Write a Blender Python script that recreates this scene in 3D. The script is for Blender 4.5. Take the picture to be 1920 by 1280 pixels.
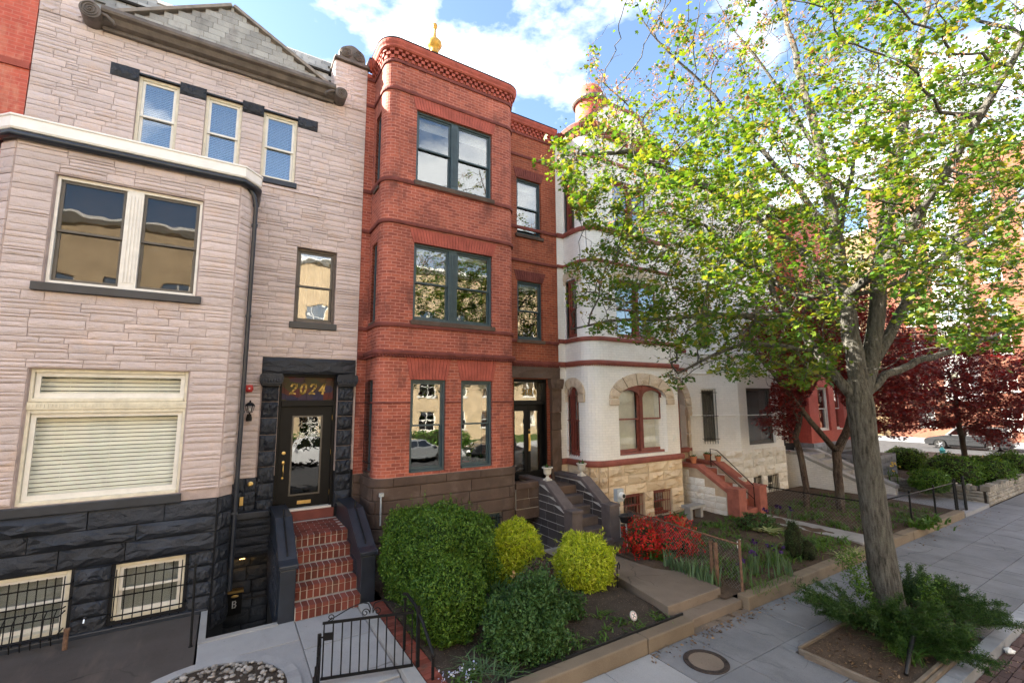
import bpy, math, random
import numpy as np
from mathutils import Vector, Matrix, noise as mnoise

for _o in list(bpy.data.objects): bpy.data.objects.remove(_o)
SC = bpy.context.scene
COL = SC.collection
R = math.radians
rng = random.Random(11)
nrg = np.random.default_rng(11)

# ------------------------------------------------------------------ camera
CAMZ = 3.6
cd = bpy.data.cameras.new('camera'); cam = bpy.data.objects.new('camera', cd); COL.objects.link(cam)
cd.sensor_width = 36.0; cd.lens = 16.0; cd.clip_start = .05; cd.clip_end = 900
YAW, PITCH, ROLL = R(31.908), R(7.369), R(-.346)
_f = Vector((math.sin(YAW)*math.cos(PITCH), math.cos(YAW)*math.cos(PITCH), math.sin(PITCH)))
_r = Vector((math.cos(YAW), -math.sin(YAW), 0)); _u = _r.cross(_f)
_r2 = _r*math.cos(ROLL)+_u*math.sin(ROLL); _u2 = -_r*math.sin(ROLL)+_u*math.cos(ROLL)
cam.matrix_world = Matrix(((_r2.x,_u2.x,-_f.x,0),(_r2.y,_u2.y,-_f.y,0),(_r2.z,_u2.z,-_f.z,CAMZ),(0,0,0,1)))
SC.camera = cam
SC.render.resolution_x, SC.render.resolution_y = 1024, 682
FPX = 16/36*1920
def ray(px, py):
    return (_r2*((px-960)/FPX) - _u2*((py-640)/FPX) + _f)
def at_y(px, py, y):            # point seen at a photo pixel on the plane Y = y
    d = ray(px, py); t = y/d.y; return Vector((0,0,CAMZ))+d*t
def at_x(px, py, x):
    d = ray(px, py); t = x/d.x; return Vector((0,0,CAMZ))+d*t
def on_ground(px, py, z=0.0):
    d = ray(px, py); t = (z-CAMZ)/d.z; return Vector((0,0,CAMZ))+d*t
_RM = np.array([_r2,_u2,_f])
def to_px(P):                   # (n,3) world points -> photo pixels
    q = (np.asarray(P)-np.array([0,0,CAMZ]))@_RM.T
    w = np.maximum(q[:,2],1e-3)
    return np.stack([960+FPX*q[:,0]/w, 640-FPX*q[:,1]/w, q[:,2]],1)

# ------------------------------------------------------------------ sky, sun, exposure
SUN_EL, SUN_A = R(32.5), R(33)    # elevation; angle behind the row of fronts, sun stands to the left
sun_dir = Vector((-math.cos(SUN_EL)*math.cos(SUN_A), math.cos(SUN_EL)*math.sin(SUN_A), math.sin(SUN_EL)))
W = bpy.data.worlds.new('World'); SC.world = W; W.use_nodes = True
nt = W.node_tree; nt.nodes.clear()
def wn(t, **k):
    n = nt.nodes.new(t)
    for a, b in k.items(): setattr(n, a, b)
    return n
sky = wn('ShaderNodeTexSky', sky_type='NISHITA'); sky.sun_disc = False
sky.sun_elevation = SUN_EL; sky.sun_rotation = math.atan2(sun_dir.x, sun_dir.y)
sky.air_density = 1.0; sky.dust_density = .6; sky.ozone_density = 1.6
bg = wn('ShaderNodeBackground'); bg.inputs[1].default_value = .053
wo = wn('ShaderNodeOutputWorld')
tc = wn('ShaderNodeTexCoord'); mp = wn('ShaderNodeMapping'); mp.inputs['Scale'].default_value = (1.0,1.0,2.1); mp.inputs['Location'].default_value = (-7.606,-5.155,-3.544)
n1 = wn('ShaderNodeTexNoise'); n1.inputs['Scale'].default_value = 2.3; n1.inputs['Detail'].default_value = 9; n1.inputs['Roughness'].default_value = .56
cr = wn('ShaderNodeValToRGB'); cr.color_ramp.elements[0].position = .485; cr.color_ramp.elements[1].position = .62
n2 = wn('ShaderNodeTexNoise'); n2.inputs['Scale'].default_value = 5; n2.inputs['Detail'].default_value = 6
cc = wn('ShaderNodeValToRGB'); cc.color_ramp.elements[0].color = (6.2,6.5,7.0,1); cc.color_ramp.elements[1].color = (9.0,9.0,8.9,1); cc.color_ramp.elements[0].position=.35; cc.color_ramp.elements[1].position=.6
mx = wn('ShaderNodeMix', data_type='RGBA')
L = nt.links.new
L(tc.outputs['Generated'], mp.inputs[0]); L(mp.outputs[0], n1.inputs[0]); L(mp.outputs[0], n2.inputs[0])
L(n1.outputs[0], cr.inputs[0]); L(n2.outputs[0], cc.inputs[0]); L(cr.outputs[0], mx.inputs['Factor'])
L(sky.outputs[0], mx.inputs['A']); L(cc.outputs[0], mx.inputs['B']); L(mx.outputs['Result'], bg.inputs[0]); L(bg.outputs[0], wo.inputs[0])
sd = bpy.data.lights.new('sun','SUN'); sd.energy = 5.0; sd.angle = R(.55); sd.color = (1,.92,.80)
so = bpy.data.objects.new('sun', sd); COL.objects.link(so); so.rotation_euler = sun_dir.to_track_quat('Z','Y').to_euler(); so.location = (-30,30,40)
SC.view_settings.view_transform = 'Standard'; SC.view_settings.look = 'None'; SC.view_settings.gamma = 1
SC.view_settings.exposure = 3.05
SC.cycles.max_bounces = 8; SC.cycles.transparent_max_bounces = 12; SC.cycles.diffuse_bounces = 4; SC.cycles.glossy_bounces = 3
SC.cycles.sample_clamp_indirect = 6; SC.cycles.caustics_reflective = False; SC.cycles.caustics_refractive = False

# ------------------------------------------------------------------ materials
MAT = {}
class NT:
    def __init__(s, name):
        s.m = bpy.data.materials.new(name); s.m.use_nodes = True; s.t = s.m.node_tree
        s.b = s.t.nodes['Principled BSDF']; s.o = s.t.nodes['Material Output']
        MAT[name] = s.m
    def n(s, t, **k):
        x = s.t.nodes.new(t)
        for a, b in k.items():
            if a in x.inputs.keys(): x.inputs[a].default_value = b
            else: setattr(x, a, b)
        return x
    def l(s, a, b): s.t.links.new(a, b)
    def pos(s, scale=(1,1,1)):
        g = s.n('ShaderNodeNewGeometry'); m = s.n('ShaderNodeMapping'); m.inputs['Scale'].default_value = scale
        s.l(g.outputs['Position'], m.inputs[0]); return m.outputs[0]
    def noise(s, vec, scale, detail=5, rough=.55):
        x = s.n('ShaderNodeTexNoise'); x.inputs['Scale'].default_value = scale; x.inputs['Detail'].default_value = detail; x.inputs['Roughness'].default_value = rough
        s.l(vec, x.inputs[0]); return x.outputs[0]
    def ramp(s, fac, stops):
        x = s.n('ShaderNodeValToRGB'); e = x.color_ramp.elements
        while len(e) < len(stops): e.new(.5)
        for i, (p, c) in enumerate(stops):
            e[i].position = p; e[i].color = (*c, 1) if len(c) == 3 else c
        s.l(fac, x.inputs[0]); return x.outputs[0]
    def mix(s, fac, a, b, mode='MIX'):
        x = s.n('ShaderNodeMix', data_type='RGBA', blend_type=mode)
        for inp, v in (('Factor',fac),('A',a),('B',b)):
            if hasattr(v, 'is_linked'): s.l(v, x.inputs[inp])
            elif isinstance(v,(int,float)): x.inputs[inp].default_value = v
            else: x.inputs[inp].default_value = (*v,1)
        return x.outputs['Result']
    def math(s, op, a, b=0.0):
        x = s.n('ShaderNodeMath', operation=op)
        for i, v in ((0,a),(1,b)):
            if hasattr(v,'is_linked'): s.l(v, x.inputs[i])
            else: x.inputs[i].default_value = v
        return x.outputs[0]
    def bump(s, h, strength, dist=.02):
        x = s.n('ShaderNodeBump'); x.inputs['Strength'].default_value = strength; x.inputs['Distance'].default_value = dist
        s.l(h, x.inputs['Height']); s.l(x.outputs[0], s.b.inputs['Normal']); return x
    def rand(s):
        g = s.n('ShaderNodeNewGeometry'); o = s.n('ShaderNodeObjectInfo')
        a = s.math('ADD', g.outputs['Random Per Island'], o.outputs['Random']); return s.math('FRACT', a)
    def fin(s, col, rough=.8, spec=.3, metal=0.0):
        if hasattr(col,'is_linked'): s.l(col, s.b.inputs['Base Color'])
        else: s.b.inputs['Base Color'].default_value = (*col,1)
        s.b.inputs['Roughness'].default_value = rough; s.b.inputs['Specular IOR Level'].default_value = spec; s.b.inputs['Metallic'].default_value = metal
        return s.m
def sc3(c, k): return tuple(min(1,x*k) for x in c)
def plain(name, col, rough=.6, spec=.4, metal=0.0, var=.12, scale=6, bump=0.0, bscale=60, stretch=(1,1,1)):
    t = NT(name); v = t.pos(stretch); a = t.noise(v, scale)
    c = t.ramp(a, [(.3, sc3(col,1-var)), (.7, sc3(col,1+var))])
    if bump: t.bump(t.noise(v, bscale, 4), bump)
    return t.fin(c, rough, spec, metal)
def stone(name, c1, c2, c3=None, rough=.85, big=1.2, bump=.5, bscale=18, stretch=(1,1,1), rv=.22, stain=None, stainamt=.5, spec=.25):
    """stone / painted stone: two tones, per-piece tint, fine relief, optional stains with a shape of their own"""
    t = NT(name); v = t.pos(); vs = t.pos(stretch)
    c = t.ramp(t.noise(v, big, 6), [(.32, c1), (.68, c2)])
    if c3: c = t.mix(t.ramp(t.noise(v, big*2.7, 4), [(.55,(0,0,0)),(.72,(.8,.8,.8))]), c, c3)
    r = t.rand()
    c = t.mix(1.0, c, t.ramp(r, [(0,(1-rv,)*3),(1,(1+rv*.4,)*3)]), 'MULTIPLY')
    if stain:
        c = t.mix(t.ramp(t.noise(t.pos((2.2,2.2,.5)), 1.7, 7, .65), [(.56,(0,0,0)),(.74,(stainamt,)*3)]), c, stain)
    h1 = t.noise(vs, bscale, 6, .6); h2 = t.noise(v, 90, 3)
    h = t.math('ADD', h1, t.math('MULTIPLY', h2, .25)); t.bump(h, bump, .03)
    return t.fin(c, rough, spec)
def brick(name, c1, c2, mortar, bw=.205, bh=.072, ms=.008, bump=.6, stain=None, stainamt=.5, rough=.8, peel=None, spec=.3, offset=.5):
    t = NT(name); uv = t.n('ShaderNodeUVMap').outputs[0]; v = t.pos()
    b = t.n('ShaderNodeTexBrick'); b.offset = offset; b.inputs['Scale'].default_value = 1; b.inputs['Mortar Size'].default_value = ms; b.inputs['Mortar Smooth'].default_value = .25
    b.inputs['Brick Width'].default_value = bw; b.inputs['Row Height'].default_value = bh; b.inputs['Bias'].default_value = -.1
    b.inputs['Color1'].default_value = (*c1,1); b.inputs['Color2'].default_value = (*c2,1); b.inputs['Mortar'].default_value = (*mortar,1)
    # courses wander a little, as laid bricks do
    wob = t.n('ShaderNodeVectorMath', operation='MULTIPLY_ADD'); nz = t.n('ShaderNodeTexNoise'); nz.inputs['Scale'].default_value = 1.3
    t.l(v, nz.inputs[0]); t.l(nz.outputs['Color'], wob.inputs[0]); wob.inputs[1].default_value = (.02,.014,0); t.l(uv, wob.inputs[2]); t.l(wob.outputs[0], b.inputs[0])
    c = b.outputs[0]
    k_=.07 if c1[0]>.6 else .22
    c = t.mix(1.0, c, t.ramp(t.noise(v, 1.1, 6), [(.3,(1-k_,)*3),(.7,(1+k_*.5,)*3)]), 'MULTIPLY')
    c = t.mix(1.0, c, t.ramp(t.noise(v, 14, 3), [(.3,(1-k_*.6,)*3),(.7,(1+k_*.4,)*3)]), 'MULTIPLY')
    if stain: c = t.mix(t.ramp(t.noise(t.pos((1.6,1.6,.7)), 1.6, 7, .65), [(.52,(0,0,0)),(.75,(stainamt,)*3)]), c, stain)
    if peel: c = t.mix(t.ramp(t.noise(t.pos((1,1,.6)), 5, 8, .75), [(.755,(0,0,0)),(.77,(1,1,1))]), c, peel)
    h = t.math('ADD', t.math('MULTIPLY', b.outputs['Fac'], -1.0), t.math('MULTIPLY', t.noise(v, 45, 4), .35))
    t.bump(h, bump, .012)
    return t.fin(c, rough, spec)
def leafmat(name, cols, trans=.4, rough=.5, spec=.3, tcol=None):
    t = NT(name); r = t.rand()
    c = t.ramp(r, [(i/max(1,len(cols)-1), c) for i, c in enumerate(cols)])
    t.fin(c, rough, spec)
    tr = t.n('ShaderNodeBsdfTranslucent'); ms = t.n('ShaderNodeMixShader'); ms.inputs[0].default_value = trans
    cb = t.mix(1.0, c, tcol or (1.5,1.35,.6), 'MULTIPLY'); t.l(cb, tr.inputs[0])
    t.l(t.b.outputs[0], ms.inputs[1]); t.l(tr.outputs[0], ms.inputs[2]); t.l(ms.outputs[0], t.o.inputs[0])
    return t.m
def glass(name, tint=(.8,.82,.82), refl=.16, wave=.02, wscale=2.5, rough=.0):
    t = NT(name); t.t.nodes.remove(t.b)
    tr = t.n('ShaderNodeBsdfTransparent'); tr.inputs[0].default_value = (*tint,1)
    gl = t.n('ShaderNodeBsdfGlossy'); gl.inputs['Roughness'].default_value = rough; gl.inputs[0].default_value = (.95,.96,.96,1)
    lw = t.n('ShaderNodeLayerWeight'); lw.inputs[0].default_value = .5
    f = t.math('ADD', t.math('MULTIPLY', t.math('POWER', lw.outputs['Facing'], 3.5), .75), refl)
    ms = t.n('ShaderNodeMixShader'); t.l(f, ms.inputs[0]); t.l(tr.outputs[0], ms.inputs[1]); t.l(gl.outputs[0], ms.inputs[2]); t.l(ms.outputs[0], t.o.inputs[0])
    b = t.n('ShaderNodeBump'); b.inputs['Strength'].default_value = 1; b.inputs['Distance'].default_value = wave
    t.l(t.noise(t.pos(), wscale, 2), b.inputs['Height']); t.l(b.outputs[0], gl.inputs['Normal'])
    return t.m

stone('pink_stone', (.535,.455,.44), (.635,.535,.51), (.61,.475,.41), bump=.75, bscale=10, stretch=(1,1,1.6), rv=.14, stain=(.40,.36,.365), stainamt=.5)
plain('pink_mortar', (.40,.325,.305), .9, .2, var=.2, bump=.3)
stone('dark_stone', (.012,.015,.022), (.023,.029,.042), rough=.5, bump=.9, bscale=8, rv=.3, stain=(.055,.058,.064), stainamt=.4, spec=.4)
plain('dark_paint', (.016,.021,.031), .38, .5, var=.25, bump=.08, bscale=30)
plain('dark_mortar', (.012,.013,.016), .8, .3)
plain('black_iron', (.006,.0062,.007), .5, .2, var=.25, bump=.08, bscale=90)
plain('black_paint', (.006,.006,.0065), .45, .16, var=.2)
brick('red_brick', (.41,.112,.068), (.25,.062,.043), (.50,.215,.165), stain=(.13,.045,.036), stainamt=.95, bump=.8)
brick('orange_brick', (.35,.092,.045), (.24,.055,.030), (.36,.16,.10), stain=(.11,.034,.024), stainamt=.8, bump=.7)
plain('red_trim', (.33,.078,.055), .75, .3, var=.22, scale=4, bump=.3, bscale=30)
plain('dark_red_trim', (.155,.042,.034), .8, .3, var=.28, scale=4, bump=.35, bscale=30)
stone('brownstone', (.080,.053,.042), (.125,.085,.066), (.15,.11,.09), bump=.5, bscale=14, rv=.22, stain=(.045,.032,.028), stainamt=.6)
stone('slate_cheek', (.050,.043,.043), (.082,.070,.068), bump=.4, bscale=20, rv=.3, stain=(.14,.12,.11), stainamt=.3, rough=.7)
plain('cheek_cap', (.105,.085,.082), .75, .3, var=.18, bump=.3, bscale=50)
plain('white_mortar', (.46,.44,.41), .9, .2, var=.1, bump=.3)
plain('brown_mortar', (.24,.20,.165), .9, .2, var=.2)
brick('white_brick', (.82,.80,.77), (.78,.765,.74), (.70,.69,.67), bump=.5, stain=(.66,.61,.56), stainamt=.45, peel=(.52,.34,.27), rough=.5, ms=.006)
brick('white_brick_stair', (.70,.69,.67), (.64,.63,.62), (.56,.55,.54), bump=.5, stain=(.5,.46,.42), stainamt=.5, rough=.7)
stone('cream_stone', (.60,.46,.31), (.72,.60,.44), (.50,.34,.20), bump=.8, bscale=7, rv=.16, stain=(.40,.30,.20), stainamt=.45)
plain('cream_mortar', (.45,.35,.25), .9, .2)
stone('arch_stone', (.58,.47,.36), (.68,.58,.46), (.48,.37,.27), bump=1.0, bscale=22, rv=.12)
stone('white_stone', (.70,.67,.61), (.80,.77,.72), (.58,.50,.40), bump=.8, bscale=7, rv=.12, stain=(.5,.42,.32), stainamt=.45)
plain('white_mortar2', (.55,.51,.45), .9, .2)
plain('oxblood', (.235,.068,.050), .6, .35, var=.2, scale=5, bump=.2, bscale=40)
plain('oxblood_wood', (.20,.052,.038), .45, .45, var=.2, scale=8)
plain('terracotta_cap', (.30,.098,.070), .7, .3, var=.22, scale=5, bump=.3, bscale=40)
brick('faded_red_brick', (.50,.115,.075), (.42,.085,.06), (.48,.16,.12), stain=(.60,.30,.20), stainamt=.8, bump=.4)
brick('red_painted', (.50,.10,.075), (.45,.085,.065), (.42,.09,.07), bump=.35, rough=.6)
brick('far_brick', (.17,.058,.032), (.14,.047,.026), (.18,.10,.07), bw=.22, bh=.08, bump=.2)
brick('far_tan', (.19,.13,.065), (.16,.105,.052), (.18,.14,.09), bw=.22, bh=.08, bump=.2)
brick('tan_brick', (.58,.43,.26), (.50,.37,.22), (.55,.46,.34), bw=.22, bh=.08, bump=.2)
plain('white_frame', (.72,.70,.65), .45, .4, var=.08, scale=8)
plain('cream_frame', (.66,.62,.50), .5, .4, var=.12, scale=10)
plain('white_cap', (.80,.79,.76), .4, .4, var=.06, scale=5)
plain('bronze_sash', (.085,.075,.062), .4, .45, var=.15)
plain('teal_frame', (.040,.066,.078), .42, .45, var=.18)
plain('oldbronze_trim', (.115,.095,.080), .6, .4, var=.3, scale=5, bump=.3, bscale=25)
stone('slate', (.30,.30,.285), (.40,.40,.38), (.22,.21,.20), bump=.3, bscale=20, rv=.28, stain=(.10,.095,.09), stainamt=.55, rough=.6)
plain('flashing', (.22,.19,.16), .6, .4, var=.25)
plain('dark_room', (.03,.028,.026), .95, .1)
plain('blind', (.80,.79,.71), .6, .3, var=.05, scale=3)
plain('sky_tint_blind', (.62,.66,.70), .6, .3, var=.05)  # bluish tone puts the sky's reflection into the white blind's colour
plain('screen_blind', (.26,.215,.155), .9, .1, var=.15, scale=2)
plain('curtain', (.62,.60,.55), .9, .1, var=.08)
plain('dark_curtain', (.14,.10,.07), .9, .1, var=.2)
glass('pane_glass', refl=.13, wave=.0011); glass('old_glass', refl=.16, wave=.004, wscale=1.6); glass('mirror_glass', tint=(.45,.46,.46), refl=.42, wave=.0012, wscale=3); glass('hammered_glass', tint=(.3,.31,.31), refl=.13, wave=.0009, wscale=7); glass('dull_glass', tint=(.4,.4,.4), refl=.04, wave=.004, wscale=3, rough=.3)
glass('screen_glass', tint=(.55,.52,.48), refl=.055, wave=.003, wscale=1.5); glass('blue_glass', refl=.26, wave=.0005); glass('blind_glass', tint=(.95,.96,.95), refl=.012, wave=.0005)
plain('concrete', (.30,.295,.285), .85, .25, var=.16, scale=2.2, bump=.25, bscale=70)
def slab(name, c1, c2, stainc, stainamt=.5):
    t = NT(name); v = t.pos()
    c = t.ramp(t.noise(v, 1.4, 8, .6), [(.3,c1),(.7,c2)])
    c = t.mix(1.0, c, t.ramp(t.rand(), [(0,(.84,.84,.85)),(1,(1.06,1.06,1.05))]), 'MULTIPLY')
    c = t.mix(t.ramp(t.noise(t.pos((1.0,.22,1)), 2.2, 8, .62), [(.53,(0,0,0)),(.72,(stainamt,)*3)]), c, stainc)
    c = t.mix(t.ramp(t.noise(v, 160, 2), [(.42,(0,0,0)),(.7,(.5,)*3)]), c, sc3(c2,1.25))
    c = t.mix(t.ramp(t.noise(v, 22, 2), [(.70,(0,0,0)),(.73,(.55,)*3)]), c, sc3(c1,.45))
    vo = t.n('ShaderNodeTexVoronoi', feature='DISTANCE_TO_EDGE'); vo.inputs['Scale'].default_value = .55; wv = t.n('ShaderNodeVectorMath', operation='MULTIPLY_ADD'); nz = t.n('ShaderNodeTexNoise'); nz.inputs['Scale'].default_value = 3; t.l(v, nz.inputs[0]); t.l(nz.outputs['Color'], wv.inputs[0]); wv.inputs[1].default_value = (.35,.35,0); t.l(v, wv.inputs[2]); t.l(wv.outputs[0], vo.inputs[0])
    ck = t.ramp(vo.outputs['Distance'], [(.0,(.85,)*3),(.006,(0,0,0))]); mk = t.ramp(t.noise(v, .5, 2), [(.5,(0,0,0)),(.56,(1,1,1))])
    c = t.mix(t.mix(1.0, ck, mk, 'MULTIPLY'), c, sc3(c1,.3))
    t.bump(t.math('ADD', t.noise(v, 120, 3), t.noise(v, 9, 5)), .22, .01)
    return t.fin(c, .85, .25)
slab('sidewalk_slab', (.118,.122,.130), (.205,.210,.220), (.058,.061,.069), .8)
slab('walk_slab', (.24,.242,.245), (.32,.322,.325), (.15,.15,.155), .45)
slab('brown_concrete', (.135,.106,.082), (.20,.16,.125), (.08,.063,.048), .55)
slab('coping_concrete', (.135,.105,.075), (.21,.165,.115), (.075,.057,.04), .6)
slab('dark_patio', (.055,.047,.042), (.085,.074,.067), (.15,.115,.09), .6)
stone('granite_kerb', (.20,.215,.235), (.33,.345,.365), (.42,.43,.44), bump=.35, bscale=30, rv=.2, stain=(.10,.105,.115), stainamt=.5)
def soilmat(name, c1, c2, chips):
    t = NT(name); v = t.pos()
    c = t.ramp(t.noise(v, 3, 8, .65), [(.3,c1),(.7,c2)])
    c = t.mix(t.ramp(t.noise(v, 55, 3, .5), [(.62,(0,0,0)),(.68,(1,1,1))]), c, chips)
    t.bump(t.math('ADD', t.noise(v, 40, 5, .7), t.noise(v, 5, 5)), .8, .03)
    return t.fin(c, .95, .1)
soilmat('soil', (.042,.033,.026), (.080,.063,.050), (.17,.14,.11))
soilmat('mulch', (.060,.043,.031), (.125,.088,.063), (.22,.16,.11))
soilmat('asphalt', (.040,.040,.042), (.060,.060,.062), (.09,.09,.09))
soilmat('lawn', (.030,.055,.012), (.055,.095,.022), (.07,.12,.03))
plain('timber', (.16,.13,.10), .85, .2, var=.3, scale=4, bump=.4, bscale=30, stretch=(1,1,5))
stone('stoop_brick', (.17,.045,.032), (.235,.066,.045), (.12,.06,.045), bump=.35, bscale=40, rv=.4)
stone('gutter_brick', (.085,.055,.052), (.13,.075,.066), bump=.4, bscale=40, rv=.4)
plain('stoop_mortar', (.50,.45,.39), .9, .2, var=.15)
plain('landing_brick', (.20,.060,.045), .7, .3, var=.2, bump=.2)
plain('brass', (.62,.43,.16), .32, .5, 1.0, var=.1); plain('gold_paint', (.46,.25,.035), .38, .5, .35, var=.15)
plain('gold_letter', (.50,.33,.075), .5, .4, .1); plain('chrome', (.7,.7,.7), .2, .5, 1.0)
plain('red_plastic', (.45,.02,.018), .4, .5); plain('white_plastic', (.72,.72,.70), .5, .4); plain('grey_metal', (.38,.42,.45), .45, .5, .3)
plain('rust_pipe', (.15,.085,.055), .8, .3, var=.45, scale=14, bump=.5, bscale=60); plain('dark_iron', (.045,.034,.030), .7, .4, .3, var=.35, scale=20, bump=.4, bscale=70); plain('galv', (.30,.30,.29), .5, .4, .5, var=.2)
plain('terracotta', (.42,.155,.075), .8, .2, var=.2, bump=.2); plain('cast_stone', (.52,.49,.43), .85, .2, var=.15, bump=.3)
plain('black_plastic', (.012,.012,.013), .45, .4); plain('rock_grey', (.24,.24,.24), .85, .3, var=.35, scale=6, bump=.6, bscale=25)
stone('pebble', (.22,.20,.18), (.42,.40,.37), (.30,.22,.15), rough=.6, big=3, bump=.15, rv=.55)
def bark(name, c1, c2, vs=(9,9,1.6)):
    t = NT(name); v = t.pos(vs); p = t.pos()
    n = t.noise(v, 2.4, 8, .7)
    c = t.ramp(n, [(.34, sc3(c1,.30)), (.47, c1), (.66, c2)])
    c = t.mix(t.ramp(t.noise(p, 2.2, 5), [(.5,(0,0,0)),(.75,(.55,)*3)]), c, (.16,.155,.125))
    h = t.math('ADD', t.math('MULTIPLY', n, 1.5), t.noise(p, 45, 4)); t.bump(h, 1.0, .05)
    return t.fin(c, .92, .15)
bark('maple_bark', (.108,.102,.088), (.195,.187,.165)); bark('thin_bark', (.045,.037,.032), (.095,.080,.068)); bark('red_maple_bark', (.085,.062,.050), (.15,.115,.092), (6,6,2))
leafmat('maple_leaf', [(.032,.090,.015),(.052,.125,.017),(.080,.158,.018),(.125,.182,.020),(.19,.19,.034)], .48, tcol=(1.6,1.35,.5))
leafmat('maple_flower', [(.21,.095,.052),(.28,.15,.085),(.25,.18,.075)], .4, tcol=(1.2,1.0,.8))
leafmat('red_leaf', [(.046,.008,.011),(.085,.013,.013),(.145,.022,.015)], .38, tcol=(2.7,.9,.7))
leafmat('hedge_leaf', [(.026,.072,.010),(.052,.125,.014),(.092,.185,.020),(.145,.245,.032)], .25)
leafmat('gold_leaf', [(.18,.28,.018),(.36,.45,.020),(.52,.57,.024),(.60,.62,.10)], .3, tcol=(1.2,1.3,.5))
leafmat('azalea_leaf', [(.030,.075,.022),(.048,.11,.028),(.075,.15,.035)], .2)
leafmat('grey_heather', [(.085,.065,.055),(.14,.11,.10),(.20,.16,.17)], .1, tcol=(1,1,1))
leafmat('red_petal', [(.30,.008,.014),(.46,.016,.014),(.58,.045,.020)], .25, tcol=(1.2,.9,.8))
leafmat('juniper', [(.016,.042,.010),(.030,.070,.013),(.058,.115,.020)], .12)
leafmat('iris_blade', [(.060,.115,.055),(.095,.16,.080),(.12,.19,.075)], .2)
leafmat('grass_blade', [(.040,.095,.018),(.07,.15,.022),(.11,.19,.03)], .3)
leafmat('hosta_leaf', [(.09,.16,.03),(.30,.34,.14),(.42,.42,.22)], .25)
leafmat('purple_petal', [(.035,.012,.075),(.06,.02,.11)], .2, tcol=(1,1,1.3)); leafmat('yellow_petal', [(.6,.42,.04),(.65,.5,.12)], .3); leafmat('peach_petal', [(.65,.38,.14),(.65,.45,.22)], .3)
leafmat('white_petal', [(.6,.62,.7),(.35,.4,.65),(.7,.7,.7)], .3, tcol=(1,1,1))
leafmat('dead_leaf', [(.12,.065,.032),(.19,.11,.055),(.26,.17,.09),(.10,.06,.04)], .1, tcol=(1,1,1))
plain('olive_core', (.16,.18,.02), .95, .1, var=.4, scale=25)
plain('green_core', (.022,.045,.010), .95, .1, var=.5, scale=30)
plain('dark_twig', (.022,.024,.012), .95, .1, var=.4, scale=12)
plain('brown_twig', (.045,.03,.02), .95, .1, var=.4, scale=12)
# ------------------------------------------------------------------ geometry helpers
WL = {}
class MB:
    def __init__(s): s.v=[]; s.f=[]; s.uv=[]; s.hasuv=False
    def add(s, vs, fs, uvs=None):
        o=len(s.v); s.v.extend([tuple(p) for p in vs])
        for i,f in enumerate(fs):
            s.f.append(tuple(k+o for k in f)); s.uv.append(uvs[i] if uvs else None)
        if uvs: s.hasuv=True
        return s
    def hexa(s, c):   # 8 corners: bottom 4 ccw, top 4
        return s.add(c, [(3,2,1,0),(4,5,6,7),(0,1,5,4),(1,2,6,5),(2,3,7,6),(3,0,4,7)])
    def box(s, x0,x1,y0,y1,z0,z1):
        return s.hexa([(x0,y0,z0),(x1,y0,z0),(x1,y1,z0),(x0,y1,z0),(x0,y0,z1),(x1,y0,z1),(x1,y1,z1),(x0,y1,z1)])
    def fbox(s, F,u0,u1,d0,d1,z0,z1):
        return s.hexa([F(u0,d0,z0),F(u1,d0,z0),F(u1,d1,z0),F(u0,d1,z0),F(u0,d0,z1),F(u1,d0,z1),F(u1,d1,z1),F(u0,d1,z1)])
    def prism(s, poly, F, d0, d1):     # poly of (u,z) ccw seen from the front
        n=len(poly); vs=[F(u,d0,z) for u,z in poly]+[F(u,d1,z) for u,z in poly]
        fs=[tuple(range(n)),tuple(range(2*n-1,n-1,-1))]+[((i+1)%n,i,i+n,(i+1)%n+n) for i in range(n)]
        return s.add(vs,fs)
    def tube(s, path, r, n=8, caps=True):
        path=[Vector(p) for p in path]; m=len(path); rr=r if hasattr(r,'__len__') else [r]*m
        vs=[]; up=None
        for i,p in enumerate(path):
            t=(path[min(i+1,m-1)]-path[max(i-1,0)]);
            if t.length<1e-9: t=Vector((0,0,1))
            t.normalize()
            if up is None:
                up=Vector((0,0,1)) if abs(t.z)<.9 else Vector((1,0,0))
            a=t.cross(up)
            if a.length<1e-6: a=t.cross(Vector((0,1,.3)))
            a.normalize(); b=a.cross(t).normalized(); up=b
            for k in range(n):
                q=2*math.pi*k/n; vs.append(p+(a*math.cos(q)+b*math.sin(q))*rr[i])
        fs=[]
        for i in range(m-1):
            for k in range(n):
                k2=(k+1)%n; fs.append((i*n+k,i*n+k2,(i+1)*n+k2,(i+1)*n+k))
        if caps: fs.append(tuple(range(n-1,-1,-1))); fs.append(tuple(range((m-1)*n,m*n)))
        return s.add(vs,fs)
    def lathe(s, prof, c=(0,0,0), n=16, M=None):
        vs=[]; c=Vector(c)
        for r,z in prof:
            for k in range(n):
                q=2*math.pi*k/n; p=Vector((r*math.cos(q),r*math.sin(q),z))
                if M is not None: p=M@p
                vs.append(c+p)
        fs=[]; m=len(prof)
        for i in range(m-1):
            for k in range(n):
                k2=(k+1)%n; fs.append((i*n+k,i*n+k2,(i+1)*n+k2,(i+1)*n+k))
        fs.append(tuple(range(n-1,-1,-1))); fs.append(tuple(range((m-1)*n,m*n)))
        return s.add(vs,fs)
    def ball(s, c, r, n=10, m=6, sc=(1,1,1)):
        prof=[(max(1e-4,math.sin(math.pi*i/m)),-math.cos(math.pi*i/m)) for i in range(m+1)]
        M=Matrix.Diagonal((r*sc[0],r*sc[1],r*sc[2])); return s.lathe(prof,c,n,M)
def frame(o=(0,0), t=(1,0)):
    l=math.hypot(*t); tx,ty=t[0]/l,t[1]/l
    return lambda u,d,z: Vector((o[0]+tx*u-ty*d, o[1]+ty*u+tx*d, z))
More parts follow.
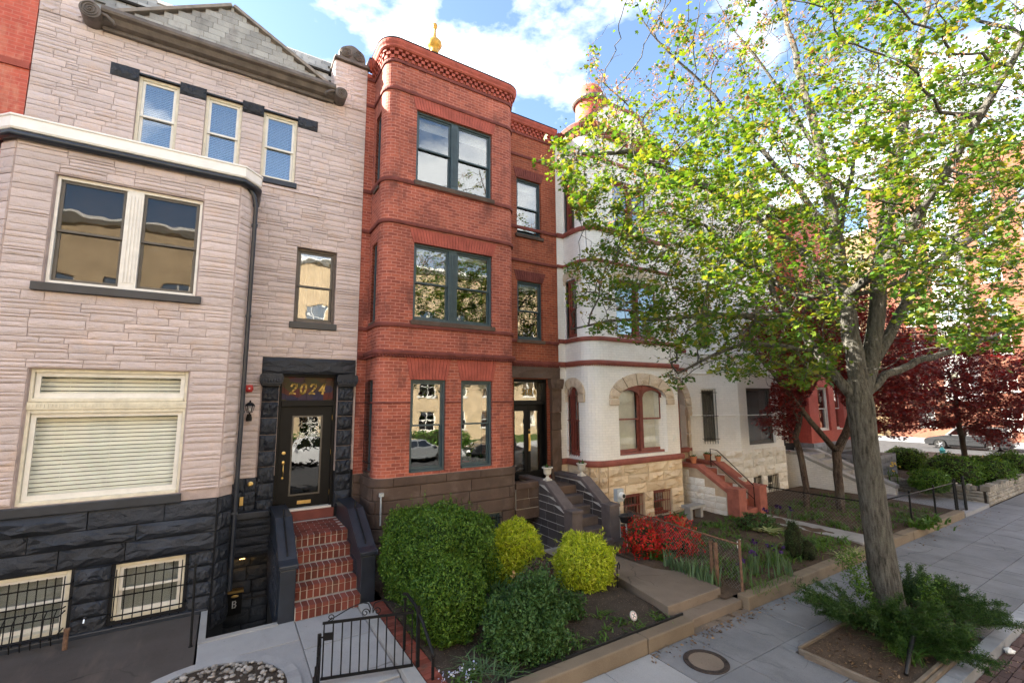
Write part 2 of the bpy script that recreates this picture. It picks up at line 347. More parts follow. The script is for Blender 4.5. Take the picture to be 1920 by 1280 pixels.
def FX(y): return lambda u,d,z: Vector((u, y+d, z))   # wall facing the street at Y = y, u = world X
def mesh_of(name, mb, mat, center):
    me=bpy.data.meshes.new(name)
    V=np.asarray(mb.v,dtype=np.float64)-np.asarray(center)
    me.from_pydata(V.tolist(),[],mb.f); 
    if mb.hasuv:
        ul=me.uv_layers.new(name='UVMap'); flat=[]
        for f,u in zip(mb.f,mb.uv): flat.extend([c for p in (u or [(0,0)]*len(f)) for c in p])
        ul.data.foreach_set('uv',flat)
    for m in (mat if isinstance(mat,(list,tuple)) else [mat]): me.materials.append(MAT[m])
    return me
def link(o, parent, wloc):
    COL.objects.link(o)
    if parent is not None:
        o.parent=parent; o.location=Vector(wloc)-WL[parent.name]
    else: o.location=wloc
    WL[o.name]=Vector(wloc)
def obj(name, mb, mat, parent=None, smooth=False, bevel=0, kind=None, label=None, cat=None, group=None):
    V=np.asarray([tuple(p) for p in mb.v]); mb.v=V.tolist()
    mn,mxx=V.min(0),V.max(0); c=((mn[0]+mxx[0])/2,(mn[1]+mxx[1])/2,mn[2])
    me=mesh_of(name,mb,mat,c)
    if smooth: me.polygons.foreach_set('use_smooth',[True]*len(me.polygons))
    o=bpy.data.objects.new(name,me); link(o,parent,c)
    if bevel:
        b=o.modifiers.new('bevel','BEVEL'); b.width=bevel; b.segments=2; b.limit_method='ANGLE'; b.angle_limit=R(40)
    if smooth=='auto':
        for p in me.polygons: p.use_smooth=True
        me.set_sharp_from_angle(angle=R(35))
    tag(o,label,cat,group,kind); return o
def tag(o,label=None,cat=None,group=None,kind=None):
    for k,v in (('label',label),('category',cat),('group',group),('kind',kind)):
        if v: o[k]=v
    return o
def thing(name,label,cat,loc,group=None,kind=None):
    o=bpy.data.objects.new(name,None); o.empty_display_size=.3; link(o,None,Vector(loc)); return tag(o,label,cat,group,kind)
def piece(name, me, parent, loc, rz=0, scale=(1,1,1), rot=None, **k):
    o=bpy.data.objects.new(name,me); link(o,parent,Vector(loc)); o.rotation_euler=rot if rot else (0,0,rz); o.scale=scale
    return tag(o,k.get('label'),k.get('cat'),k.get('group'),k.get('kind'))
def arrays_obj(name, V, F, mat, parent=None, kind=None, smooth=False, **k):
    """fast mesh from numpy: V (n,3), F (m,q) all same q"""
    V=np.asarray(V,dtype=np.float32); F=np.asarray(F,dtype=np.int32)
    mn,mx_=V.min(0),V.max(0); c=np.array([(mn[0]+mx_[0])/2,(mn[1]+mx_[1])/2,mn[2]])
    me=bpy.data.meshes.new(name); n,m,q=len(V),len(F),F.shape[1]
    me.vertices.add(n); me.vertices.foreach_set('co',(V-c).astype(np.float32).ravel())
    me.loops.add(m*q); me.loops.foreach_set('vertex_index',F.ravel()); me.polygons.add(m)
    me.polygons.foreach_set('loop_start',np.arange(0,m*q,q,dtype=np.int32))
    try: me.polygons.foreach_set('loop_total',np.full(m,q,dtype=np.int32))
    except Exception: pass
    if smooth: me.polygons.foreach_set('use_smooth',np.ones(m,dtype=bool))
    me.update(calc_edges=True); me.validate()
    me.materials.append(MAT[mat]); o=bpy.data.objects.new(name,me); link(o,parent,Vector(c.tolist()))
    return tag(o,k.get('label'),k.get('cat'),k.get('group'),kind)

# ---- ribbon walls: a plan path from left to right, outside on the right-hand (street) side
def arcpts(cx,cy,r,a0,a1,n=6): return [(cx+r*math.cos(R(a0+(a1-a0)*i/n)),cy+r*math.sin(R(a0+(a1-a0)*i/n))) for i in range(n+1)]
class Path:
    def __init__(s,pts):
        s.p=[pts[0]]
        for q in pts[1:]:
            if math.hypot(q[0]-s.p[-1][0],q[1]-s.p[-1][1])>1e-4: s.p.append(q)
        s.s=[0]
        for a,b in zip(s.p,s.p[1:]): s.s.append(s.s[-1]+math.hypot(b[0]-a[0],b[1]-a[1]))
        s.len=s.s[-1]
        n=len(s.p); s.n=[]
        for i in range(n):
            ns=[]
            for a,b in ((i-1,i),(i,i+1)):
                if a>=0 and b<n:
                    dx,dy=s.p[b][0]-s.p[a][0],s.p[b][1]-s.p[a][1]; l=math.hypot(dx,dy); ns.append((dy/l,-dx/l))
            if len(ns)==1: s.n.append(ns[0])
            else:
                mx_,my=ns[0][0]+ns[1][0],ns[0][1]+ns[1][1]; l=math.hypot(mx_,my); k=2/(l*l); s.n.append((mx_*k,my*k))
    def at(s,q,d=0):          # point at arc length q, offset d outwards
        q=min(max(q,0),s.len); i=0
        while i<len(s.s)-2 and q>s.s[i+1]: i+=1
        t=(q-s.s[i])/(s.s[i+1]-s.s[i]); a,b=s.p[i],s.p[i+1]; na,nb=s.n[i],s.n[i+1]
        return (a[0]+(b[0]-a[0])*t+d*(na[0]+(nb[0]-na[0])*t), a[1]+(b[1]-a[1])*t+d*(na[1]+(nb[1]-na[1])*t))
    def find(s,x,y):
        best=(1e9,0)
        for i in range(len(s.p)-1):
            a,b=s.p[i],s.p[i+1]; dx,dy=b[0]-a[0],b[1]-a[1]; l2=dx*dx+dy*dy
            t=min(1,max(0,((x-a[0])*dx+(y-a[1])*dy)/l2)); px,py=a[0]+dx*t,a[1]+dy*t
            best=min(best,(math.hypot(px-x,py-y),s.s[i]+t*(s.s[i+1]-s.s[i])))
        return best[1]
    def breaks(s,q0,q1,extra=()): return sorted({round(x,5) for x in [q0,q1]+[k for k in s.s if q0<k<q1]+[e for e in extra if q0<e<q1]})
def ribbon(path,z0,z1,ops=(),thick=.28,q0=0,q1=None,out=0,maxstep=None):
    """wall with openings (s0,s1,z0,z1); front, back and reveals"""
    q1=path.len if q1 is None else q1; mb=MB()
    S=path.breaks(q0,q1,[e for o in ops for e in o[:2]]); Z=sorted({round(z,5) for z in [z0,z1]+[e for o in ops for e in o[2:4] if z0<e<z1]})
    def hole(sa,sb,za,zb):
        m,n=(sa+sb)/2,(za+zb)/2; return any(o[0]<m<o[1] and o[2]<n<o[3] for o in ops)
    H=[[hole(S[i],S[i+1],Z[j],Z[j+1]) for j in range(len(Z)-1)] for i in range(len(S)-1)]
    fr=[path.at(x,out) for x in S]; bk=[path.at(x,out-thick) for x in S]
    P=lambda k,i,j:((fr if k==0 else bk)[i][0],(fr if k==0 else bk)[i][1],Z[j])
    def q(a,b,c,d,ua): mb.add([a,b,c,d],[(0,1,2,3)],[ua])
    for i in range(len(S)-1):
        for j in range(len(Z)-1):
            if H[i][j]: continue
            u=[(S[i],Z[j]),(S[i+1],Z[j]),(S[i+1],Z[j+1]),(S[i],Z[j+1])]
            q(P(0,i,j),P(0,i+1,j),P(0,i+1,j+1),P(0,i,j+1),u); q(P(1,i+1,j),P(1,i,j),P(1,i,j+1),P(1,i+1,j+1),u)
            for (ni,nj,e) in ((i-1,j,'l'),(i+1,j,'r'),(i,j-1,'b'),(i,j+1,'t')):
                edge = not(0<=ni<len(S)-1 and 0<=nj<len(Z)-1)
                if edge or H[ni][nj]:
                    t=thick
                    if e=='l': q(P(1,i,j),P(0,i,j),P(0,i,j+1),P(1,i,j+1),[(S[i]-t,Z[j]),(S[i],Z[j]),(S[i],Z[j+1]),(S[i]-t,Z[j+1])])
                    if e=='r': q(P(0,i+1,j),P(1,i+1,j),P(1,i+1,j+1),P(0,i+1,j+1),[(S[i+1],Z[j]),(S[i+1]+t,Z[j]),(S[i+1]+t,Z[j+1]),(S[i+1],Z[j+1])])
                    if e=='b': q(P(1,i,j),P(1,i+1,j),P(0,i+1,j),P(0,i,j),[(S[i],Z[j]-t),(S[i+1],Z[j]-t),(S[i+1],Z[j]),(S[i],Z[j])])
                    if e=='t': q(P(0,i,j+1),P(0,i+1,j+1),P(1,i+1,j+1),P(1,i,j+1),[(S[i],Z[j+1]),(S[i+1],Z[j+1]),(S[i+1],Z[j+1]+t),(S[i],Z[j+1]+t)])
    return mb
def sweep(path,prof,q0=0,q1=None):
    """closed profile [(out,z)...] swept along the path"""
    q1=path.len if q1 is None else q1; S=path.breaks(q0,q1); mb=MB(); n=len(prof); vs=[]
    for x in S:
        for d,z in prof: a=path.at(x,d); vs.append((a[0],a[1],z))
    fs=[]; uv=[]
    for i in range(len(S)-1):
        for k in range(n):
            k2=(k+1)%n; fs.append((i*n+k,(i+1)*n+k,(i+1)*n+k2,i*n+k2)); uv.append([(S[i],k*.05),(S[i+1],k*.05),(S[i+1],k*.05+.05),(S[i],k*.05+.05)])
    fs.append(tuple(range(n))); fs.append(tuple(range((len(S)-1)*n,len(S)*n))[::-1]); uv+= [[(0,0)]*n,[(0,0)]*n]
    return mb.add(vs,fs,uv)
def rect_prof(d0,d1,z0,z1): return [(d0,z0),(d1,z0),(d1,z1),(d0,z1)]
def block(path,q0,q1,z0,z1,d0,d1,gap=.006,rough=.0):
    return sweep(path,[(d0,z0+gap),(d1-.012,z0+gap),(d1,z0+gap+.012),(d1,z1-gap-.012),(d1-.012,z1-gap),(d0,z1-gap)],q0+gap,q1-gap)

# ---- rock-faced stones
def unit_stone(seed,nx=5,nz=3,edge=.35):
    r=random.Random(seed); mb=MB(); vs=[]; 
    for j in range(nz+1):
        for i in range(nx+1):
            e=i in(0,nx) or j in(0,nz); 
            x=-.5+i/nx+(0 if i in(0,nx) else r.uniform(-.08,.08)); z=-.5+j/nz+(0 if j in(0,nz) else r.uniform(-.1,.1))
            y=-(edge*r.uniform(.8,1.15) if e else r.uniform(.42,1.0)); vs.append((x,y,z))
    fs=[]
    for j in range(nz):
        for i in range(nx): a=j*(nx+1)+i; fs.append((a,a+1,a+nx+2,a+nx+1))
    ring=[i for i in range(nx+1)]+[j*(nx+1)+nx for j in range(1,nz+1)]+[nz*(nx+1)+i for i in range(nx-1,-1,-1)]+[j*(nx+1) for j in range(nz-1,0,-1)]
    o=len(vs); 
    for k in ring: vs.append((vs[k][0],.3,vs[k][2]))
    m=len(ring)
    for k in range(m): fs.append((ring[(k+1)%m],ring[k],o+k,o+(k+1)%m))
    return vs,fs
USTONE=[unit_stone(i) for i in range(14)]
USLAB=[unit_stone(100+i,3,2,.85) for i in range(6)]
def unit_rough(seed,nx=10,nz=5,lo=.35,edge=.3,fr=2.2):
    vs,fs=unit_stone(seed,nx,nz,edge); out=[]
    for k,(x,y,z) in enumerate(vs):
        if k<(nx+1)*(nz+1) and abs(x)<.499 and abs(z)<.499:
            q=.5+.5*mnoise.noise((x*fr*2+seed*7,z*fr*1.2,seed*3.1))+.30*mnoise.noise((x*9+seed,z*6,seed*1.7)); ed=min(1,min((.5-abs(x))*nx*.55,(.5-abs(z))*nz*.55)); q=lo+(1-lo)*min(1.2,max(0,q)); out.append((x,-(edge+(q-edge)*min(1,.45+.55*ed)),z))
        else: out.append((x,y,z))
    return out,fs
USETS={'rock':USTONE,'slab':USLAB,'rough':[unit_rough(200+i) for i in range(10)],'flat':[unit_rough(300+i,6,3,.72,.5,1.6) for i in range(12)]}
_UM={}
def unit_mesh(kind,i,mat):
    k=(kind,i,mat)
    if k not in _UM:
        mb=MB(); mb.add(*USETS[kind][i]); me=mesh_of('stone',mb,mat,(0,0,0)); 
        _UM[k]=me
    return _UM[k]
def courses(x0,x1,z0,z1,ops,hr,lr,rg,cuts=()):
    """random-coursed layout clipped to openings -> (xa,xb,za,zb)"""
    Z=sorted({z0,z1}|{c for c in cuts if z0<c<z1}|{e for o in ops for e in o[2:4] if z0<e<z1}); rows=[]
    for a,b in zip(Z,Z[1:]):
        h=b-a; n=max(1,round(h/((hr[0]+hr[1])/2))); w=[rg.uniform(*hr) for _ in range(n)]; t=sum(w); z=a
        for k in w: rows.append((z,z+k*h/t)); z+=k*h/t
    out=[]
    for za,zb in rows:
        m=(za+zb)/2; hs=sorted((max(o[0],x0),min(o[1],x1)) for o in ops if o[2]<m<o[3] and o[1]>x0 and o[0]<x1); x=x0; iv=[]
        for a,b in hs:
            if a-x>.02: iv.append((x,a))
            x=max(x,b)
        if x1-x>.02: iv.append((x,x1))
        for a,b in iv:
            L_=b-a; n=max(1,round(L_/((lr[0]+lr[1])/2))); w=[rg.uniform(*lr) for _ in range(n)]; t=sum(w); x=a
            for k in w: out.append((x,x+k*L_/t,za,zb)); x+=k*L_/t
    return out
def lay(parent,rects,o,t,mat,proud=.05,gap=.008,kind='rock',name='stone',cap=300,seed=0,split=True):
    """rects laid on the wall frame with plan origin o and tangent t; the largest become parts, the rest one stuff part"""
    rg=random.Random(seed); l=math.hypot(*t); tx,ty=t[0]/l,t[1]/l; rz=math.atan2(ty,tx)
    rects=sorted(rects,key=lambda r:-(r[1]-r[0])*(r[3]-r[2])); rest=MB(); K=len(USETS[kind])
    for n,(a,b,za,zb) in enumerate(rects):
        um,zm=(a+b)/2,(za+zb)/2; i=rg.randrange(K); sc=(b-a-gap,proud*rg.uniform(.7,1.25),zb-za-gap); loc=(o[0]+tx*um,o[1]+ty*um,zm)
        if n<cap: piece(name,unit_mesh(kind,i,mat),parent,loc,rz,sc)
        else:
            vs,fs=USETS[kind][i]; c,s_=math.cos(rz),math.sin(rz)
            rest.add([(loc[0]+c*x*sc[0]-s_*y*sc[1],loc[1]+s_*x*sc[0]+c*y*sc[1],loc[2]+z*sc[2]) for x,y,z in vs],fs)
    if rest.v: obj('small_stones' if kind in('rock','flat') else name,rest,mat,parent,kind='stuff')

# ---- windows
def window(parent,F,u0,u1,z0,z1,units=None,fr='white_frame',sash='white_frame',gl='pane_glass',rec=.10,fw=.055,sw=.045,mul=None,blind=None,blind_mat='blind',
           blindto=0,pitch=.036,meet=.5,sill=None,sillmat=None,grille=False,fixed=False,curtain=None,label=None,fill=.12):
    units=units or [(u0+fw,u1-fw)]
    mb=MB(); D0,D1=rec,rec+.14
    mb.fbox(F,u0,u0+fw,D0,D1,z0,z1); mb.fbox(F,u1-fw,u1,D0,D1,z0,z1); mb.fbox(F,u0+fw,u1-fw,D0,D1,z1-fw,z1); mb.fbox(F,u0+fw,u1-fw,D0-.03,D1,z0,z0+fw)
    for (a,b),(c,d) in zip(units,units[1:]): mb.fbox(F,b,c,D0-.012,D1,z0+fw,z1-fw)
    w=obj('window',mb,fr,parent,bevel=.006,label=label)
    for (a,b),(c,d) in zip(units,units[1:]):
        if c-b>.13:
            m2=MB(); n=4; ww=(c-b)/(n+1)
            for k in range(n): m2.fbox(F,b+ww*(k+.7),b+ww*(k+1.3),D0-.024,D0-.013,z0+fw+.08,z1-fw-.08)
            obj('mullion_reeding',m2,fr,w)
    zl,zh=z0+fw,z1-fw; zm=zl+(zh-zl)*meet
    for a,b in units:
        sl=[(zl,zh,D0+.05)] if fixed else [(zm-.02,zh,D0+.035),(zl,zm+.02,D0+.075)]
        for i,(p,q,d) in enumerate(sl):
            m=MB(); bt=sw*1.35 if i==1 or fixed else sw*.8
            m.fbox(F,a,a+sw,d,d+.035,p,q); m.fbox(F,b-sw,b,d,d+.035,p,q); m.fbox(F,a+sw,b-sw,d,d+.035,q-sw*(1 if i==0 else .8),q); m.fbox(F,a+sw,b-sw,d,d+.035,p,p+bt)
            obj('sash',m,sash,w)
            g=MB(); g.fbox(F,a+sw,b-sw,d+.015,d+.021,p+bt,q-sw*.8); obj('pane',g,gl,w)
        if blind:
            m=MB(); zb=zl+(zh-zl)*blindto; d=D1+.05
            if blind=='slat':
                n=int((zh-zb)/pitch); hs=pitch*.43; 
                for k in range(n):
                    z=zb+.018+k*(zh-zb)/n
                    m.add([F(a,d-.009,z-hs),F(b,d-.009,z-hs),F(b,d+.009,z+hs),F(a,d+.009,z+hs)],[(0,1,2,3)])
                for q in (.2,.5,.8): m.fbox(F,a+(b-a)*q-.002,a+(b-a)*q+.002,d-.016,d-.014,zb,zh)
                m.fbox(F,a,b,d-.02,d+.02,zh-.03,zh+.01)
            else: m.fbox(F,a,b,d,d+.004,zb,zh)
            obj('blind',m,blind_mat,w)
        if curtain:
            m=MB(); n=40; d=D1+.12; vs=[]
            for k in range(n+1):
                for z in (zl-.05,zh+.05): vs.append(F(a+(b-a)*k/n,d+.035*math.sin(k*1.9+3*math.sin(k*.37)),z))
            m.add(vs,[(2*k,2*k+2,2*k+3,2*k+1) for k in range(n)]); obj('curtain',m,curtain,w,smooth=True)
    if sill:
        h,dp,ex=sill; m=MB(); m.fbox(F,u0-ex,u1+ex,-dp,rec,z0-h,z0-.003); obj('sill',m,sillmat or fr,w,bevel=.008)
    if grille:
        g=grille if isinstance(grille,dict) else {}
        m=MB(); n=g.get('n',7); dd=g.get('d',-.06)
        for k in range(n):
            u=u0+.04+(u1-u0-.08)*k/(n-1); m.tube([F(u,dd,z0-.02),F(u,dd,z1-.04)],.008,5)
        for z in g.get('rows',(.12,.5,.9)): m.fbox(F,u0-.03,u1+.03,dd-.006,dd+.006,z0+(z1-z0)*z-.009,z0+(z1-z0)*z+.009)
        for z in g.get('rows',(.12,.5,.9)):
            for u in (u0-.03,u1+.02): m.fbox(F,u,u+.012,dd,.02,z0+(z1-z0)*z-.009,z0+(z1-z0)*z+.009)
        obj('grille',m,g.get('mat','black_iron'),w)
    return w
# ---- figures painted on transoms and plates, drawn as strokes
GLYPH={'2':[[(0,.78),(.1,.95),(.35,1),(.6,.92),(.66,.72),(.5,.45),(.2,.18),(0,0),(.35,.05),(.7,0)]],
 '0':[[(.35,0),(.12,.12),(.02,.5),(.12,.88),(.35,1),(.58,.88),(.68,.5),(.58,.12),(.35,0)]],
 '4':[[(.5,0),(.5,1),(0,.32),(.72,.32)]],'6':[[(.6,.95),(.35,.9),(.1,.55),(.05,.25),(.3,0),(.6,.15),(.62,.42),(.35,.55),(.1,.36)]],
 'B':[[(0,0),(0,1),(.45,1),(.62,.78),(.45,.54),(0,.54)],[(.45,.54),(.68,.28),(.45,0),(0,0)]]}
def figures(text,F,u,z,h,d,mat,parent,w=.014,slant=.18,sp=1.05,th=.004,name='numeral'):
    for ch in text:
        m=MB()
        for st in GLYPH[ch]:
            pts=[(u+(x+slant*y)*h*.72,z+y*h) for x,y in st]
            for (a,b),(c,e) in zip(pts,pts[1:]):
                dx,dz=c-a,e-b; l=math.hypot(dx,dz); k=w*(.6+.6*abs(dz)/l); nx,nz=-dz/l*k/2,dx/l*k/2; ex,ez=dx/l*k*.4,dz/l*k*.4
                m.prism([(a-nx-ex,b-nz-ez),(c-nx+ex,e-nz+ez),(c+nx+ex,e+nz+ez),(a+nx-ex,b+nz-ez)],F,d-th,d)
        obj(name,m,mat,parent); u+=h*.72*sp
# ------------------------------------------------------------------ ground
def sheet(name, xs, ys, z, mat, skip=lambda x,y: False, kind='structure', parent=None):
    mb=MB()
    for a,b in zip(xs,xs[1:]):
        for c,d in zip(ys,ys[1:]):
            if not skip((a+b)/2,(c+d)/2): mb.add([(a,c,z),(b,c,z),(b,d,z),(a,d,z)],[(0,1,2,3)])
    return obj(name,mb,mat,parent,kind=kind)
sheet('ground',[-700,-.05,.97,6.2,6.86,700],[-700,8.5,8.95,10.72,700],-.2,'asphalt',
      lambda x,y: (-.05<x<.97 and 8.5<y<10.72) or (6.2<x<6.86 and 8.95<y<10.72))
sheet('road',[-90,37],[-9.2,2.35],-.15,'asphalt'); sheet('cross_street',[37,50],[-90,120],-.146,'asphalt')
# kerb stones
kerb=thing('kerb',None,None,(10,2.44,-.3),kind='structure')
x=-8.0; km=MB(); km.box(-.5,.5,-.5,.5,0,1); kme=mesh_of('kerb_stone',km,'granite_kerb',(0,0,0))
while x<36.5:
    l=rng.uniform(1.5,2.1); o=piece('kerb_stone',kme,kerb,(x+l/2,2.435,-.35+rng.uniform(-.004,.004)),0,(l-.012,.17,.352)); b=o.modifiers.new('b','BEVEL'); b.width=.012; b.segments=2; x+=l
# brick gutter beside the kerb
gut=thing('gutter',None,None,(10,2,-.16),kind='structure')
gm=MB(); gm.box(-.5,.5,-.5,.5,-.5,.5); gme=mesh_of('brick',gm,'gutter_brick',(0,0,0))
for j in range(5):
    for i in range(26): piece('brick',gme,gut,(7.1+(i+.5*(j%2))*.225,2.29-j*.112,-.150+rng.uniform(-.004,.004)),rng.uniform(-.02,.02),(.21,.10,.04))
# sidewalk
sw=obj('sidewalk',MB().box(-30,36.5,2.522,4.95,-.19,-.035),'soil',kind='structure')
sm=MB(); sm.box(-.5,.5,-.5,.5,-.06,0); sme=mesh_of('slab',sm,'sidewalk_slab',(0,0,0)); sme2=mesh_of('slab',sm,'walk_slab',(0,0,0))
PIT=(7.2,9.95,2.62,3.80)
def slabp(x0,x1,y0,y1,me=sme):
    o=piece('slab',me,sw,((x0+x1)/2,(y0+y1)/2,rng.uniform(-.003,.003)),0,(x1-x0-.012,y1-y0-.012,1)); o.rotation_euler=(rng.uniform(-.0025,.0025),rng.uniform(-.0025,.0025),0)
    b=o.modifiers.new('b','BEVEL'); b.width=.006; b.segments=1
x=7.11-.87*14
while x<36:
    for (ya,yb) in ((2.525,3.15),(3.15,4.07),(4.07,4.95)):
        a,b=x,x+.87
        if yb<=4.07 and b>PIT[0]-.05 and a<PIT[1]+.05:
            if a<PIT[0]-.05: slabp(a,PIT[0]-.05,ya,yb)
            if b>PIT[1]+.05: slabp(PIT[1]+.05,b,ya,yb)
            a2,b2=max(a,PIT[0]-.05),min(b,PIT[1]+.05)
            if yb>PIT[3] and b2-a2>.05: slabp(a2,b2,PIT[3]+.04,yb)
        else: slabp(a,b,ya,yb, sme2 if (4.4<x<4.6 or 3.5<x<3.7) and ya>4 else sme)
    x+=.87
# round iron cover with a concrete core
mc=on_ground(1324,1240,0); mh=thing('manhole_cover','round iron-ringed utility cover with speckled concrete core in sidewalk','manhole cover',(mc.x,mc.y,0))
obj('ring',MB().lathe([(.30,.001),(.30,.012),(.295,.016),(.235,.016),(.23,.012),(.23,.001)],(mc.x,mc.y,0),40),'dark_iron',mh,smooth='auto')
obj('core',MB().lathe([(.001,.0085),(.228,.0085),(.228,.001),(.001,.001)],(mc.x,mc.y,0),40),'brown_concrete',mh)
for a in (140,-40): obj('lift_hole',MB().box(mc.x+.262*math.cos(R(a))-.02,mc.x+.262*math.cos(R(a))+.02,mc.y+.262*math.sin(R(a))-.012,mc.y+.262*math.sin(R(a))+.012,.016,.0185),'black_iron',mh)

def terrain(name,poly,z,mat,amp=.03,step=.12,zf=None,kind='structure',edge=.0):
    xs=[p[0] for p in poly]; ys=[p[1] for p in poly]; nx=int((max(xs)-min(xs))/step)+1; ny=int((max(ys)-min(ys))/step)+1
    mb=MB(); g=lambda i,j:(min(xs)+(max(xs)-min(xs))*i/nx, min(ys)+(max(ys)-min(ys))*j/ny)
    for i in range(nx+1):
        for j in range(ny+1):
            x,y=g(i,j); q=mnoise.noise((x*1.1,y*1.1,3))*amp+mnoise.noise((x*5,y*5,9))*amp*.45; e=i in(0,nx) or j in(0,ny)
            mb.v.append((x,y,(zf(x,y) if zf else z)+(0 if e else q)))
    for i in range(nx):
        for j in range(ny): a=i*(ny+1)+j; mb.f.append((a,a+ny+1,a+ny+2,a+1)); mb.uv.append(None)
    return obj(name,mb,mat,kind=kind,smooth=True)
# planting beds and paths before the fronts
sheet('front_ground',[-12,-.16],[4.96,9.66],.0,'soil')
terrain('planting_bed',[(2.52,5.2),(6.35,9.66)],.2,'soil',.04,zf=lambda x,y:.12+.07*min(1,(y-5.2)/1.2))
terrain('mulch_bed',[(7.55,5.2),(19.3,9.66)],.2,'mulch',.05,step=.16,zf=lambda x,y:.17+.05*min(1,(y-5.2)/1.5))
terrain('corner_bed',[(21.95,5.1),(36,10.6)],.4,'mulch',.05,step=.3)
obj('bed_edging',MB().box(2.7,6.42,5.175,5.195,.0,.215),'black_plastic',None,label='thin black plastic edging strip behind the concrete kerb of soil bed',cat='edging')
def coping(xs,lab):
    t=thing('bed_kerb',lab,'kerb',((xs[0]+xs[-1])/2,5.06,0))
    for a,b in zip(xs,xs[1:]):
        o=obj('kerb_block',MB().box(a+.006,b-.006,4.95+rng.uniform(-.006,.006),5.17,-.1,.2+rng.uniform(-.008,.008)),'coping_concrete',t,bevel=.02)
coping([2.6,5.36,6.40],'low brown concrete kerb along the shrub bed beside the manhole cover')
coping([7.86,9.6,11.3,13.3,15.2,17.1,19.2],'long low concrete kerb along the mulch garden behind the street tree')
# path and steps to the brick house
pt=thing('garden_path','brown pebbled concrete path with two shallow steps to dark stone stair','path',(7,5.3,0),kind='structure')
def slope_poly(pts,zb): 
    mb=MB(); n=len(pts); mb.add([(p[0],p[1],zb) for p in pts]+list(pts),[tuple(range(n))[::-1],tuple(range(n,2*n))]+[(i,(i+1)%n,(i+1)%n+n,i+n) for i in range(n)]); return mb
obj('slab',slope_poly([(6.26,5.34,.285),(7.66,5.34,.285),(8.28,8.25,.15),(6.98,8.25,.15)],-.05),'brown_concrete',pt,bevel=.012)
obj('step',MB().box(6.42,7.84,5.07,5.36,-.05,.135),'brown_concrete',pt,bevel=.012); obj('slab',MB().box(6.36,7.9,4.945,5.09,-.15,-.004),'brown_concrete',pt)
# walk to the stone house
wk=thing('front_walk',None,None,(1,6.5,.1),kind='structure')
def cslab(x0,x1,y0,y1,z=.15,mat='walk_slab',name='slab'): return obj(name,MB().box(x0+.006,x1-.006,y0+.006,y1-.006,-.19,z+rng.uniform(-.003,.003)),mat,wk,bevel=.008)
cslab(1.135,2.10,7.42,8.62); cslab(1.135,2.10,6.1,7.42); cslab(1.135,2.10,5.0,6.1,.13)
cslab(-.14,1.135,7.74,8.52); cslab(-.14,1.135,5.0,5.75,.13)
cslab(2.10,2.29,5.2,8.35,.20,'concrete','edge_kerb')
ring=MB(); n=36; cx,cy=0.0,6.75
for k in range(n):
    a0,a1=2*math.pi*k/n,2*math.pi*(k+1)/n
    ring.hexa([(cx+r*math.cos(a),cy+r*math.sin(a),z) for z in (.05,.165) for (r,a) in ((.86,a0),(1.02,a0),(1.02,a1),(.86,a1))])
obj('ring_kerb',ring,'walk_slab',wk)
fl=MB(); fl.box(-.14,1.13,5.75,7.74,-.19,.139); obj('slab',fl,'walk_slab',wk)
brk=thing('brick_edging','single row of flat red bricks edging the walk beside clipped hedge','brick edging',(2.39,6.7,.15))
ebm=mesh_of('brick',MB().box(-.5,.5,-.5,.5,-.5,.5),'stoop_brick',(0,0,0))
for k in range(28): piece('brick',ebm,brk,(2.40,5.25+k*.112,.165+rng.uniform(-.004,.004)),rng.uniform(-.03,.03),(.2,.104,.06))
pd=obj('pebble_bed',MB().lathe([(.86,.02),(.86,.15),(.5,.19),(.001,.2)],(cx,cy,0),30),'soil',kind='structure')
pv=[]; 
for k in range(420):
    r=.83*math.sqrt(rng.random()); a=rng.uniform(0,2*math.pi); s=rng.uniform(.018,.042)*(1.5 if rng.random()<.08 else 1)
    pv.append((cx+r*math.cos(a),cy+r*math.sin(a),.165+.035*(1-r/.83)+s*.3,s))
pv.sort(key=lambda p:-p[1]); pst=MB()
pum=[]
for i in range(6):
    m=MB(); m.ball((0,0,0),1,7,5,(1,rng.uniform(.65,.9),rng.uniform(.45,.65))); pum.append(m)
pme=[mesh_of('pebble',m,'pebble',(0,0,0)) for m in pum]
for me in pme: me.polygons.foreach_set('use_smooth',[True]*len(me.polygons))
for n_,(x,y,z,s) in enumerate(pv[:300]): piece('pebble',pme[n_%6],pd,(x,y,z),0,(s,s,s),(rng.uniform(-.4,.4),rng.uniform(-.4,.4),rng.uniform(0,6)))
for (x,y,z,s) in pv[300:]: pst.ball((x,y,z),s,6,4,(1,.8,.55))
obj('small_pebbles',pst,'pebble',pd,kind='stuff')
# dark patio with opening for the basement stair
obj('patio',MB().box(-4.2,-.16,6.2,9.64,-.19,.125),'dark_patio',kind='structure',bevel=.01)
ar=thing('areaway',None,None,(.45,9.6,-.95),kind='structure')
obj('floor',MB().box(-.05,.97,8.5,10.7,-1.05,-.95),'concrete',ar); obj('front_side',MB().box(-.05,.90,8.38,8.5,-1.0,.165),'concrete',ar,bevel=.01)
obj('left_side',MB().box(-.14,-.05,8.38,9.66,-1.0,.16),'concrete',ar)
obj('floor',MB().box(6.2,6.86,8.95,10.7,-1.05,-.95),'concrete',ar); obj('front_side',MB().box(6.2,6.85,8.85,8.95,-1.0,.2),'concrete',ar)
for k in range(5): obj('step',MB().box(.0,.89,8.5+.22*k,8.73+.22*k,-.95,.0-.19*k),'concrete',ar)
# far paths
pth=thing('garden_walks',None,None,(13,6,.1),kind='structure')
obj('slab',MB().box(12.95,13.75,5.2,8.3,-.1,.225),'concrete',pth); obj('slab',MB().box(19.35,21.75,4.97,10.0,-.1,.10),'walk_slab',pth)
obj('slab',MB().box(21.8,36.5,5.4,5.41,-.1,-.05),'concrete',pth)
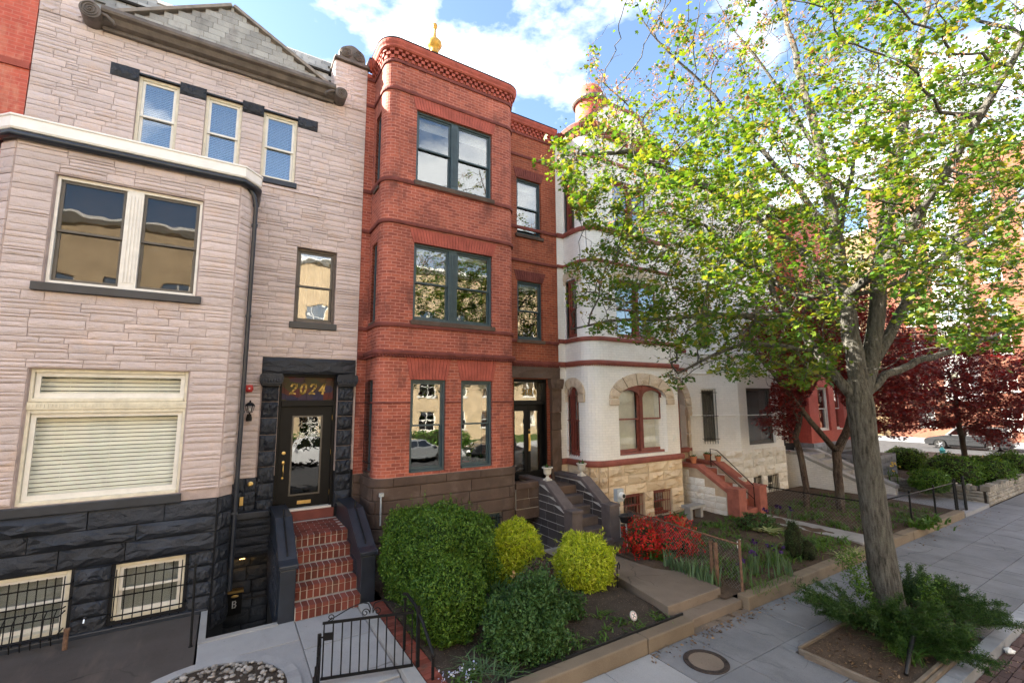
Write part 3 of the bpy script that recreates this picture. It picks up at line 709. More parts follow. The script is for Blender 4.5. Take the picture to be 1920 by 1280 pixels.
# far corner and opposite side of the street
obj('sidewalk_corner',MB().box(36.0,37,2.35,60,-.2,.0).box(50,54,-60,90,-.2,.02),'sidewalk_slab',kind='structure')
obj('opposite_sidewalk',MB().box(-60,36.5,-12.2,-9.2,-.2,.0),'walk_slab',kind='structure')
sheet('opposite_lawn',[-60,36.5],[-20,-12.2],-.02,'lawn')
# ------------------------------------------------------------------ pale stone house, number 2024
WY, BY = 10.7, 9.7
GH=thing('row_house','pale pink rough stone row house with dark blue-black base, number 2024 over door','house',(-.4,10.7,.1))
FW, FB = FX(WY), FX(BY)
upw=[(-1.84,-1.19,8.38,9.93),(-.75,-.10,8.38,9.93),(.30,.98,8.40,9.93)]
small=(1.11,1.94,5.31,6.98); door=(.92,2.08,1.30,4.20)
pw=Path([(-3.3,WY),(2.47,WY)]); sx=lambda o:(o[0]+3.3,o[1]+3.3,o[2],o[3])
obj('wall',ribbon(pw,7.6,10.75,[sx(o) for o in upw]),'pink_mortar',GH)
for z0_,z1_,mt_ in ((-1.0,2.11,'dark_mortar'),(2.11,7.6,'pink_mortar')): obj('wall',ribbon(pw,z0_,z1_,[sx(small),sx(door),sx((.13,.94,-.95,.66))],q0=3.3),mt_,GH)
rg=random.Random(3)
def away(rects,zones): return [r for r in rects if not any(r[0]<z[1]-.01 and r[1]>z[0]+.01 and r[2]<z[3]-.01 and r[3]>z[2]+.01 for z in zones)]
lint=[(-2.26,-1.84,9.76,10.01),(-1.19,-.75,9.76,10.01),(-.10,.30,9.76,10.01),(.98,1.39,9.76,10.01)]
surround=(.58,2.44,1.2,4.53)
r1=courses(-3.3,2.47,7.95,10.6,upw+lint+[(.18,1.02,8.28,8.40)],(.075,.16),(.18,.6),rg,cuts=(8.22,))
r2=courses(.14,2.47,2.10,7.95,[small,(1.03,1.99,5.17,5.31),surround],(.075,.16),(.18,.6),rg,cuts=(5.17,8.22))
R3=courses(-3.02,-.03,2.12,7.66,[(-2.58,-.57,2.09,4.14),(-2.56,-.57,5.32,7.27)],(.08,.17),(.22,.75),rg,cuts=(5.17,))
def ledges(rs,p,rg):
    out=[]
    for a,b,c,d in rs:
        if rg.random()<p and d-c>.10:
            k=rg.uniform(.35,.65); out+= [(a,b,c,c+(d-c)*k),(a,b,c+(d-c)*k,d)]
        else: out.append((a,b,c,d))
    return out
r1,r2,R3=ledges(r1,.35,rg),ledges(r2,.35,rg),ledges(R3,.35,rg)
lay(GH,r1+r2,(0,WY),(1,0),'pink_stone',.034,.009,kind='flat',cap=150,seed=1)
bayw=thing  # keep name short
pb=Path([(-3.25,WY),(-3.25,9.92),(-3.03,BY),(-.02,BY),(.18,9.93),(.18,WY)]); 
fx=lambda x: pb.find(x,BY)
bop=[(-2.57,-.58,2.09,4.13),(-2.55,-.58,5.46,7.25),(-1.32,-.41,.24,1.08),(-2.78,-1.83,.22,1.10)]
for z0_,z1_,mt_ in ((-1.0,1.96,'dark_mortar'),(1.96,7.72,'pink_mortar')): obj('bay_wall',ribbon(pb,z0_,z1_,[(fx(o[0]),fx(o[1]),o[2],o[3]) for o in bop]),mt_,GH)
lay(GH,R3,(0,BY),(1,0),'pink_stone',.034,.009,kind='flat',cap=150,seed=2)
for (a,b,o_) in ((pb.s[3],pb.s[4],0),(pb.s[1],pb.s[2],0),(pb.s[4],pb.s[5],0),(0,pb.s[1],0)):
    p0,p1=pb.at(a),pb.at(b); L_=b-a; t=(p1[0]-p0[0],p1[1]-p0[1])
    lay(GH,courses(.0,L_,2.12,7.66,[],(.09,.19),(.25,.6),rg),p0,t,'pink_stone',.034,.009,kind='flat',cap=0,seed=5)
    lay(GH,courses(.0,L_,-.2,1.95,[],(.25,.29),(.3,.6),rg),p0,t,'dark_stone',.08,.01,cap=6,kind='rough',seed=6)
# dark base
lay(GH,courses(-3.02,-.03,.12,1.95,[(-1.36,-.37,.12,1.10),(-2.82,-1.79,.12,1.12)],(.25,.30),(.7,1.5),rg,cuts=(1.12,1.10)),(0,BY),(1,0),'dark_stone',.11,.012,kind='rough',seed=7)
obj('base_sill',MB().box(-2.78,-.55,BY-.09,BY,1.95,2.088),'dark_paint',GH,bevel=.01)
obj('base_ledge',MB().box(-3.0,-.05,BY-.12,BY,.02,.19).box(-3.0,-2.85,BY-.12,BY,.19,.26),'dark_paint',GH,bevel=.015)
lay(GH,courses(.17,.60,.70,2.10,[],(.2,.27),(.2,.35),rg)+courses(.17,.92,.68,1.40,[(.17,.6,.7,1.41)],(.2,.24),(.3,.5),rg),(0,WY),(1,0),'dark_stone',.07,.01,kind='rough',seed=8)
lay(GH,courses(.13,.94,-.95,.6,[],(.2,.28),(.3,.6),rg),(0,WY+.14),(1,0),'dark_stone',.06,.01,kind='rough',seed=8)
obj('basement_back',MB().box(.0,1.0,WY+.15,WY+.2,-1.,.7),'dark_mortar',GH)
# lintel blocks, sills
for o in lint: lay(GH,[o],(0,WY),(1,0),'dark_stone',.10,.0,name='lintel_block',kind='rough',seed=int(o[0]*100)%97)
for o in upw: obj('shadow_line',MB().box(o[0],o[1],WY-.03,WY+.05,9.93,9.955),'dark_paint',GH)  # thin dark strip stands in for the shadow line over each window
obj('sill',MB().box(.20,1.02,WY-.07,WY,8.285,8.398),'dark_paint',GH,bevel=.008); obj('sill',MB().box(1.03,1.99,WY-.07,WY,5.17,5.308),'dark_paint',GH,bevel=.008)
obj('sill',MB().box(-2.66,-.50,BY-.09,BY,5.325,5.455),'dark_paint',GH,bevel=.008)
obj('string_course',MB().box(.16,2.46,WY-.05,WY,8.20,8.235),'pink_stone',GH)
# windows
for o in upw: window(GH,FW,*o,gl='blue_glass',rec=.06,fr='cream_frame',sash='white_frame',blind='slat',blind_mat='sky_tint_blind',fill=.5)
window(GH,FW,*small,gl='old_glass',rec=.08,fr='oldbronze_trim',sash='bronze_sash',curtain='dark_curtain')
window(GH,FB,*bop[1],units=[(-2.49,-1.665),(-1.435,-.64)],fr='white_frame',sash='bronze_sash',gl='screen_glass',rec=.06,blind='roller',blind_mat='screen_blind')
w=window(GH,FB,-2.57,-.58,2.09,3.50,units=[(-2.51,-.64)],fr='cream_frame',sash='white_frame',gl='blind_glass',rec=.06,blind='slat',fixed=True,sw=.06,pitch=.062)
w=window(GH,FB,-2.57,-.58,3.62,4.13,units=[(-2.51,-.64)],fr='cream_frame',sash='white_frame',gl='blind_glass',rec=.06,blind='slat',fixed=True,sw=.06,pitch=.062)
m=MB(); m.box(-2.57,-.58,BY+.04,BY+.2,3.503,3.617); 
for k in range(46): m.box(-2.55+k*.0425,-2.53+k*.0425,BY+.028,BY+.04,3.53,3.585)
obj('transom_bar',m,'cream_frame',GH)
g7=dict(n=8,d=-.14,rows=(.14,.48,.82))
window(GH,FB,*bop[2],fr='cream_frame',sash='white_frame',rec=.03,blind='slat',gl='pane_glass',grille=g7,meet=.52)
window(GH,FB,*bop[3],fr='cream_frame',sash='white_frame',rec=.03,blind='slat',gl='pane_glass',grille=dict(n=10,d=-.14,rows=(.55,.82)),meet=.52)
# belly-shaped lower guard of the left basement window
gm_=MB(); 
for k in range(9):
    u=-2.75+k*.105; gm_.tube([(u,BY-.17,.62),(u,BY-.30,.56),(u,BY-.34,.30),(u,BY-.3,.18)],.008,5)
for (dy,z) in ((-.17,.62),(-.31,.56),(-.34,.32)): gm_.tube([(-2.8,BY+dy,z),(-1.86,BY+dy,z),(-1.84,BY-.1,z)],.011,5)
obj('window_guard',gm_,'black_iron',GH)
# white parapet cap over the bay, gutter and downpipe
pc=Path([(-3.25,WY),(-3.25,9.92),(-3.03,BY),(-.02,BY),(.18,9.93),(.18,WY)])
obj('parapet_cap',sweep(pc,[(-.2,7.80),(.12,7.80),(.14,7.83),(.14,7.99),(.16,8.0),(.16,8.03),(-.2,8.03)]),'white_cap',GH,bevel=.006)
obj('bay_roof',MB().add([(-3.2,9.75,7.79),(.15,9.75,7.79),(.15,WY,7.85),(-3.2,WY,7.85)],[(0,1,2,3)]),'flashing',GH)
gp=[(.02+.075*math.cos(R(a)),7.755+.06*math.sin(R(a))) for a in range(0,360,36)]
obj('gutter',sweep(pc,[(d+.06,z-.02) for d,z in gp][::-1]),'dark_paint',GH,smooth=True)
dp=MB(); dp.tube([(.10,9.82,7.74),(.20,9.84,7.60),(.25,9.88,7.4),(.25,9.90,.3)],.04,8)
for z in (7.0,5.2,3.4,1.6): dp.box(.20,.30,9.86,9.97,z,z+.04)
obj('downpipe',dp,'dark_paint',GH,smooth='auto')
# cornice with scroll ends
pcn=Path([(-2.42,WY),(1.70,WY)])
obj('cornice',sweep(pcn,[(0,10.56),(.10,10.56),(.12,10.60),(.10,10.63),(.20,10.66),(.26,10.74),(.34,10.76),(.36,10.80),(.34,10.88),(.30,10.90),(0,10.92)]),'oldbronze_trim',GH,bevel=.004)
def scroll(cx,cz,y0,y1,r,parent,mat,turn=1,name='scroll'):
    m=MB(); M=Matrix.Rotation(R(90),3,'X'); L_=y1-y0
    m.lathe([(.001,0),(r,0),(r,L_),(.001,L_)],(cx,y1,cz),24,M)
    pts=[]; 
    for k in range(40):
        a=turn*k*.42; q=r*(1-.021*k); pts.append((cx+q*.92*math.cos(a+1.2),y0-.008,cz+q*.92*math.sin(a+1.2)))
    m.tube(pts,r*.085,5); m.ball((cx,y0-.005,cz),r*.17,8,6); obj(name,m,mat,parent,smooth='auto')
scroll(-2.56,10.70,WY-.36,WY,.155,GH,'oldbronze_trim'); scroll(1.82,10.70,WY-.36,WY,.135,GH,'oldbronze_trim',-1)
for (x,s) in ((-2.34,1),(1.6,-1)):
    m=MB(); m.tube([(x-s*.1,WY-.31,10.72),(x,WY-.32,10.70),(x+s*.1,WY-.31,10.63),(x+s*.12,WY-.3,10.56)],.03,6); obj('scroll_bracket',m,'oldbronze_trim',GH,smooth=True)
# end piers of the parapet
for (a,b) in ((-3.3,-2.72),(1.72,2.47)):
    obj('pier',MB().box(a,b,WY,WY+.5,10.62,11.76),'pink_mortar',GH); lay(GH,courses(a,b,10.62,11.74,[],(.09,.17),(.25,.5),rg),(0,WY),(1,0),'pink_stone',.04,.007,cap=10,seed=9)
    lay(GH,courses(0,.5,10.62,11.74,[],(.09,.17),(.2,.3),rg),(a,WY+.5),(0,-1),'pink_stone',.03,.007,cap=0,seed=10)
    obj('pier_cap',MB().box(a-.05,b+.04,WY-.09,WY+.55,11.76,11.80).box(a-.02,b+.02,WY-.06,WY+.52,11.80,11.86),'oldbronze_trim',GH,bevel=.008)
    c=(a+b)/2; w_=(b-a)/2-.06; pts=[(c-w_,11.86),(c+w_,11.86)]+[(c+w_*math.cos(R(q)),11.98+.30*math.sin(R(q))*(1-.12*abs(math.sin(R(2*q))))) for q in range(0,181,12)]
    obj('crest_stone',MB().prism(pts,FX(WY),-.02,.22),'cast_stone' if False else 'oldbronze_trim',GH,bevel=.02)
    for s in (-1,1): scroll(c+s*w_*.48,12.03,WY-.045,WY-.01,.13,GH,'oldbronze_trim',s,'volute')
# slate gable and mansard behind
gx0,gx1,gz,ap,apz=-2.35,1.66,10.92,-.42,12.06
yg=WY+.02
obj('gable',MB().prism([(gx0,gz),(gx1,gz),(ap,apz)],FX(yg),.02,.12),'flashing',GH)
us=MB(); us.box(-.5,.5,-.5,.5,-.5,.5)
ume=mesh_of('slate',us,'slate',(0,0,0)); row=0; z=gz
while z<apz-.05:
    h=.132; f=lambda zz:(gx0+(ap-gx0)*(zz-gz)/(apz-gz), gx1+(ap-gx1)*(zz-gz)/(apz-gz)); a,b=f(z+h*.5); x=a-(.15 if row%2 else 0)
    while x<b:
        p,q=max(x,a),min(x+.30,b)
        if q-p>.05: piece('slate',ume,GH,((p+q)/2,yg+.008,z+h/2),0,(q-p-.009,.020,h-.008),(rng.uniform(.02,.06),rng.uniform(-.015,.015),rng.uniform(-.01,.01)))
        x+=.30
    z+=h; row+=1
for (x0,z0,x1,z1) in ((gx0-.15,gz-.02,ap,apz+.03),(ap,apz+.03,gx1+.15,gz-.02)):
    dx,dz=x1-x0,z1-z0; l=math.hypot(dx,dz); nx,nz=-dz/l,dx/l
    obj('rake_trim',MB().prism([(x0,z0),(x1,z1),(x1+nx*.07,z1+nz*.07),(x0+nx*.07,z0+nz*.07)],FX(yg),-.06,.14),'flashing',GH,bevel=.006)
mr=MB(); mr.add([(-2.72,WY+.25,10.9),(1.72,WY+.25,10.9),(1.72,WY+.8,12.15),(-2.72,WY+.8,12.15)],[(0,1,2,3)]); obj('mansard',mr,'slate',GH)
row=0; z=10.95
while z<12.1:
    x=-2.7+(.15 if row%2 else 0); t=(z-10.9)/1.25
    while x<1.65:
        if (x<-1.9 or x>.55): piece('slate',ume,GH,(x+.15,WY+.25+.55*t-.012,z+.07),0,(.29,.016,.15),(-.41+.05,0,rng.uniform(-.01,.01)))
        x+=.30
    z+=.135; row+=1
obj('roof_edge',MB().box(-2.75,1.75,WY+.76,WY+.95,12.13,12.2),'white_cap',GH)
obj('roof',MB().box(-3.3,2.47,WY+.5,20,11.7,11.75).box(-3.3,2.47,19.8,20,-.2,11.75).box(-3.32,-3.3,WY+.3,20,-.2,11.75).box(-2.7,1.7,WY+.8,WY+1.2,11.7,12.14),'dark_room',GH)
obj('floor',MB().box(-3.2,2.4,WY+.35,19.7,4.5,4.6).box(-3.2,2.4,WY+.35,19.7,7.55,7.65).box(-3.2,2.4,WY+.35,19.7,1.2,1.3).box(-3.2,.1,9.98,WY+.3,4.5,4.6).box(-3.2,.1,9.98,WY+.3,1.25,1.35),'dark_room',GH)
# door surround: rough pilasters, capitals, lintel
for (a,b) in ((.60,.915),(2.085,2.42)):
    lay(GH,courses(a,b,1.36 if a>1 else 1.36,3.93,[],(.29,.34),(.3,.5),rg),(0,WY),(1,0),'dark_stone',.13,.012,name='pilaster_block',kind='rough',seed=12)
    c=(a+b)/2; m=MB(); m.box(a-.02,b+.02,WY-.15,WY,3.93,3.97); 
    pr=[(a-.03,3.97),(b+.03,3.97),(b+.06,4.06),(b+.055,4.13),(b+.03,4.18),(a-.03,4.18),(a-.055,4.13),(a-.06,4.06)]; m.prism(pr,FX(WY),-.19,0)
    for k in range(7): m.ball((a+.0+(b-a)*k/6,WY-.185,4.03),.032,6,5,(1,.6,1.5))
    obj('capital',m,'dark_stone',GH)
lay(GH,[(.58,2.44,4.185,4.525)],(0,WY),(1,0),'dark_stone',.13,.0,name='door_lintel',kind='rough',seed=3)
# transom with leaded coloured panes, gilt number
FD=FX(WY+.14); tr=MB(); a,b=.92,2.08
tr.box(a,a+.06,WY+.10,WY+.24,1.36,4.20); tr.box(b-.06,b,WY+.10,WY+.24,1.36,4.20); tr.box(a+.06,b-.06,WY+.10,WY+.24,4.13,4.20); tr.box(a+.06,b-.06,WY+.08,WY+.24,3.50,3.63)
df=obj('door_frame',tr,'black_paint',GH,bevel=.008)
def stained(name):
    t=NT(name); v=t.n('ShaderNodeTexVoronoi',feature='F1'); v.inputs['Scale'].default_value=5.5; t.l(t.pos((1,1,1.3)),v.inputs[0])
    c=t.ramp(t.math('FRACT',t.math('MULTIPLY',v.outputs['Color'],3.7)),[(0,(.02,.025,.06)),(.3,(.09,.02,.018)),(.55,(.035,.04,.02)),(.8,(.06,.035,.014)),(1,(.02,.02,.05))]); t.fin(c,.3,.12)
stained('stained_glass')
tg=obj('transom_pane',MB().box(a+.06,b-.06,WY+.17,WY+.18,3.63,4.13),'stained_glass',df)
lead=MB(); rl=random.Random(4)
for k in range(5):
    x=a+.15+k*.21; s=rl.choice((-1,1)); z0_=3.64; p=[(x,z0_),(x+s*rl.uniform(.08,.25),4.12)]; p=[(min(max(q[0],a+.07),b-.07),q[1]) for q in p]; lead.tube([(p[0][0],WY+.169,p[0][1]),(p[1][0],WY+.169,p[1][1])],.0025,4)
obj('lead_cames',lead,'black_iron',df)
figures('2024',FX(WY+.160),1.14,3.77,.21,0,'gold_letter',df,w=.034,slant=.22,sp=1.28)
# door leaf
dl=obj('door',MB().box(.98,2.02,WY+.16,WY+.2,1.40,1.66).box(.98,2.02,WY+.16,WY+.2,3.28,3.495).box(.98,1.24,WY+.16,WY+.2,1.66,3.28).box(1.80,2.02,WY+.16,WY+.2,1.66,3.28),'black_paint',GH)
mm=MB(); 
for (x0,x1,z0_,z1_) in ((1.215,1.245,1.64,3.30),(1.795,1.825,1.64,3.30),(1.245,1.795,1.64,1.67),(1.245,1.795,3.27,3.30)): mm.box(x0,x1,WY+.145,WY+.16,z0_,z1_)
obj('glass_bead',mm,'bronze_sash',dl); obj('door_glass',MB().box(1.24,1.80,WY+.175,WY+.181,1.66,3.28),'hammered_glass',dl)
h=MB(); h.tube([(1.085,WY+.15,2.30),(1.085,WY+.09,2.28),(1.085,WY+.09,2.08),(1.085,WY+.15,2.04)],.012,6); h.ball((1.085,WY+.15,2.33),.035,8,6,(1,.4,1.4)); h.ball((1.085,WY+.15,2.02),.026,8,6,(1,.4,1.2)); obj('door_handle',h,'brass',dl,smooth=True)
obj('deadbolt',MB().lathe([(.001,0),(.036,0),(.036,.02),(.02,.026),(.001,.026)],(1.085,WY+.16,2.53),12,Matrix.Rotation(R(90),3,'X')),'brass',dl)
obj('mail_slot',MB().box(1.39,1.66,WY+.148,WY+.16,1.46,1.53).box(1.41,1.64,WY+.143,WY+.15,1.475,1.515),'brass',dl)
obj('threshold',MB().box(.95,2.06,WY+.05,WY+.2,1.345,1.385),'white_frame',GH); obj('door_sill',MB().box(.92,2.10,WY-.02,WY+.2,1.16,1.343),'landing_brick',GH)
for z in (3.2,2.45,1.6): obj('hinge',MB().tube([(2.025,WY+.15,z),(2.025,WY+.15,z+.1)],.009,6),'brass',dl)
obj('bell_plate',MB().box(.335,.395,WY-.09,WY-.07,1.60,1.76).box(.353,.377,WY-.097,WY-.09,1.655,1.705),'brass',GH)
obj('vent_cap',MB().lathe([(.001,0),(.05,0),(.05,.02),(.03,.03),(.001,.03)],(.50,WY-.06,1.99),12,Matrix.Rotation(R(90),3,'X')),'brass',GH)
# things fixed to the wall
def lantern(x,z,y):
    t=thing('wall_lantern','black coach lantern with glass panes on pale stone wall left of door','lantern',(x,y,z-.2))
    m=MB(); m.lathe([(.001,-.2),(.05,-.2),(.055,-.15),(.035,-.06),(.001,-.05)],(x,y-.04,z),10,Matrix.Diagonal((1,.6,1))); m.tube([(x,y-.05,z-.12),(x,y-.12,z-.14),(x,y-.14,z-.03)],.012,6); obj('bracket',m,'black_iron',t,smooth='auto')
    obj('cage',MB().lathe([(.05,0),(.055,.005),(.05,.012),(.001,.012)],(x,y-.14,z-.03),6).lathe([(.085,.13),(.09,.14),(.05,.19),(.02,.205),(.012,.24),(.001,.245)],(x,y-.14,z-.03),6),'black_iron',t)
    b=MB()
    for k in range(6): a=R(60*k); b.tube([(x+.05*math.cos(a),y-.14+.05*math.sin(a),z-.02),(x+.083*math.cos(a),y-.14+.083*math.sin(a),z+.10)],.005,4)
    obj('glazing_bar',b,'black_iron',t); obj('globe',MB().lathe([(.04,0),(.072,.115)],(x,y-.14,z-.018),6),'blind_glass',t); obj('bulb',MB().ball((x,y-.14,z+.03),.022,8,6,(1,1,1.5)),'white_plastic',t)
lantern(.40,3.42,WY-.045)
t=thing('alarm_bell','round red alarm bell mounted on pale stone wall above the lantern','alarm bell',(.37,WY-.04,3.8)); Mx=Matrix.Rotation(R(90),3,'X')
obj('dome',MB().lathe([(.001,.0),(.075,.0),(.075,.03),(.055,.055),(.02,.065),(.001,.065)],(.37,WY-.04,3.87),18,Mx),'red_plastic',t,smooth='auto'); obj('boss',MB().lathe([(.001,.064),(.018,.064),(.015,.075),(.001,.075)],(.37,WY-.04,3.87),10,Mx),'white_plastic',t); obj('back_plate',MB().box(.31,.43,WY-.045,WY,3.80,3.94),'red_plastic',t)
# basement lamp and letter box
t=thing('basement_lamp','small glowing lamp over the dark basement entry beneath the stoop','lamp',(.44,WY-.02,.6)); obj('housing',MB().box(.38,.51,WY-.10,WY+.05,.655,.69),'black_iron',t)
NTl=NT('lamp_glow'); NTl.b.inputs['Emission Color'].default_value=(1,.55,.18,1); NTl.b.inputs['Emission Strength'].default_value=2.2; NTl.b.inputs['Base Color'].default_value=(.9,.6,.3,1)
obj('diffuser',MB().box(.40,.49,WY-.09,WY+.03,.60,.654),'lamp_glow',t)
t=thing('letter_box','black wall letter box marked B with gilt lid edge in basement entry','letter box',(.36,WY-.0,-.35)); Fm=FX(WY)
obj('box',MB().box(.24,.49,WY-.02,WY+.12,-.42,-.02),'black_paint',t,bevel=.01); obj('lid',MB().prism([(.225,-.02),(.505,-.02),(.505,.02),(.225,.02)],Fm,-.05,.13),'brass',t); obj('eagle',MB().ball((.365,WY-.022,-.085),.05,10,6,(1.3,.1,.5)),'brass',t)
obj('letter_plate',MB().box(.315,.405,WY-.024,WY-.02,-.30,-.15),'black_paint',t); figures('B',Fm,.337,-.285,.115,-.024,'white_plastic',t,w=.016,slant=0,name='letter')
# stoop: brick steps between dark cheek walls
ST=thing('stoop','red brick stoop with dark blue cheek walls leading up to black door 2024','stoop',(1.62,9.4,.15))
bm=mesh_of('brick',MB().box(-.5,.5,-.5,.5,-.5,.5),'stoop_brick',(0,0,0)); sx0,sx1=1.13,2.14; nr=5; rh=(1.16-.15)/nr*1.0
core=MB()
for i in range(nr):
    y0=8.37+.275*i; z1=.15+rh*(i+1); core.box(sx0,sx1,y0+.012,WY-.02,z1-rh,z1-.008)
obj('core',core,'stoop_mortar',ST)
for i in range(nr):
    y0=8.37+.275*i; z1=.15+rh*(i+1); n=10; w_=(sx1-sx0)/n
    for k in range(n):
        xx=sx0+w_*(k+.5); j=rng.uniform(-.003,.003)
        piece('brick',bm,ST,(xx,y0+.03+j,z1-rh+(rh-.062)/2),0,(w_-.018,.06,rh-.080),(0,rng.uniform(-.012,.012),0))
        piece('brick',bm,ST,(xx,y0+.105+j,z1-.028),0,(w_-.016,.225,.060),(rng.uniform(-.02,.01),rng.uniform(-.012,.012),0))
yl=8.37+.275*(nr-1)+.12
for r_ in range(9):
    for k in range(5):
        xx=sx0+.205*(k+.5)-(.10 if r_%2 else 0); x0_,x1_=max(xx-.1,sx0),min(xx+.1,sx1); y=yl+.054+r_*.107
        if y+.05<WY-.03 and x1_-x0_>.03: piece('brick',bm,ST,((x0_+x1_)/2,y,1.16-.02),0,(x1_-x0_-.006,.10,.036))
for (a,b,lab) in ((.89,1.125,None),(2.145,2.40,None)):
    sl=[(10.62,-.1),(8.42,-.1),(8.42,.93),(8.62,.97),(9.55,1.46),(10.62,1.46)]
    m=MB(); m.add([(a,y,z) for y,z in sl]+[(b,y,z) for y,z in sl],[tuple(range(6)),tuple(range(11,5,-1))]+[(i,i+6,(i+1)%6+6,(i+1)%6) for i in range(6)]); ck=obj('cheek_wall',m,'dark_paint',ST,bevel=.012)
    for r_ in courses(8.75,10.55,.15,1.0,[],(.2,.26),(.35,.6),rg): 
        if r_[3]<.9+.52*(min(r_[0],9.55)-8.6): lay(ck,[(10.62-r_[1],10.62-r_[0],r_[2],r_[3])],(a,10.62),(0,-1),'dark_stone',.035,.01,kind='rough',seed=int(r_[0]*100))
    cap=[(10.62,1.46),(9.53,1.46),(8.6,.975),(8.40,.935),(8.40,1.0),(8.6,1.045),(9.5,1.53),(10.62,1.53)]
    m=MB(); a2,b2=a-.025,b+.025; m.add([(a2,y,z) for y,z in cap]+[(b2,y,z) for y,z in cap],[tuple(range(7,-1,-1)),tuple(range(8,16))]+[((i+1)%8,i+0,i+8,(i+1)%8+8) for i in range(8)]); obj('coping',m,'dark_paint',ST,bevel=.012)
    c=(a+b)/2; m=MB(); m.tube([(c,8.66,1.06),(c,8.68,1.13),(c,9.48,1.55),(c,9.5,1.66),(c,9.5,1.52)],.014,6); obj('handrail',m,'black_iron',ST)
lay(ST,courses(.18,.89,.66,1.36,[],(.16,.2),(.5,.8),rg),(0,10.56),(1,0),'dark_stone',.05,.01,kind='rough',seed=4); obj('landing_parapet',MB().box(.18,.89,10.56,10.68,.62,1.36),'dark_mortar',ST); obj('landing_coping',MB().box(.17,.86,10.48,10.69,1.36,1.48),'dark_paint',ST,bevel=.01)
# iron pole and rusty stub by the patio
t=obj('iron_pole',MB().tube([(-.22,8.43,.12),(-.24,8.55,1.22)],.018,6).lathe([(.03,0),(.03,.015),(.001,.02)],(-.22,8.43,.12),8),'black_iron',None,label='thin leaning black iron pole standing at the dark patio edge',cat='pole')
t=obj('pipe_stub',MB().tube([(-1.74,9.30,.1),(-1.74,9.32,.38)],.03,8).lathe([(.036,0),(.036,.04),(.001,.045)],(-1.74,9.32,.36),8),'rust_pipe',None,label='short rusty red pipe stub beside the basement window',cat='pipe')
obj('hose_tap',MB().tube([(-1.6,BY-.1,.40),(-1.6,BY-.17,.40),(-1.6,BY-.19,.36)],.014,6).ball((-1.6,BY-.16,.43),.025,8,5,(1,1,.3)),'chrome',GH)
# neighbour to the far left, its unseen left run added to block the sun
NB=thing('row_house','faded red painted brick row house at the far left edge','house',(-6,10.7,.1)); pn=Path([(-32,WY-.02),(-9.3,WY-.02),(-3.31,WY-.02)])
obj('wall',ribbon(pn,-.2,13.5,[(25.9,27.1,2.2,4.1),(25.9,27.1,5.4,7.3)]),'faded_red_brick',NB); obj('string_course',sweep(pn,rect_prof(0,.04,9.4,9.52)),'red_trim',NB)
for z in (2.2,5.4): window(NB,FX(WY-.02),-6.1,-4.9,z,z+1.9,rec=.08)
obj('roof',MB().box(-32,-3.31,WY+.2,20,13.3,13.5).box(-32,-3.34,19.8,20,-.2,13.4),'dark_room',NB)
# ------------------------------------------------------------------ red brick house, number 2026
BH=thing('row_house','red brick row house with rounded three-storey bay and dark teal windows, number 2026','house',(5.4,10.7,.1))
XL,XR,rr=2.68,6.16,.27
pb2=Path([(2.475,WY),(XL,WY),(XL,BY+rr)]+arcpts(XL+rr,BY+rr,rr,180,270,7)+arcpts(XR-rr,BY+rr,rr,270,360,7)+[(XR,WY),(8.285,WY)])
def S2(x,y=BY): return pb2.find(x,y)
sR=lambda y: pb2.find(XL,y)
ret=[(sR(10.47),sR(10.06),2.10,4.07),(sR(10.47),sR(10.06),5.36,7.20),(sR(10.47),sR(10.06),8.55,10.40)]
face=[(3.41,4.25,2.06,4.07),(4.63,5.47,2.06,4.07),(3.42,5.47,5.40,7.20),(3.42,5.46,8.69,10.48)]
ent=[(6.85,7.73,5.31,7.02),(6.85,7.73,8.41,10.14),(6.70,7.93,1.2,4.20)]
s_ent=pb2.find(XR,WY)
ops=ret+[(S2(o[0]),S2(o[1]),o[2],o[3]) for o in face]
obj('wall',ribbon(pb2,2.0,11.7,ops,q1=s_ent),'red_brick',BH)
obj('entry_wall',ribbon(pb2,1.0,11.7,[(S2(o[0],WY),S2(o[1],WY),o[2],o[3]) for o in ent],q0=s_ent),'orange_brick',BH)
# string courses
def band(path,z0,z1,d,mat,parent,q0=0,q1=None,name='string_course'):
    m_=(z0+z1)/2; return obj(name,sweep(path,[(-.01,z0),(d*.8,z0),(d,m_-(z1-z0)*.2),(d,m_+(z1-z0)*.2),(d*.8,z1),(-.01,z1)],q0,q1),mat,parent)
for (z0,z1,d) in ((5.22,5.31,.045),(7.57,7.65,.05),(8.56,8.65,.045),(10.80,10.88,.04),(11.50,11.57,.035)):
    band(pb2,z0,z1,d,'dark_red_trim',BH)
band(pb2,3.55,3.59,.02,'dark_red_trim',BH,0,S2(3.41)); band(pb2,3.55,3.59,.02,'dark_red_trim',BH,S2(4.25),S2(4.63)); band(pb2,3.55,3.59,.02,'dark_red_trim',BH,S2(5.47),s_ent)
band(pb2,4.60,4.70,.09,'dark_red_trim',BH)
bd=MB(); q=.03
while q<pb2.len:
    a=pb2.at(q,.055); bd.ball((a[0],a[1],4.575),.03,6,4); q+=.062
obj('bead_course',bd,'dark_red_trim',BH,kind='stuff')
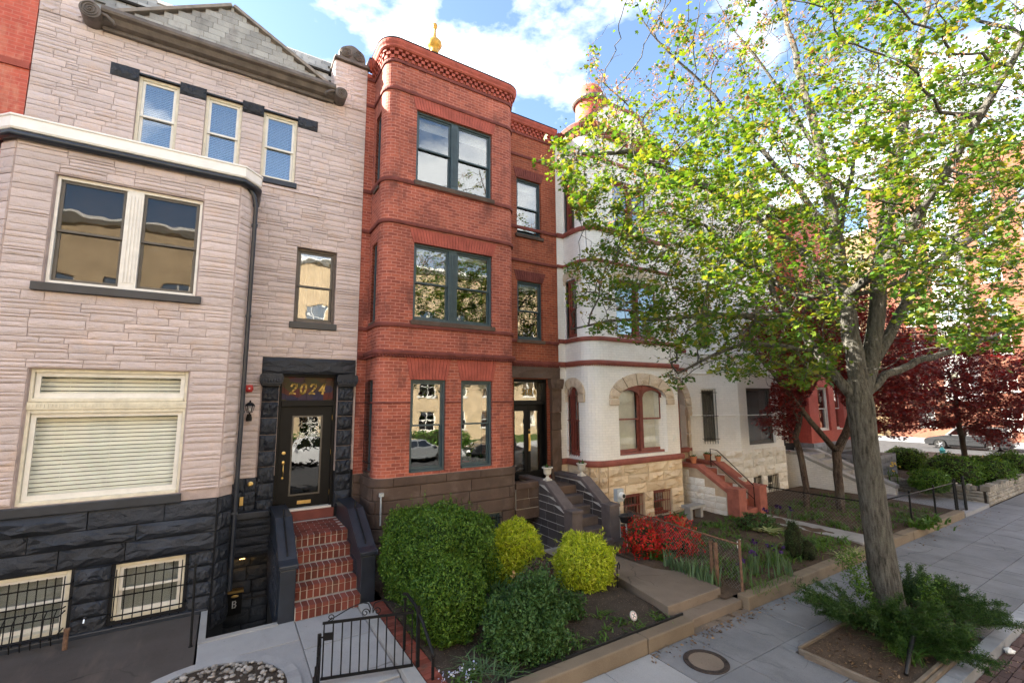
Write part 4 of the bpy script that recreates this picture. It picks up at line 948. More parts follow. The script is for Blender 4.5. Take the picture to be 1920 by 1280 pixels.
# corbelled brick cornice: chequered dentils, crown moulding, black roof edge
dn=MB()
for row,z in enumerate((11.58,11.66,11.74)):
    q=.05+(.08 if row%2 else 0)
    while q<pb2.len-.12:
        for a,b in zip(*(lambda S:(S,S[1:]))(pb2.breaks(q,q+.085))):
            p0,p1=pb2.at(a,-.02),pb2.at(b,-.02); o0,o1=pb2.at(a,.04+.02*row),pb2.at(b,.04+.02*row)
            dn.hexa([(o0[0],o0[1],z),(o1[0],o1[1],z),(p1[0],p1[1],z),(p0[0],p0[1],z),(o0[0],o0[1],z+.076),(o1[0],o1[1],z+.076),(p1[0],p1[1],z+.076),(p0[0],p0[1],z+.076)])
        q+=.16
obj('dentils',dn,'red_trim',BH,kind='stuff')
obj('crown_moulding',sweep(pb2,[(-.05,11.78),(.10,11.80),(.125,11.83),(.13,11.87),(.155,11.92),(.165,11.97),(.15,12.00),(-.05,12.00)]),'red_trim',BH)
obj('roof_edge',sweep(pb2,[(-.3,12.0),(.15,12.001),(.165,12.015),(.15,12.035),(-.3,12.10)]),'black_iron',BH)
# bay roof cone with gilt finial
cx_,cy_=4.30,10.9; rb=[pb2.at(q,.1) for q in np.linspace(sR(WY-.02),s_ent-.02,26)]; m=MB(); m.add([(p[0],p[1],12.08) for p in rb]+[(cx_,cy_,13.22)],[(i,i+1,26) for i in range(25)]+[(25,0,26)]); obj('bay_roof',m,'slate',BH)
fin=MB().lathe([(.10,13.15),(.12,13.22),(.09,13.27),(.16,13.32),(.21,13.42),(.20,13.50),(.13,13.58),(.06,13.64),(.04,13.75),(.035,13.90),(.05,13.93),(.075,13.99),(.07,14.05),(.03,14.10),(.001,14.11)],(cx_,cy_,0),18); obj('finial',fin,'gold_paint',BH,smooth=True)
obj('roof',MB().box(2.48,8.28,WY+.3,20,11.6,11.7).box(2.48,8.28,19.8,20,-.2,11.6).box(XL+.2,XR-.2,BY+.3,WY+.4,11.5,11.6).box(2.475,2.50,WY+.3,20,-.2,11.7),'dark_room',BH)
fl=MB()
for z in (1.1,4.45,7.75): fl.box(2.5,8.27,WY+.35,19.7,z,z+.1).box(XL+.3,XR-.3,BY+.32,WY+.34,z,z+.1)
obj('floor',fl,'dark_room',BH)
# flat arches of upright bricks over the openings
def flat_arch(parent,F,u0,u1,z0,z1,mat,splay=.10,n=None):
    n=n or int((u1-u0)/.068); m=MB()
    for k in range(n):
        a,b=u0+(u1-u0)*k/n+.004,u0+(u1-u0)*(k+1)/n-.004; c=(u0+u1)/2; w=(u1-u0)/2
        A,B=a+splay*(a-c)/w,b+splay*(b-c)/w; e=rng.uniform(.010,.016)
        m.hexa([F(a,-e,z0),F(b,-e,z0),F(b,.02,z0),F(a,.02,z0),F(A,-e,z1),F(B,-e,z1),F(B,.02,z1),F(A,.02,z1)])
    obj('flat_arch',m,mat,parent,kind='stuff')
for o in face: flat_arch(BH,FB,o[0]-.02,o[1]+.02,o[3]+.003,(4.55 if o[3]<5 else o[3]+.33),'red_trim')
for o in ent[:2]: flat_arch(BH,FW,o[0]-.02,o[1]+.02,o[3]+.003,o[3]+.30,'dark_red_trim')
# windows
tk=dict(fr='teal_frame',sash='teal_frame',rec=.06,fw=.05,sw=.045)
window(BH,FB,*face[3],units=[(3.47,4.33),(4.52,5.41)],gl='pane_glass',blind='roller',blind_mat='curtain',blindto=.84,sill=(.11,.06,.05),sillmat='brownstone',**tk)
window(BH,FB,*face[2],units=[(3.47,4.30),(4.52,5.42)],gl='pane_glass',sill=(.11,.06,.05),sillmat='brownstone',blind='roller',blind_mat='curtain',blindto=.93,**tk)
window(BH,FB,*face[0],gl='pane_glass',**tk); window(BH,FB,*face[1],gl='pane_glass',blind='roller',blind_mat='curtain',blindto=.93,**tk)
Fr=frame((XL,10.47),(0,-1))
for i,o in enumerate(ret): window(BH,Fr,0,.41,o[2],o[3],gl='pane_glass',sill=(.08,.04,.0),sillmat='brownstone',grille=dict(n=4,d=-.05,rows=(.1,.5,.85)) if i==0 else False,**tk)
window(BH,FW,*ent[0],gl='pane_glass',sill=(.10,.06,.05),sillmat='brownstone',blind='roller',blind_mat='curtain',blindto=.92,**tk)
window(BH,FW,*ent[1],gl='pane_glass',sill=(.10,.06,.05),sillmat='brownstone',blind='roller',blind_mat='curtain',blindto=.86,**tk)
# houseplants seen inside the right ground-floor window come with the plants below
# brownstone foundation, block by block
zc=[-.95,-.3,.05,.40,.72,1.00,1.29,1.55,1.82,2.0]
bwin=(4.80,5.70,.30,.97)
obj('foundation',ribbon(pb2,-1.0,2.0,[(S2(bwin[0]),S2(bwin[1]),bwin[2],bwin[3])],q1=s_ent),'brown_mortar',BH)
for k,(z0,z1) in enumerate(zip(zc,zc[1:])):
    q=0; off=[0,.45,.2,.6,.1,.5,.25,.0,.4,.3][k]; n=0
    while q<s_ent-.02:
        l=(off if n==0 and off>.1 else rng.uniform(.85,1.25)); e=min(q+l,s_ent); e=s_ent if s_ent-e<.25 else e; n+=1
        if z1>bwin[2] and z0<bwin[3] and e>S2(bwin[0]) and q<S2(bwin[1]):
            if q<S2(bwin[0])-.1: obj('stone',block(pb2,q,S2(bwin[0])-.01,z0,z1,-.02,.045),'brownstone',BH)
            q=S2(bwin[1])+.01; 
            if e-q>.1: obj('stone',block(pb2,q,e,z0,z1,-.02,.045),'brownstone',BH); q=e
            continue
        obj('stone',block(pb2,q,e,z0,z1,-.02,.05 if k<8 else .065),'brownstone',BH); q=e
window(BH,FB,*bwin,gl='pane_glass',grille=dict(n=9,d=-.03,rows=(.85,.3)),**tk)
# entrance: stone lintel, carved right pilaster, double door, transom number
lay(BH,[(6.45,8.27,4.22,4.54)],(0,WY),(1,0),'brownstone',.10,.0,kind='slab',name='door_lintel')
for a,b in ((7.93,8.27),):
    for (z0,z1) in ((1.2,1.75),(1.75,2.25),(2.25,2.75),(2.75,3.25),(3.25,3.92)): lay(BH,[(a,b,z0,z1)],(0,WY),(1,0),'brownstone',.12,.008,kind='slab',name='pilaster_block',seed=int(z0*10))
    m=MB(); m.prism([(a-.02,3.92),(b+.02,3.92),(b+.07,4.10),(b+.07,4.21),(a-.06,4.21),(a-.06,4.10)],FX(WY),-.17,0)
    for k in range(5):
        for z,s in ((3.99,.045),(4.07,.05)): m.ball((a+.01+(b-a)*(k+.5*(z>4.0))/5+.02,WY-.165,z),s*.8,6,5,(1,.7,1.6))
    obj('capital',m,'brownstone',BH)
yd=WY+.27
fr_=MB().box(6.70,6.80,WY+.12,WY+.38,1.36,4.20).box(7.86,7.93,WY+.12,WY+.38,1.36,4.20).box(6.80,7.86,WY+.15,WY+.38,4.12,4.20).box(6.80,7.86,WY+.15,WY+.38,3.48,3.60); dfr=obj('door_frame',fr_,'black_paint',BH,bevel=.008)
obj('transom_pane',MB().box(6.80,7.86,yd,yd+.006,3.60,4.12),'pane_glass',dfr); obj('transom_blind',MB().box(6.80,7.86,yd+.08,yd+.085,3.60,4.12),'screen_blind',dfr)
figures('2026',FX(yd-.003),7.17,3.77,.16,0,'gold_letter',dfr,w=.024,slant=0,sp=1.12)
for (a,b,s) in ((6.805,7.325,1),(7.335,7.855,-1)):
    dl2=obj('door',MB().box(a,b,yd,yd+.045,1.40,1.62).box(a,b,yd,yd+.045,3.30,3.478).box(a,a+.10,yd,yd+.045,1.62,3.30).box(b-.10,b,yd,yd+.045,1.62,3.30),'black_paint',BH,bevel=.006)
    obj('door_glass',MB().box(a+.10,b-.10,yd+.02,yd+.026,1.62,3.30),'pane_glass',dl2)
    obj('door_blind',MB().box(a+.10,b-.10,yd+.09,yd+.095,1.62,3.30),'dark_curtain' if s>0 else 'screen_blind',dl2)
obj('push_plate',MB().box(7.36,7.42,yd-.012,yd,2.18,2.66).box(7.375,7.405,yd-.05,yd-.012,2.35,2.37).box(7.38,7.40,yd-.055,yd-.04,2.25,2.55),'brass',dl2); obj('door_lock',MB().ball((7.39,yd-.01,2.76),.03,8,6,(1,.4,1)),'brass',dl2)
obj('threshold',MB().box(6.72,7.92,WY+.05,WY+.38,1.2,1.38),'brownstone',BH)
# stoop of dark stone
ST2=thing('stoop','dark brownstone stoop with pale mortar joints and slanted cheek walls before door 2026','stoop',(7.6,9.4,.1))
def prof_wall(a,b,poly,mat,parent,name,bevel=.01):
    n=len(poly); m=MB(); m.add([(a,y,z) for y,z in poly]+[(b,y,z) for y,z in poly],[tuple(range(n-1,-1,-1)),tuple(range(n,2*n))]+[(i,(i+1)%n,(i+1)%n+n,i+n) for i in range(n)]); return obj(name,m,mat,parent,bevel=bevel)
sc_=[(10.68,-.95),(8.72,-.95),(8.72,1.0),(9.52,1.50),(10.68,1.50)]
for (a,b) in ((6.86,7.10),(8.02,8.27)):
    ck=prof_wall(a,b,[(10.68,-.95),(8.45,-.95),(8.45,.98),(8.72,1.0),(9.52,1.50),(10.68,1.50)],'white_mortar',ST2,'cheek_wall')
    for rct in courses(8.74,10.66,-.9,1.48,[],(.17,.24),(.26,.42),rg):
        top=lambda y:1.0+.50*min(1,max(0,(y-8.74)/.78))
        za=rct[2]
        pts=[(rct[0]+.011,za+.010),(rct[1]-.011,za+.010),(rct[1]-.011,min(rct[3]-.010,top(rct[1])-.03)),(rct[0]+.011,min(rct[3]-.010,top(rct[0])-.03))]
        if pts[3][1]-za<.03 and pts[2][1]-za<.03: continue
        if pts[3][1]<=za+.018: pts=[pts[0],pts[1],pts[2]]
        for X0,X1 in ((a-.014,a+.01),(b-.01,b+.014)): prof_wall(X0,X1,pts,'slate_cheek',ck,'stone',0)
    cap=[(10.69,1.50),(9.5,1.50),(8.70,.985),(8.70,1.10),(9.46,1.60),(10.69,1.60)]
    prof_wall(a-.03,b+.03,cap,'cheek_cap',ST2,'coping',.02)
    obj('pier',MB().box(a-.035,b+.035,8.42,8.73,-.3,1.02).box(a-.05,b+.05,8.40,8.75,1.02,1.09),'cheek_cap',ST2,bevel=.015)
for i in range(6):
    y0=8.33+.272*i; z1=.13+.208*(i+1); obj('step',MB().box(7.105,8.015,y0,WY+.05 if i==5 else y0+.32,z1-.208,z1),'cheek_cap' if i<5 else 'brownstone',ST2,bevel=.012)
obj('core',MB().box(7.11,8.01,9.7,WY,-.9,1.1),'dark_mortar',ST2)
obj('landing_parapet',MB().box(6.18,6.86,9.78,9.98,.70,1.42),'white_mortar',ST2); lay(ST2,courses(6.18,6.86,.95,1.42,[],(.22,.25),(.3,.5),rg),(0,9.78),(1,0),'brownstone',.02,.014,kind='slab',seed=3); obj('landing_lintel',MB().box(6.17,6.86,9.75,9.99,.70,.94),'brownstone',ST2,bevel=.01); obj('landing_coping',MB().box(6.17,6.86,9.74,10.0,1.42,1.57),'brownstone',ST2,bevel=.012)
obj('landing',MB().box(6.18,7.1,9.98,WY+.05,1.25,1.38),'brownstone',ST2); obj('areaway_wall',MB().box(6.17,6.87,WY-.01,WY+.05,-1,1.3),'dark_mortar',ST2)
# urns on the cheek walls
def urn(x,y,z,lab):
    t=thing('urn',lab,'urn',(x,y,z),'stone urns on the stoop'); K=.86
    obj('base',MB().box(x-.10*K,x+.10*K,y-.10*K,y+.10*K,z,z+.04),'cast_stone',t,bevel=.006)
    obj('bowl',MB().lathe([(r*K,h*K+z+.04) for r,h in ((.085,0),(.08,.02),(.045,.05),(.04,.09),(.06,.11),(.105,.14),(.115,.18),(.12,.27),(.16,.31),(.165,.33),(.15,.34),(.12,.33),(.11,.29),(.001,.28))],(x,y,0),18),'cast_stone',t,smooth=True)
    m=MB(); rgx=random.Random(int(x*10))
    for k in range(26):
        a=rgx.uniform(0,6.28); e=rgx.uniform(.03,.10); h=rgx.uniform(.05,.16); p=Vector((x+e*.4*math.cos(a),y+e*.4*math.sin(a),z+.28)); q=p+Vector((e*math.cos(a),e*math.sin(a),h)); w=Vector((-math.sin(a),math.cos(a),0))*.018
        m.add([p,(p+q)/2+w,q,(p+q)/2-w],[(0,1,2,3)])
    obj('succulent',m,'azalea_leaf',t)
urn(6.98,9.56,1.60,'pale stone urn with small plant on left cheek wall by the black double door'); urn(8.15,9.62,1.60,'pale stone urn with small plant on right cheek wall before white bay')
# ------------------------------------------------------------------ white painted house with oxblood trim
WH=thing('row_house','white painted brick row house with curved bay, oxblood trim and cream stone base','house',(11.2,10.7,.1))
FY=9.6; r5=.5; XA,XB=8.55,12.17
p5=Path([(8.295,WY),(XA,WY),(XA,FY+r5)]+arcpts(XA+r5,FY+r5,r5,180,270,8)+[(XB,FY),(XB,WY),(14.10,WY)]); F5=FX(FY)
S5=lambda x,y=FY: p5.find(x,y)
aL=(9.57,11.60,2.02,4.04); b2=(9.62,11.58,5.42,7.20); b3=(9.62,11.30,8.72,10.35)
sr=lambda y:p5.find(XA,y)
rt=[(sr(10.62),sr(10.14),2.03,4.00),(sr(10.62),sr(10.14),5.42,7.18),(sr(10.62),sr(10.14),8.72,10.35)]
d5=(12.75,13.95,1.2,4.15)
obj('wall',ribbon(p5,1.9,11.8,rt+[(S5(o[0]),S5(o[1]),o[2],o[3]) for o in (aL,b2,b3)]+[(S5(d5[0],WY),S5(d5[1],WY),d5[2],d5[3])]),'white_brick',WH)
for (z0,z1,d,nm) in ((1.77,1.93,.09,'sill_band'),(4.60,4.72,.07,'string_course'),(5.28,5.40,.06,'string_course'),(7.60,7.69,.06,'string_course'),(8.56,8.69,.06,'string_course'),(10.8,10.9,.05,'string_course')): band(p5,z0,z1,d,'oxblood',WH,name=nm)
bd=MB(); q=.03
while q<p5.s[-2]:
    a=p5.at(q,.04); bd.ball((a[0],a[1],4.585),.024,5,4); q+=.06
obj('bead_course',bd,'oxblood',WH,kind='stuff')
obj('crown_moulding',sweep(p5,[(-.05,11.55),(.02,11.55),(.12,11.72),(.2,11.76),(.24,11.85),(.2,11.9),(-.05,11.9)]),'oxblood',WH)
obj('gable',MB().prism([(8.6,11.9),(12.1,11.9),(11.0,12.9),(9.7,12.9)],FX(FY+.15),0,.3),'white_brick',WH); obj('gable_coping',MB().prism([(8.45,11.9),(8.6,11.9),(9.72,12.92),(11.0,12.92),(12.1,11.9),(12.28,11.9),(11.05,13.02),(9.65,13.02)],FX(FY+.13),-.02,.36),'oxblood',WH)
ch=MB().lathe([(.50,11.8),(.50,13.45),(.56,13.5),(.58,13.6),(.50,13.66),(.46,13.9),(.36,14.1),(.15,14.25),(.001,14.28)],(9.88,10.75,0),20); obj('round_chimney',ch,'red_trim',WH,smooth='auto'); obj('chimney_ring',MB().lathe([(.57,13.47),(.61,13.52),(.61,13.60),(.56,13.64)],(9.88,10.75,0),20),'oldbronze_trim',WH)
obj('roof',MB().box(8.3,14.1,WY+.3,20,11.7,11.8).box(8.3,14.1,19.8,20,-.2,11.7).box(XA+.3,XB-.2,FY+.3,WY+.35,11.6,11.7),'dark_room',WH)
fl=MB()
for z in (1.15,4.45,7.75): fl.box(8.35,14.05,WY+.35,19.7,z,z+.1).box(XA+.35,XB-.3,FY+.3,WY+.34,z,z+.1)
obj('floor',fl,'dark_room',WH)
def arc_z(u,u0,u1,zs,zt): c=(u0+u1)/2; k=(u-c)/((u1-u0)/2); return zs+(zt-zs)*math.sqrt(max(0,1-k*k))
def spandrel(F,u0,u1,zs,zt,ztop,d0,d1,mat,parent,name='spandrel',n=16):
    m=MB()
    for k in range(n):
        a,b=u0+(u1-u0)*k/n,u0+(u1-u0)*(k+1)/n; za,zb=arc_z(a,u0,u1,zs,zt),arc_z(b,u0,u1,zs,zt)
        if ztop-max(za,zb)<.0005: za,zb=min(za,ztop-.001),min(zb,ztop-.001)
        m.hexa([F(a,d0,za),F(b,d0,zb),F(b,d1,zb),F(a,d1,za),F(a,d0,ztop),F(b,d0,ztop),F(b,d1,ztop),F(a,d1,ztop)])
    return obj(name,m,mat,parent)
def voussoirs(F,u0,u1,zs,zt,th,n,mat,parent,proud=.07,leg=.18):
    c=(u0+u1)/2; w=(u1-u0)/2; h=zt-zs; rg_=random.Random(int(u0*10))
    def pt(t,e): a=math.pi*(1-t); return (c+(w+e)*math.cos(a), zs+(h+e)*math.sin(a))
    for k in range(n):
        t0,t1=k/n+.006,(k+1)/n-.006; m=MB(); G_=[]
        for j in range(4):
            e=th*j/3
            for i in range(4):
                u,z=pt(t0+(t1-t0)*i/3,e); ed=i in(0,3) or j in(0,3); G_.append(F(u,-(proud*.55 if ed else proud*rg_.uniform(.7,1.1)),z))
        m.add(G_,[(j*4+i,j*4+i+1,j*4+i+5,j*4+i+4) for j in range(3) for i in range(3)])
        ring=[0,1,2,3,7,11,15,14,13,12,8,4]; bk=[]
        for q_ in ring:
            j,i=divmod(q_,4); u,z=pt(t0+(t1-t0)*i/3,th*j/3); bk.append(F(u,.02,z))
        m.add([G_[q_] for q_ in ring]+bk,[((i+1)%12,i,i+12,(i+1)%12+12) for i in range(12)]); obj('voussoir',m,mat,parent)
    for s in (-1,1):
        a,b=(c-w-th,c-w) if s<0 else (c+w,c+w+th); m=MB(); m.fbox(F,a,b,-proud*.8,.02,zs-leg,zs-.006); obj('voussoir',m,mat,parent,bevel=.02)
ox=dict(fr='oxblood_wood',sash='oxblood_wood',fw=.07,sw=.055)
w=window(WH,F5,*aL,units=[(9.65,10.53),(10.66,11.52)],gl='blind_glass',rec=.10,blind='roller',blind_mat='curtain',**ox)
spandrel(F5,aL[0],aL[1],3.62,4.03,4.045,.0,.10,'white_brick_stair',WH); voussoirs(F5,aL[0],aL[1],3.62,4.03,.36,7,'arch_stone',WH)
spandrel(F5,9.67,10.53,3.66,3.88,4.0,.085,.15,'oxblood_wood',w,'arched_head'); spandrel(F5,10.66,11.50,3.66,3.88,4.0,.085,.15,'oxblood_wood',w,'arched_head')
window(WH,F5,*b2,units=[(9.69,10.52),(10.66,11.50)],gl='pane_glass',rec=.10,curtain='curtain',**ox); window(WH,F5,*b3,units=[(9.69,10.40),(10.54,11.22)],gl='pane_glass',rec=.10,**ox)
voussoirs(F5,b2[0],b2[1],7.15,7.30,.25,7,'arch_stone',WH,.05,.1); 
Fr5=frame((XA,10.62),(0,-1))
window(WH,Fr5,0,.48,2.03,4.00,gl='pane_glass',rec=.10,grille=dict(n=5,d=-.02,rows=(.06,.5,.86),mat='oxblood_wood'),**ox)
spandrel(Fr5,0,.48,3.76,3.99,4.005,-.005,.10,'white_brick_stair',WH); voussoirs(Fr5,0,.48,3.76,3.99,.26,5,'arch_stone',WH,.06,.22)
for z0,z1 in ((5.42,7.18),(8.72,10.35)):
    window(WH,Fr5,0,.48,z0,z1,gl='pane_glass',rec=.10,**ox); voussoirs(Fr5,0,.48,z1-.02,z1+.06,.24,3,'arch_stone',WH,.05,.1)
# cream rock-faced foundation
bw5=[(9.59,10.45,.22,.94),(10.83,11.64,.22,.94)]
obj('foundation',ribbon(p5,-.6,1.9,[(S5(o[0]),S5(o[1]),o[2],o[3]) for o in bw5],out=.0),'cream_mortar',WH)
lay(WH,courses(9.06,12.17,.05,1.77,bw5,(.25,.29),(.6,1.1),rg,cuts=(1.77,.94)),(0,FY),(1,0),'cream_stone',.10,.012,seed=21)
for i in range(3,len(p5.p)-4):
    pass
A5=[p5.at(q) for q in np.linspace(p5.s[2],p5.s[10],4)]; 
for a,b in zip(A5,A5[1:]): lay(WH,courses(0,math.hypot(b[0]-a[0],b[1]-a[1]),.05,1.77,[],(.25,.29),(.4,.6),rg),a,(b[0]-a[0],b[1]-a[1]),'cream_stone',.09,.01,seed=22)
lay(WH,courses(0,.6,.05,1.77,[],(.25,.29),(.3,.5),rg),(XA,WY),(0,-1),'cream_stone',.07,.01,seed=23); lay(WH,courses(8.3,XA,.05,1.77,[],(.25,.29),(.2,.5),rg),(0,WY),(1,0),'cream_stone',.06,.01,seed=24)
lay(WH,courses(0,1.1,.05,1.77,[],(.25,.29),(.3,.6),rg),(XB,FY),(0,1),'cream_stone',.07,.01,seed=25)
for o in bw5: window(WH,F5,*o,rec=.12,gl='pane_glass',curtain='screen_blind',grille=dict(n=8,d=.03,rows=(.1,.55,.9),mat='oxblood_wood'),**ox)
# arched entrance
spandrel(FW,d5[0],d5[1],3.35,4.12,4.16,-.01,.25,'white_brick_stair',WH); voussoirs(FW,d5[0],d5[1],3.35,4.12,.30,9,'arch_stone',WH,.09,.10)
for (a,b) in ((12.43,12.75),(13.95,14.09)):
    for z0 in (1.4,1.9,2.4,2.85): lay(WH,[(a,b,z0,z0+.48)],(0,WY),(1,0),'arch_stone',.10,.01,kind='slab',name='pilaster_block')
    m=MB(); m.box(a-.03,b+.03,WY-.14,WY,3.02,3.24)
    for k in range(4): m.ball((a+(b-a)*k/3,WY-.14,3.12),.05,6,5,(1,.6,1.4))
    obj('capital',m,'arch_stone',WH)
obj('door',MB().box(d5[0],d5[1],WY+.24,WY+.3,1.36,4.15).box(d5[0]+.1,d5[0]+.5,WY+.22,WY+.24,1.6,2.5).box(d5[0]+.7,d5[1]-.1,WY+.22,WY+.24,1.6,2.5),'oxblood_wood',WH,bevel=.006); obj('door_knob',MB().ball((13.25,WY+.2,2.4),.03,8,6),'chrome',WH)
obj('mail_plate',MB().box(11.86,11.98,FY-.02,FY,2.3,2.5),'white_plastic',WH)
# stoop of the white house
ST3=thing('stoop','cream stone stoop with terracotta coloured steps, piers and slanted copings','stoop',(13.3,9.2,.2))
for (a,b) in ((12.66,12.92),(13.72,13.98)):
    ck=prof_wall(a,b,[(10.6,-.3),(8.4,-.3),(8.4,.85),(9.4,1.45),(10.6,1.45)],'cream_mortar',ST3,'cheek_wall')
    for rct in courses(8.45,10.55,.15,1.4,[],(.17,.26),(.22,.45),rg):
        top=lambda y:.85+.6*min(1,max(0,(y-8.4)))
        if top(rct[0])<rct[3]: continue
        for s_,X0 in ((1,a),): lay(ck,[(10.6-rct[1],10.6-rct[0],rct[2],rct[3])],(X0,10.6),(0,-1),'white_stone',.03,.012,seed=int(rct[0]*77)%50)
        lay(ck,[(rct[0]-8.4,rct[1]-8.4,rct[2],rct[3])],(b,8.4),(0,1),'white_stone',.03,.012,seed=int(rct[0]*77)%50)
    prof_wall(a-.04,b+.04,[(10.6,1.45),(9.4,1.45),(8.36,.83),(8.36,.96),(9.36,1.57),(10.6,1.57)],'terracotta_cap',ST3,'coping',.02)
    obj('pier',MB().box(a-.06,b+.06,8.02,8.40,-.1,.98).box(a-.075,b+.075,8.0,8.42,.98,1.03),'terracotta_cap',ST3,bevel=.02)
for i in range(6):
    y0=8.12+.26*i; z1=.2+.196*(i+1); obj('step',MB().box(12.93,13.71,y0,WY+.05 if i==5 else y0+.3,z1-.196,z1),'terracotta_cap',ST3,bevel=.015)
m=MB(); xr=13.66; m.tube([(xr,8.2,.3),(xr,8.2,1.02),(xr,9.35,1.95),(xr,9.6,1.98),(xr,9.6,1.4)],.016,6); m.tube([(xr,8.2,.62),(xr,9.6,1.62)],.011,5); obj('handrail',m,'black_iron',ST3)
def pot(x,y,z,r,h,lab,plant=True,mat='terracotta'):
    t=thing('flower_pot',lab,'flower pot',(x,y,z)); obj('pot',MB().lathe([(.68*r,z),(.9*r,z+h*.72),(1.02*r,z+h*.73),(1.05*r,z+h),(.92*r,z+h),(.88*r,z+h*.88),(.001,z+h*.86)],(x,y,0),16),mat,t,smooth='auto')
    if plant:
        m=MB(); q_=random.Random(int(x*100))
        for k in range(40):
            a=q_.uniform(0,6.28); e=q_.uniform(.2,1.3)*r; p=Vector((x+.3*r*math.cos(a),y+.3*r*math.sin(a),z+h*.86)); g=p+Vector((e*math.cos(a),e*math.sin(a),q_.uniform(.05,.9)*r)); w=Vector((-math.sin(a),math.cos(a),.3))*r*.12; m.add([p,(p+g)/2+w,g,(p+g)/2-w],[(0,1,2,3)])
        obj('plant',m,'azalea_leaf',t)
pot(12.80,9.62,1.575,.11,.22,'terracotta pot with plant on left coping of the cream stoop'); pot(13.85,9.85,1.575,.13,.2,'wide terracotta pot on right coping of the cream stoop'); pot(13.84,9.45,1.575,.10,.17,'small terracotta pot behind the stoop handrail')
pot(13.82,8.62,1.02,.13,.16,'pale bowl pot low on the sloping coping beside handrail',False,'cast_stone')
bp=on_ground(1234,975,.25); pot(10.35,8.35,.20,.20,.34,'large terracotta pot by the basement windows behind red azalea')
obj('stone_bench',MB().box(11.25,11.95,8.65,8.95,.52,.60).box(11.32,11.42,8.7,8.9,.15,.52).box(11.78,11.88,8.7,8.9,.15,.52),'concrete',None,label='small grey stone bench below the white bay beside stoop',cat='bench')
# ------------------------------------------------------------------ second white house
W3=thing('row_house','white painted row house with angled bay and barred narrow window behind the maples','house',(17,10.7,.1))
p6=Path([(14.105,WY),(14.2,WY),(15.6,BY),(18.4,BY),(19.25,10.55),(19.3,WY),(19.9,WY)]); S6=lambda x,y=BY:p6.find(x,y)
Ff=frame((14.2,WY),(1.4,-1.0)); f0=p6.s[1]
o6=[(f0+.41,f0+.94,2.05,3.97),(S6(16.10),S6(17.85),1.95,4.0),(S6(16.1),S6(17.85),5.4,7.2),(f0+.41,f0+.94,5.4,7.2),(S6(16.1),S6(17.85),8.6,10.2)]
obj('wall',ribbon(p6,1.75,11.9,o6),'white_brick',W3)
window(W3,Ff,.41,.94,2.05,3.97,fr='white_frame',sash='bronze_sash',rec=.08,gl='dull_glass',grille=dict(n=6,d=-.06,rows=(.08,.5,.93)))
for z0,z1 in ((1.95,4.0),(5.4,7.2),(8.6,10.2)): window(W3,FB,16.10,17.85,z0,z1,fr='bronze_sash',sash='bronze_sash',rec=.08,gl='dull_glass',fixed=z0<2)
window(W3,Ff,.41,.94,5.4,7.2,fr='white_frame',sash='bronze_sash',rec=.08)
for (z0,z1) in ((4.50,4.56),(3.0,3.03),(5.2,5.3),(7.6,7.66),(10.7,10.8)): band(p6,z0,z1,.04,'white_cap',W3)
obj('crown_moulding',sweep(p6,[(-.05,11.6),(.05,11.6),(.22,11.8),(.22,11.95),(-.05,11.95)]),'white_cap',W3)
b6=[(16.15,16.70,.15,.86),(17.03,17.80,.10,.84)]
obj('foundation',ribbon(p6,-.5,1.75,[(S6(o[0]),S6(o[1]),o[2],o[3]) for o in b6]),'white_mortar2',W3)
lay(W3,courses(15.6,18.4,.05,1.80,b6,(.26,.31),(.55,1.0),rg),(0,BY),(1,0),'white_stone',.10,.012,seed=31); lay(W3,courses(0,1.72,.05,1.80,[],(.26,.31),(.5,.9),rg),(14.2,WY),(1.4,-1),'white_stone',.10,.012,seed=32); lay(W3,courses(0,1.2,.05,1.80,[],(.26,.31),(.4,.7),rg),(18.4,BY),(.85,.85),'white_stone',.1,.012,seed=33)
for o in b6: window(W3,FB,*o,fr='white_frame',sash='white_frame',rec=.12,grille=dict(n=7,d=.02,rows=(.1,.9)))
obj('roof',MB().box(14.1,19.9,WY+.3,20,11.7,11.8).box(14.1,19.9,19.8,20,-.2,11.7).box(15.4,18.6,10.0,WY+.35,11.6,11.7),'dark_room',W3)
obj('gate_door',MB().box(19.32,19.85,WY-.04,WY+.02,1.45,3.9).box(19.4,19.45,WY-.07,WY-.04,1.5,3.85).box(19.7,19.75,WY-.07,WY-.04,1.5,3.85),'red_plastic',W3)
# its side stair with a white brick flank
ST4=thing('stoop','grey-capped stair with white painted brick flank beside second white house','stoop',(20,8.8,.1))
def flank(a,b,poly,mat,parent,name):
    n=len(poly); m=MB(); uv=[(y,z) for y,z in poly]
    m.add([(a,y,z) for y,z in poly]+[(b,y,z) for y,z in poly],[tuple(range(n-1,-1,-1)),tuple(range(n,2*n))]+[(i,(i+1)%n,(i+1)%n+n,i+n) for i in range(n)],[uv[::-1],uv]+[[uv[i],uv[(i+1)%n],uv[(i+1)%n],uv[i]] for i in range(n)]); return obj(name,m,mat,parent)
for a,b in ((19.45,19.7),(20.9,21.15)):
    flank(a,b,[(10.6,-.1),(7.2,-.1),(7.2,.35),(9.8,1.40),(10.6,1.40)],'white_brick_stair',ST4,'cheek_wall'); prof_wall(a-.04,b+.04,[(10.6,1.40),(9.8,1.40),(7.15,.33),(7.15,.45),(9.78,1.52),(10.6,1.52)],'concrete',ST4,'coping',.015)
for i in range(7): obj('step',MB().box(19.7,20.9,7.6+.3*i,10.65 if i==6 else 7.95+.3*i,-.1,.1+.185*(i+1)),'concrete',ST4,bevel=.01)
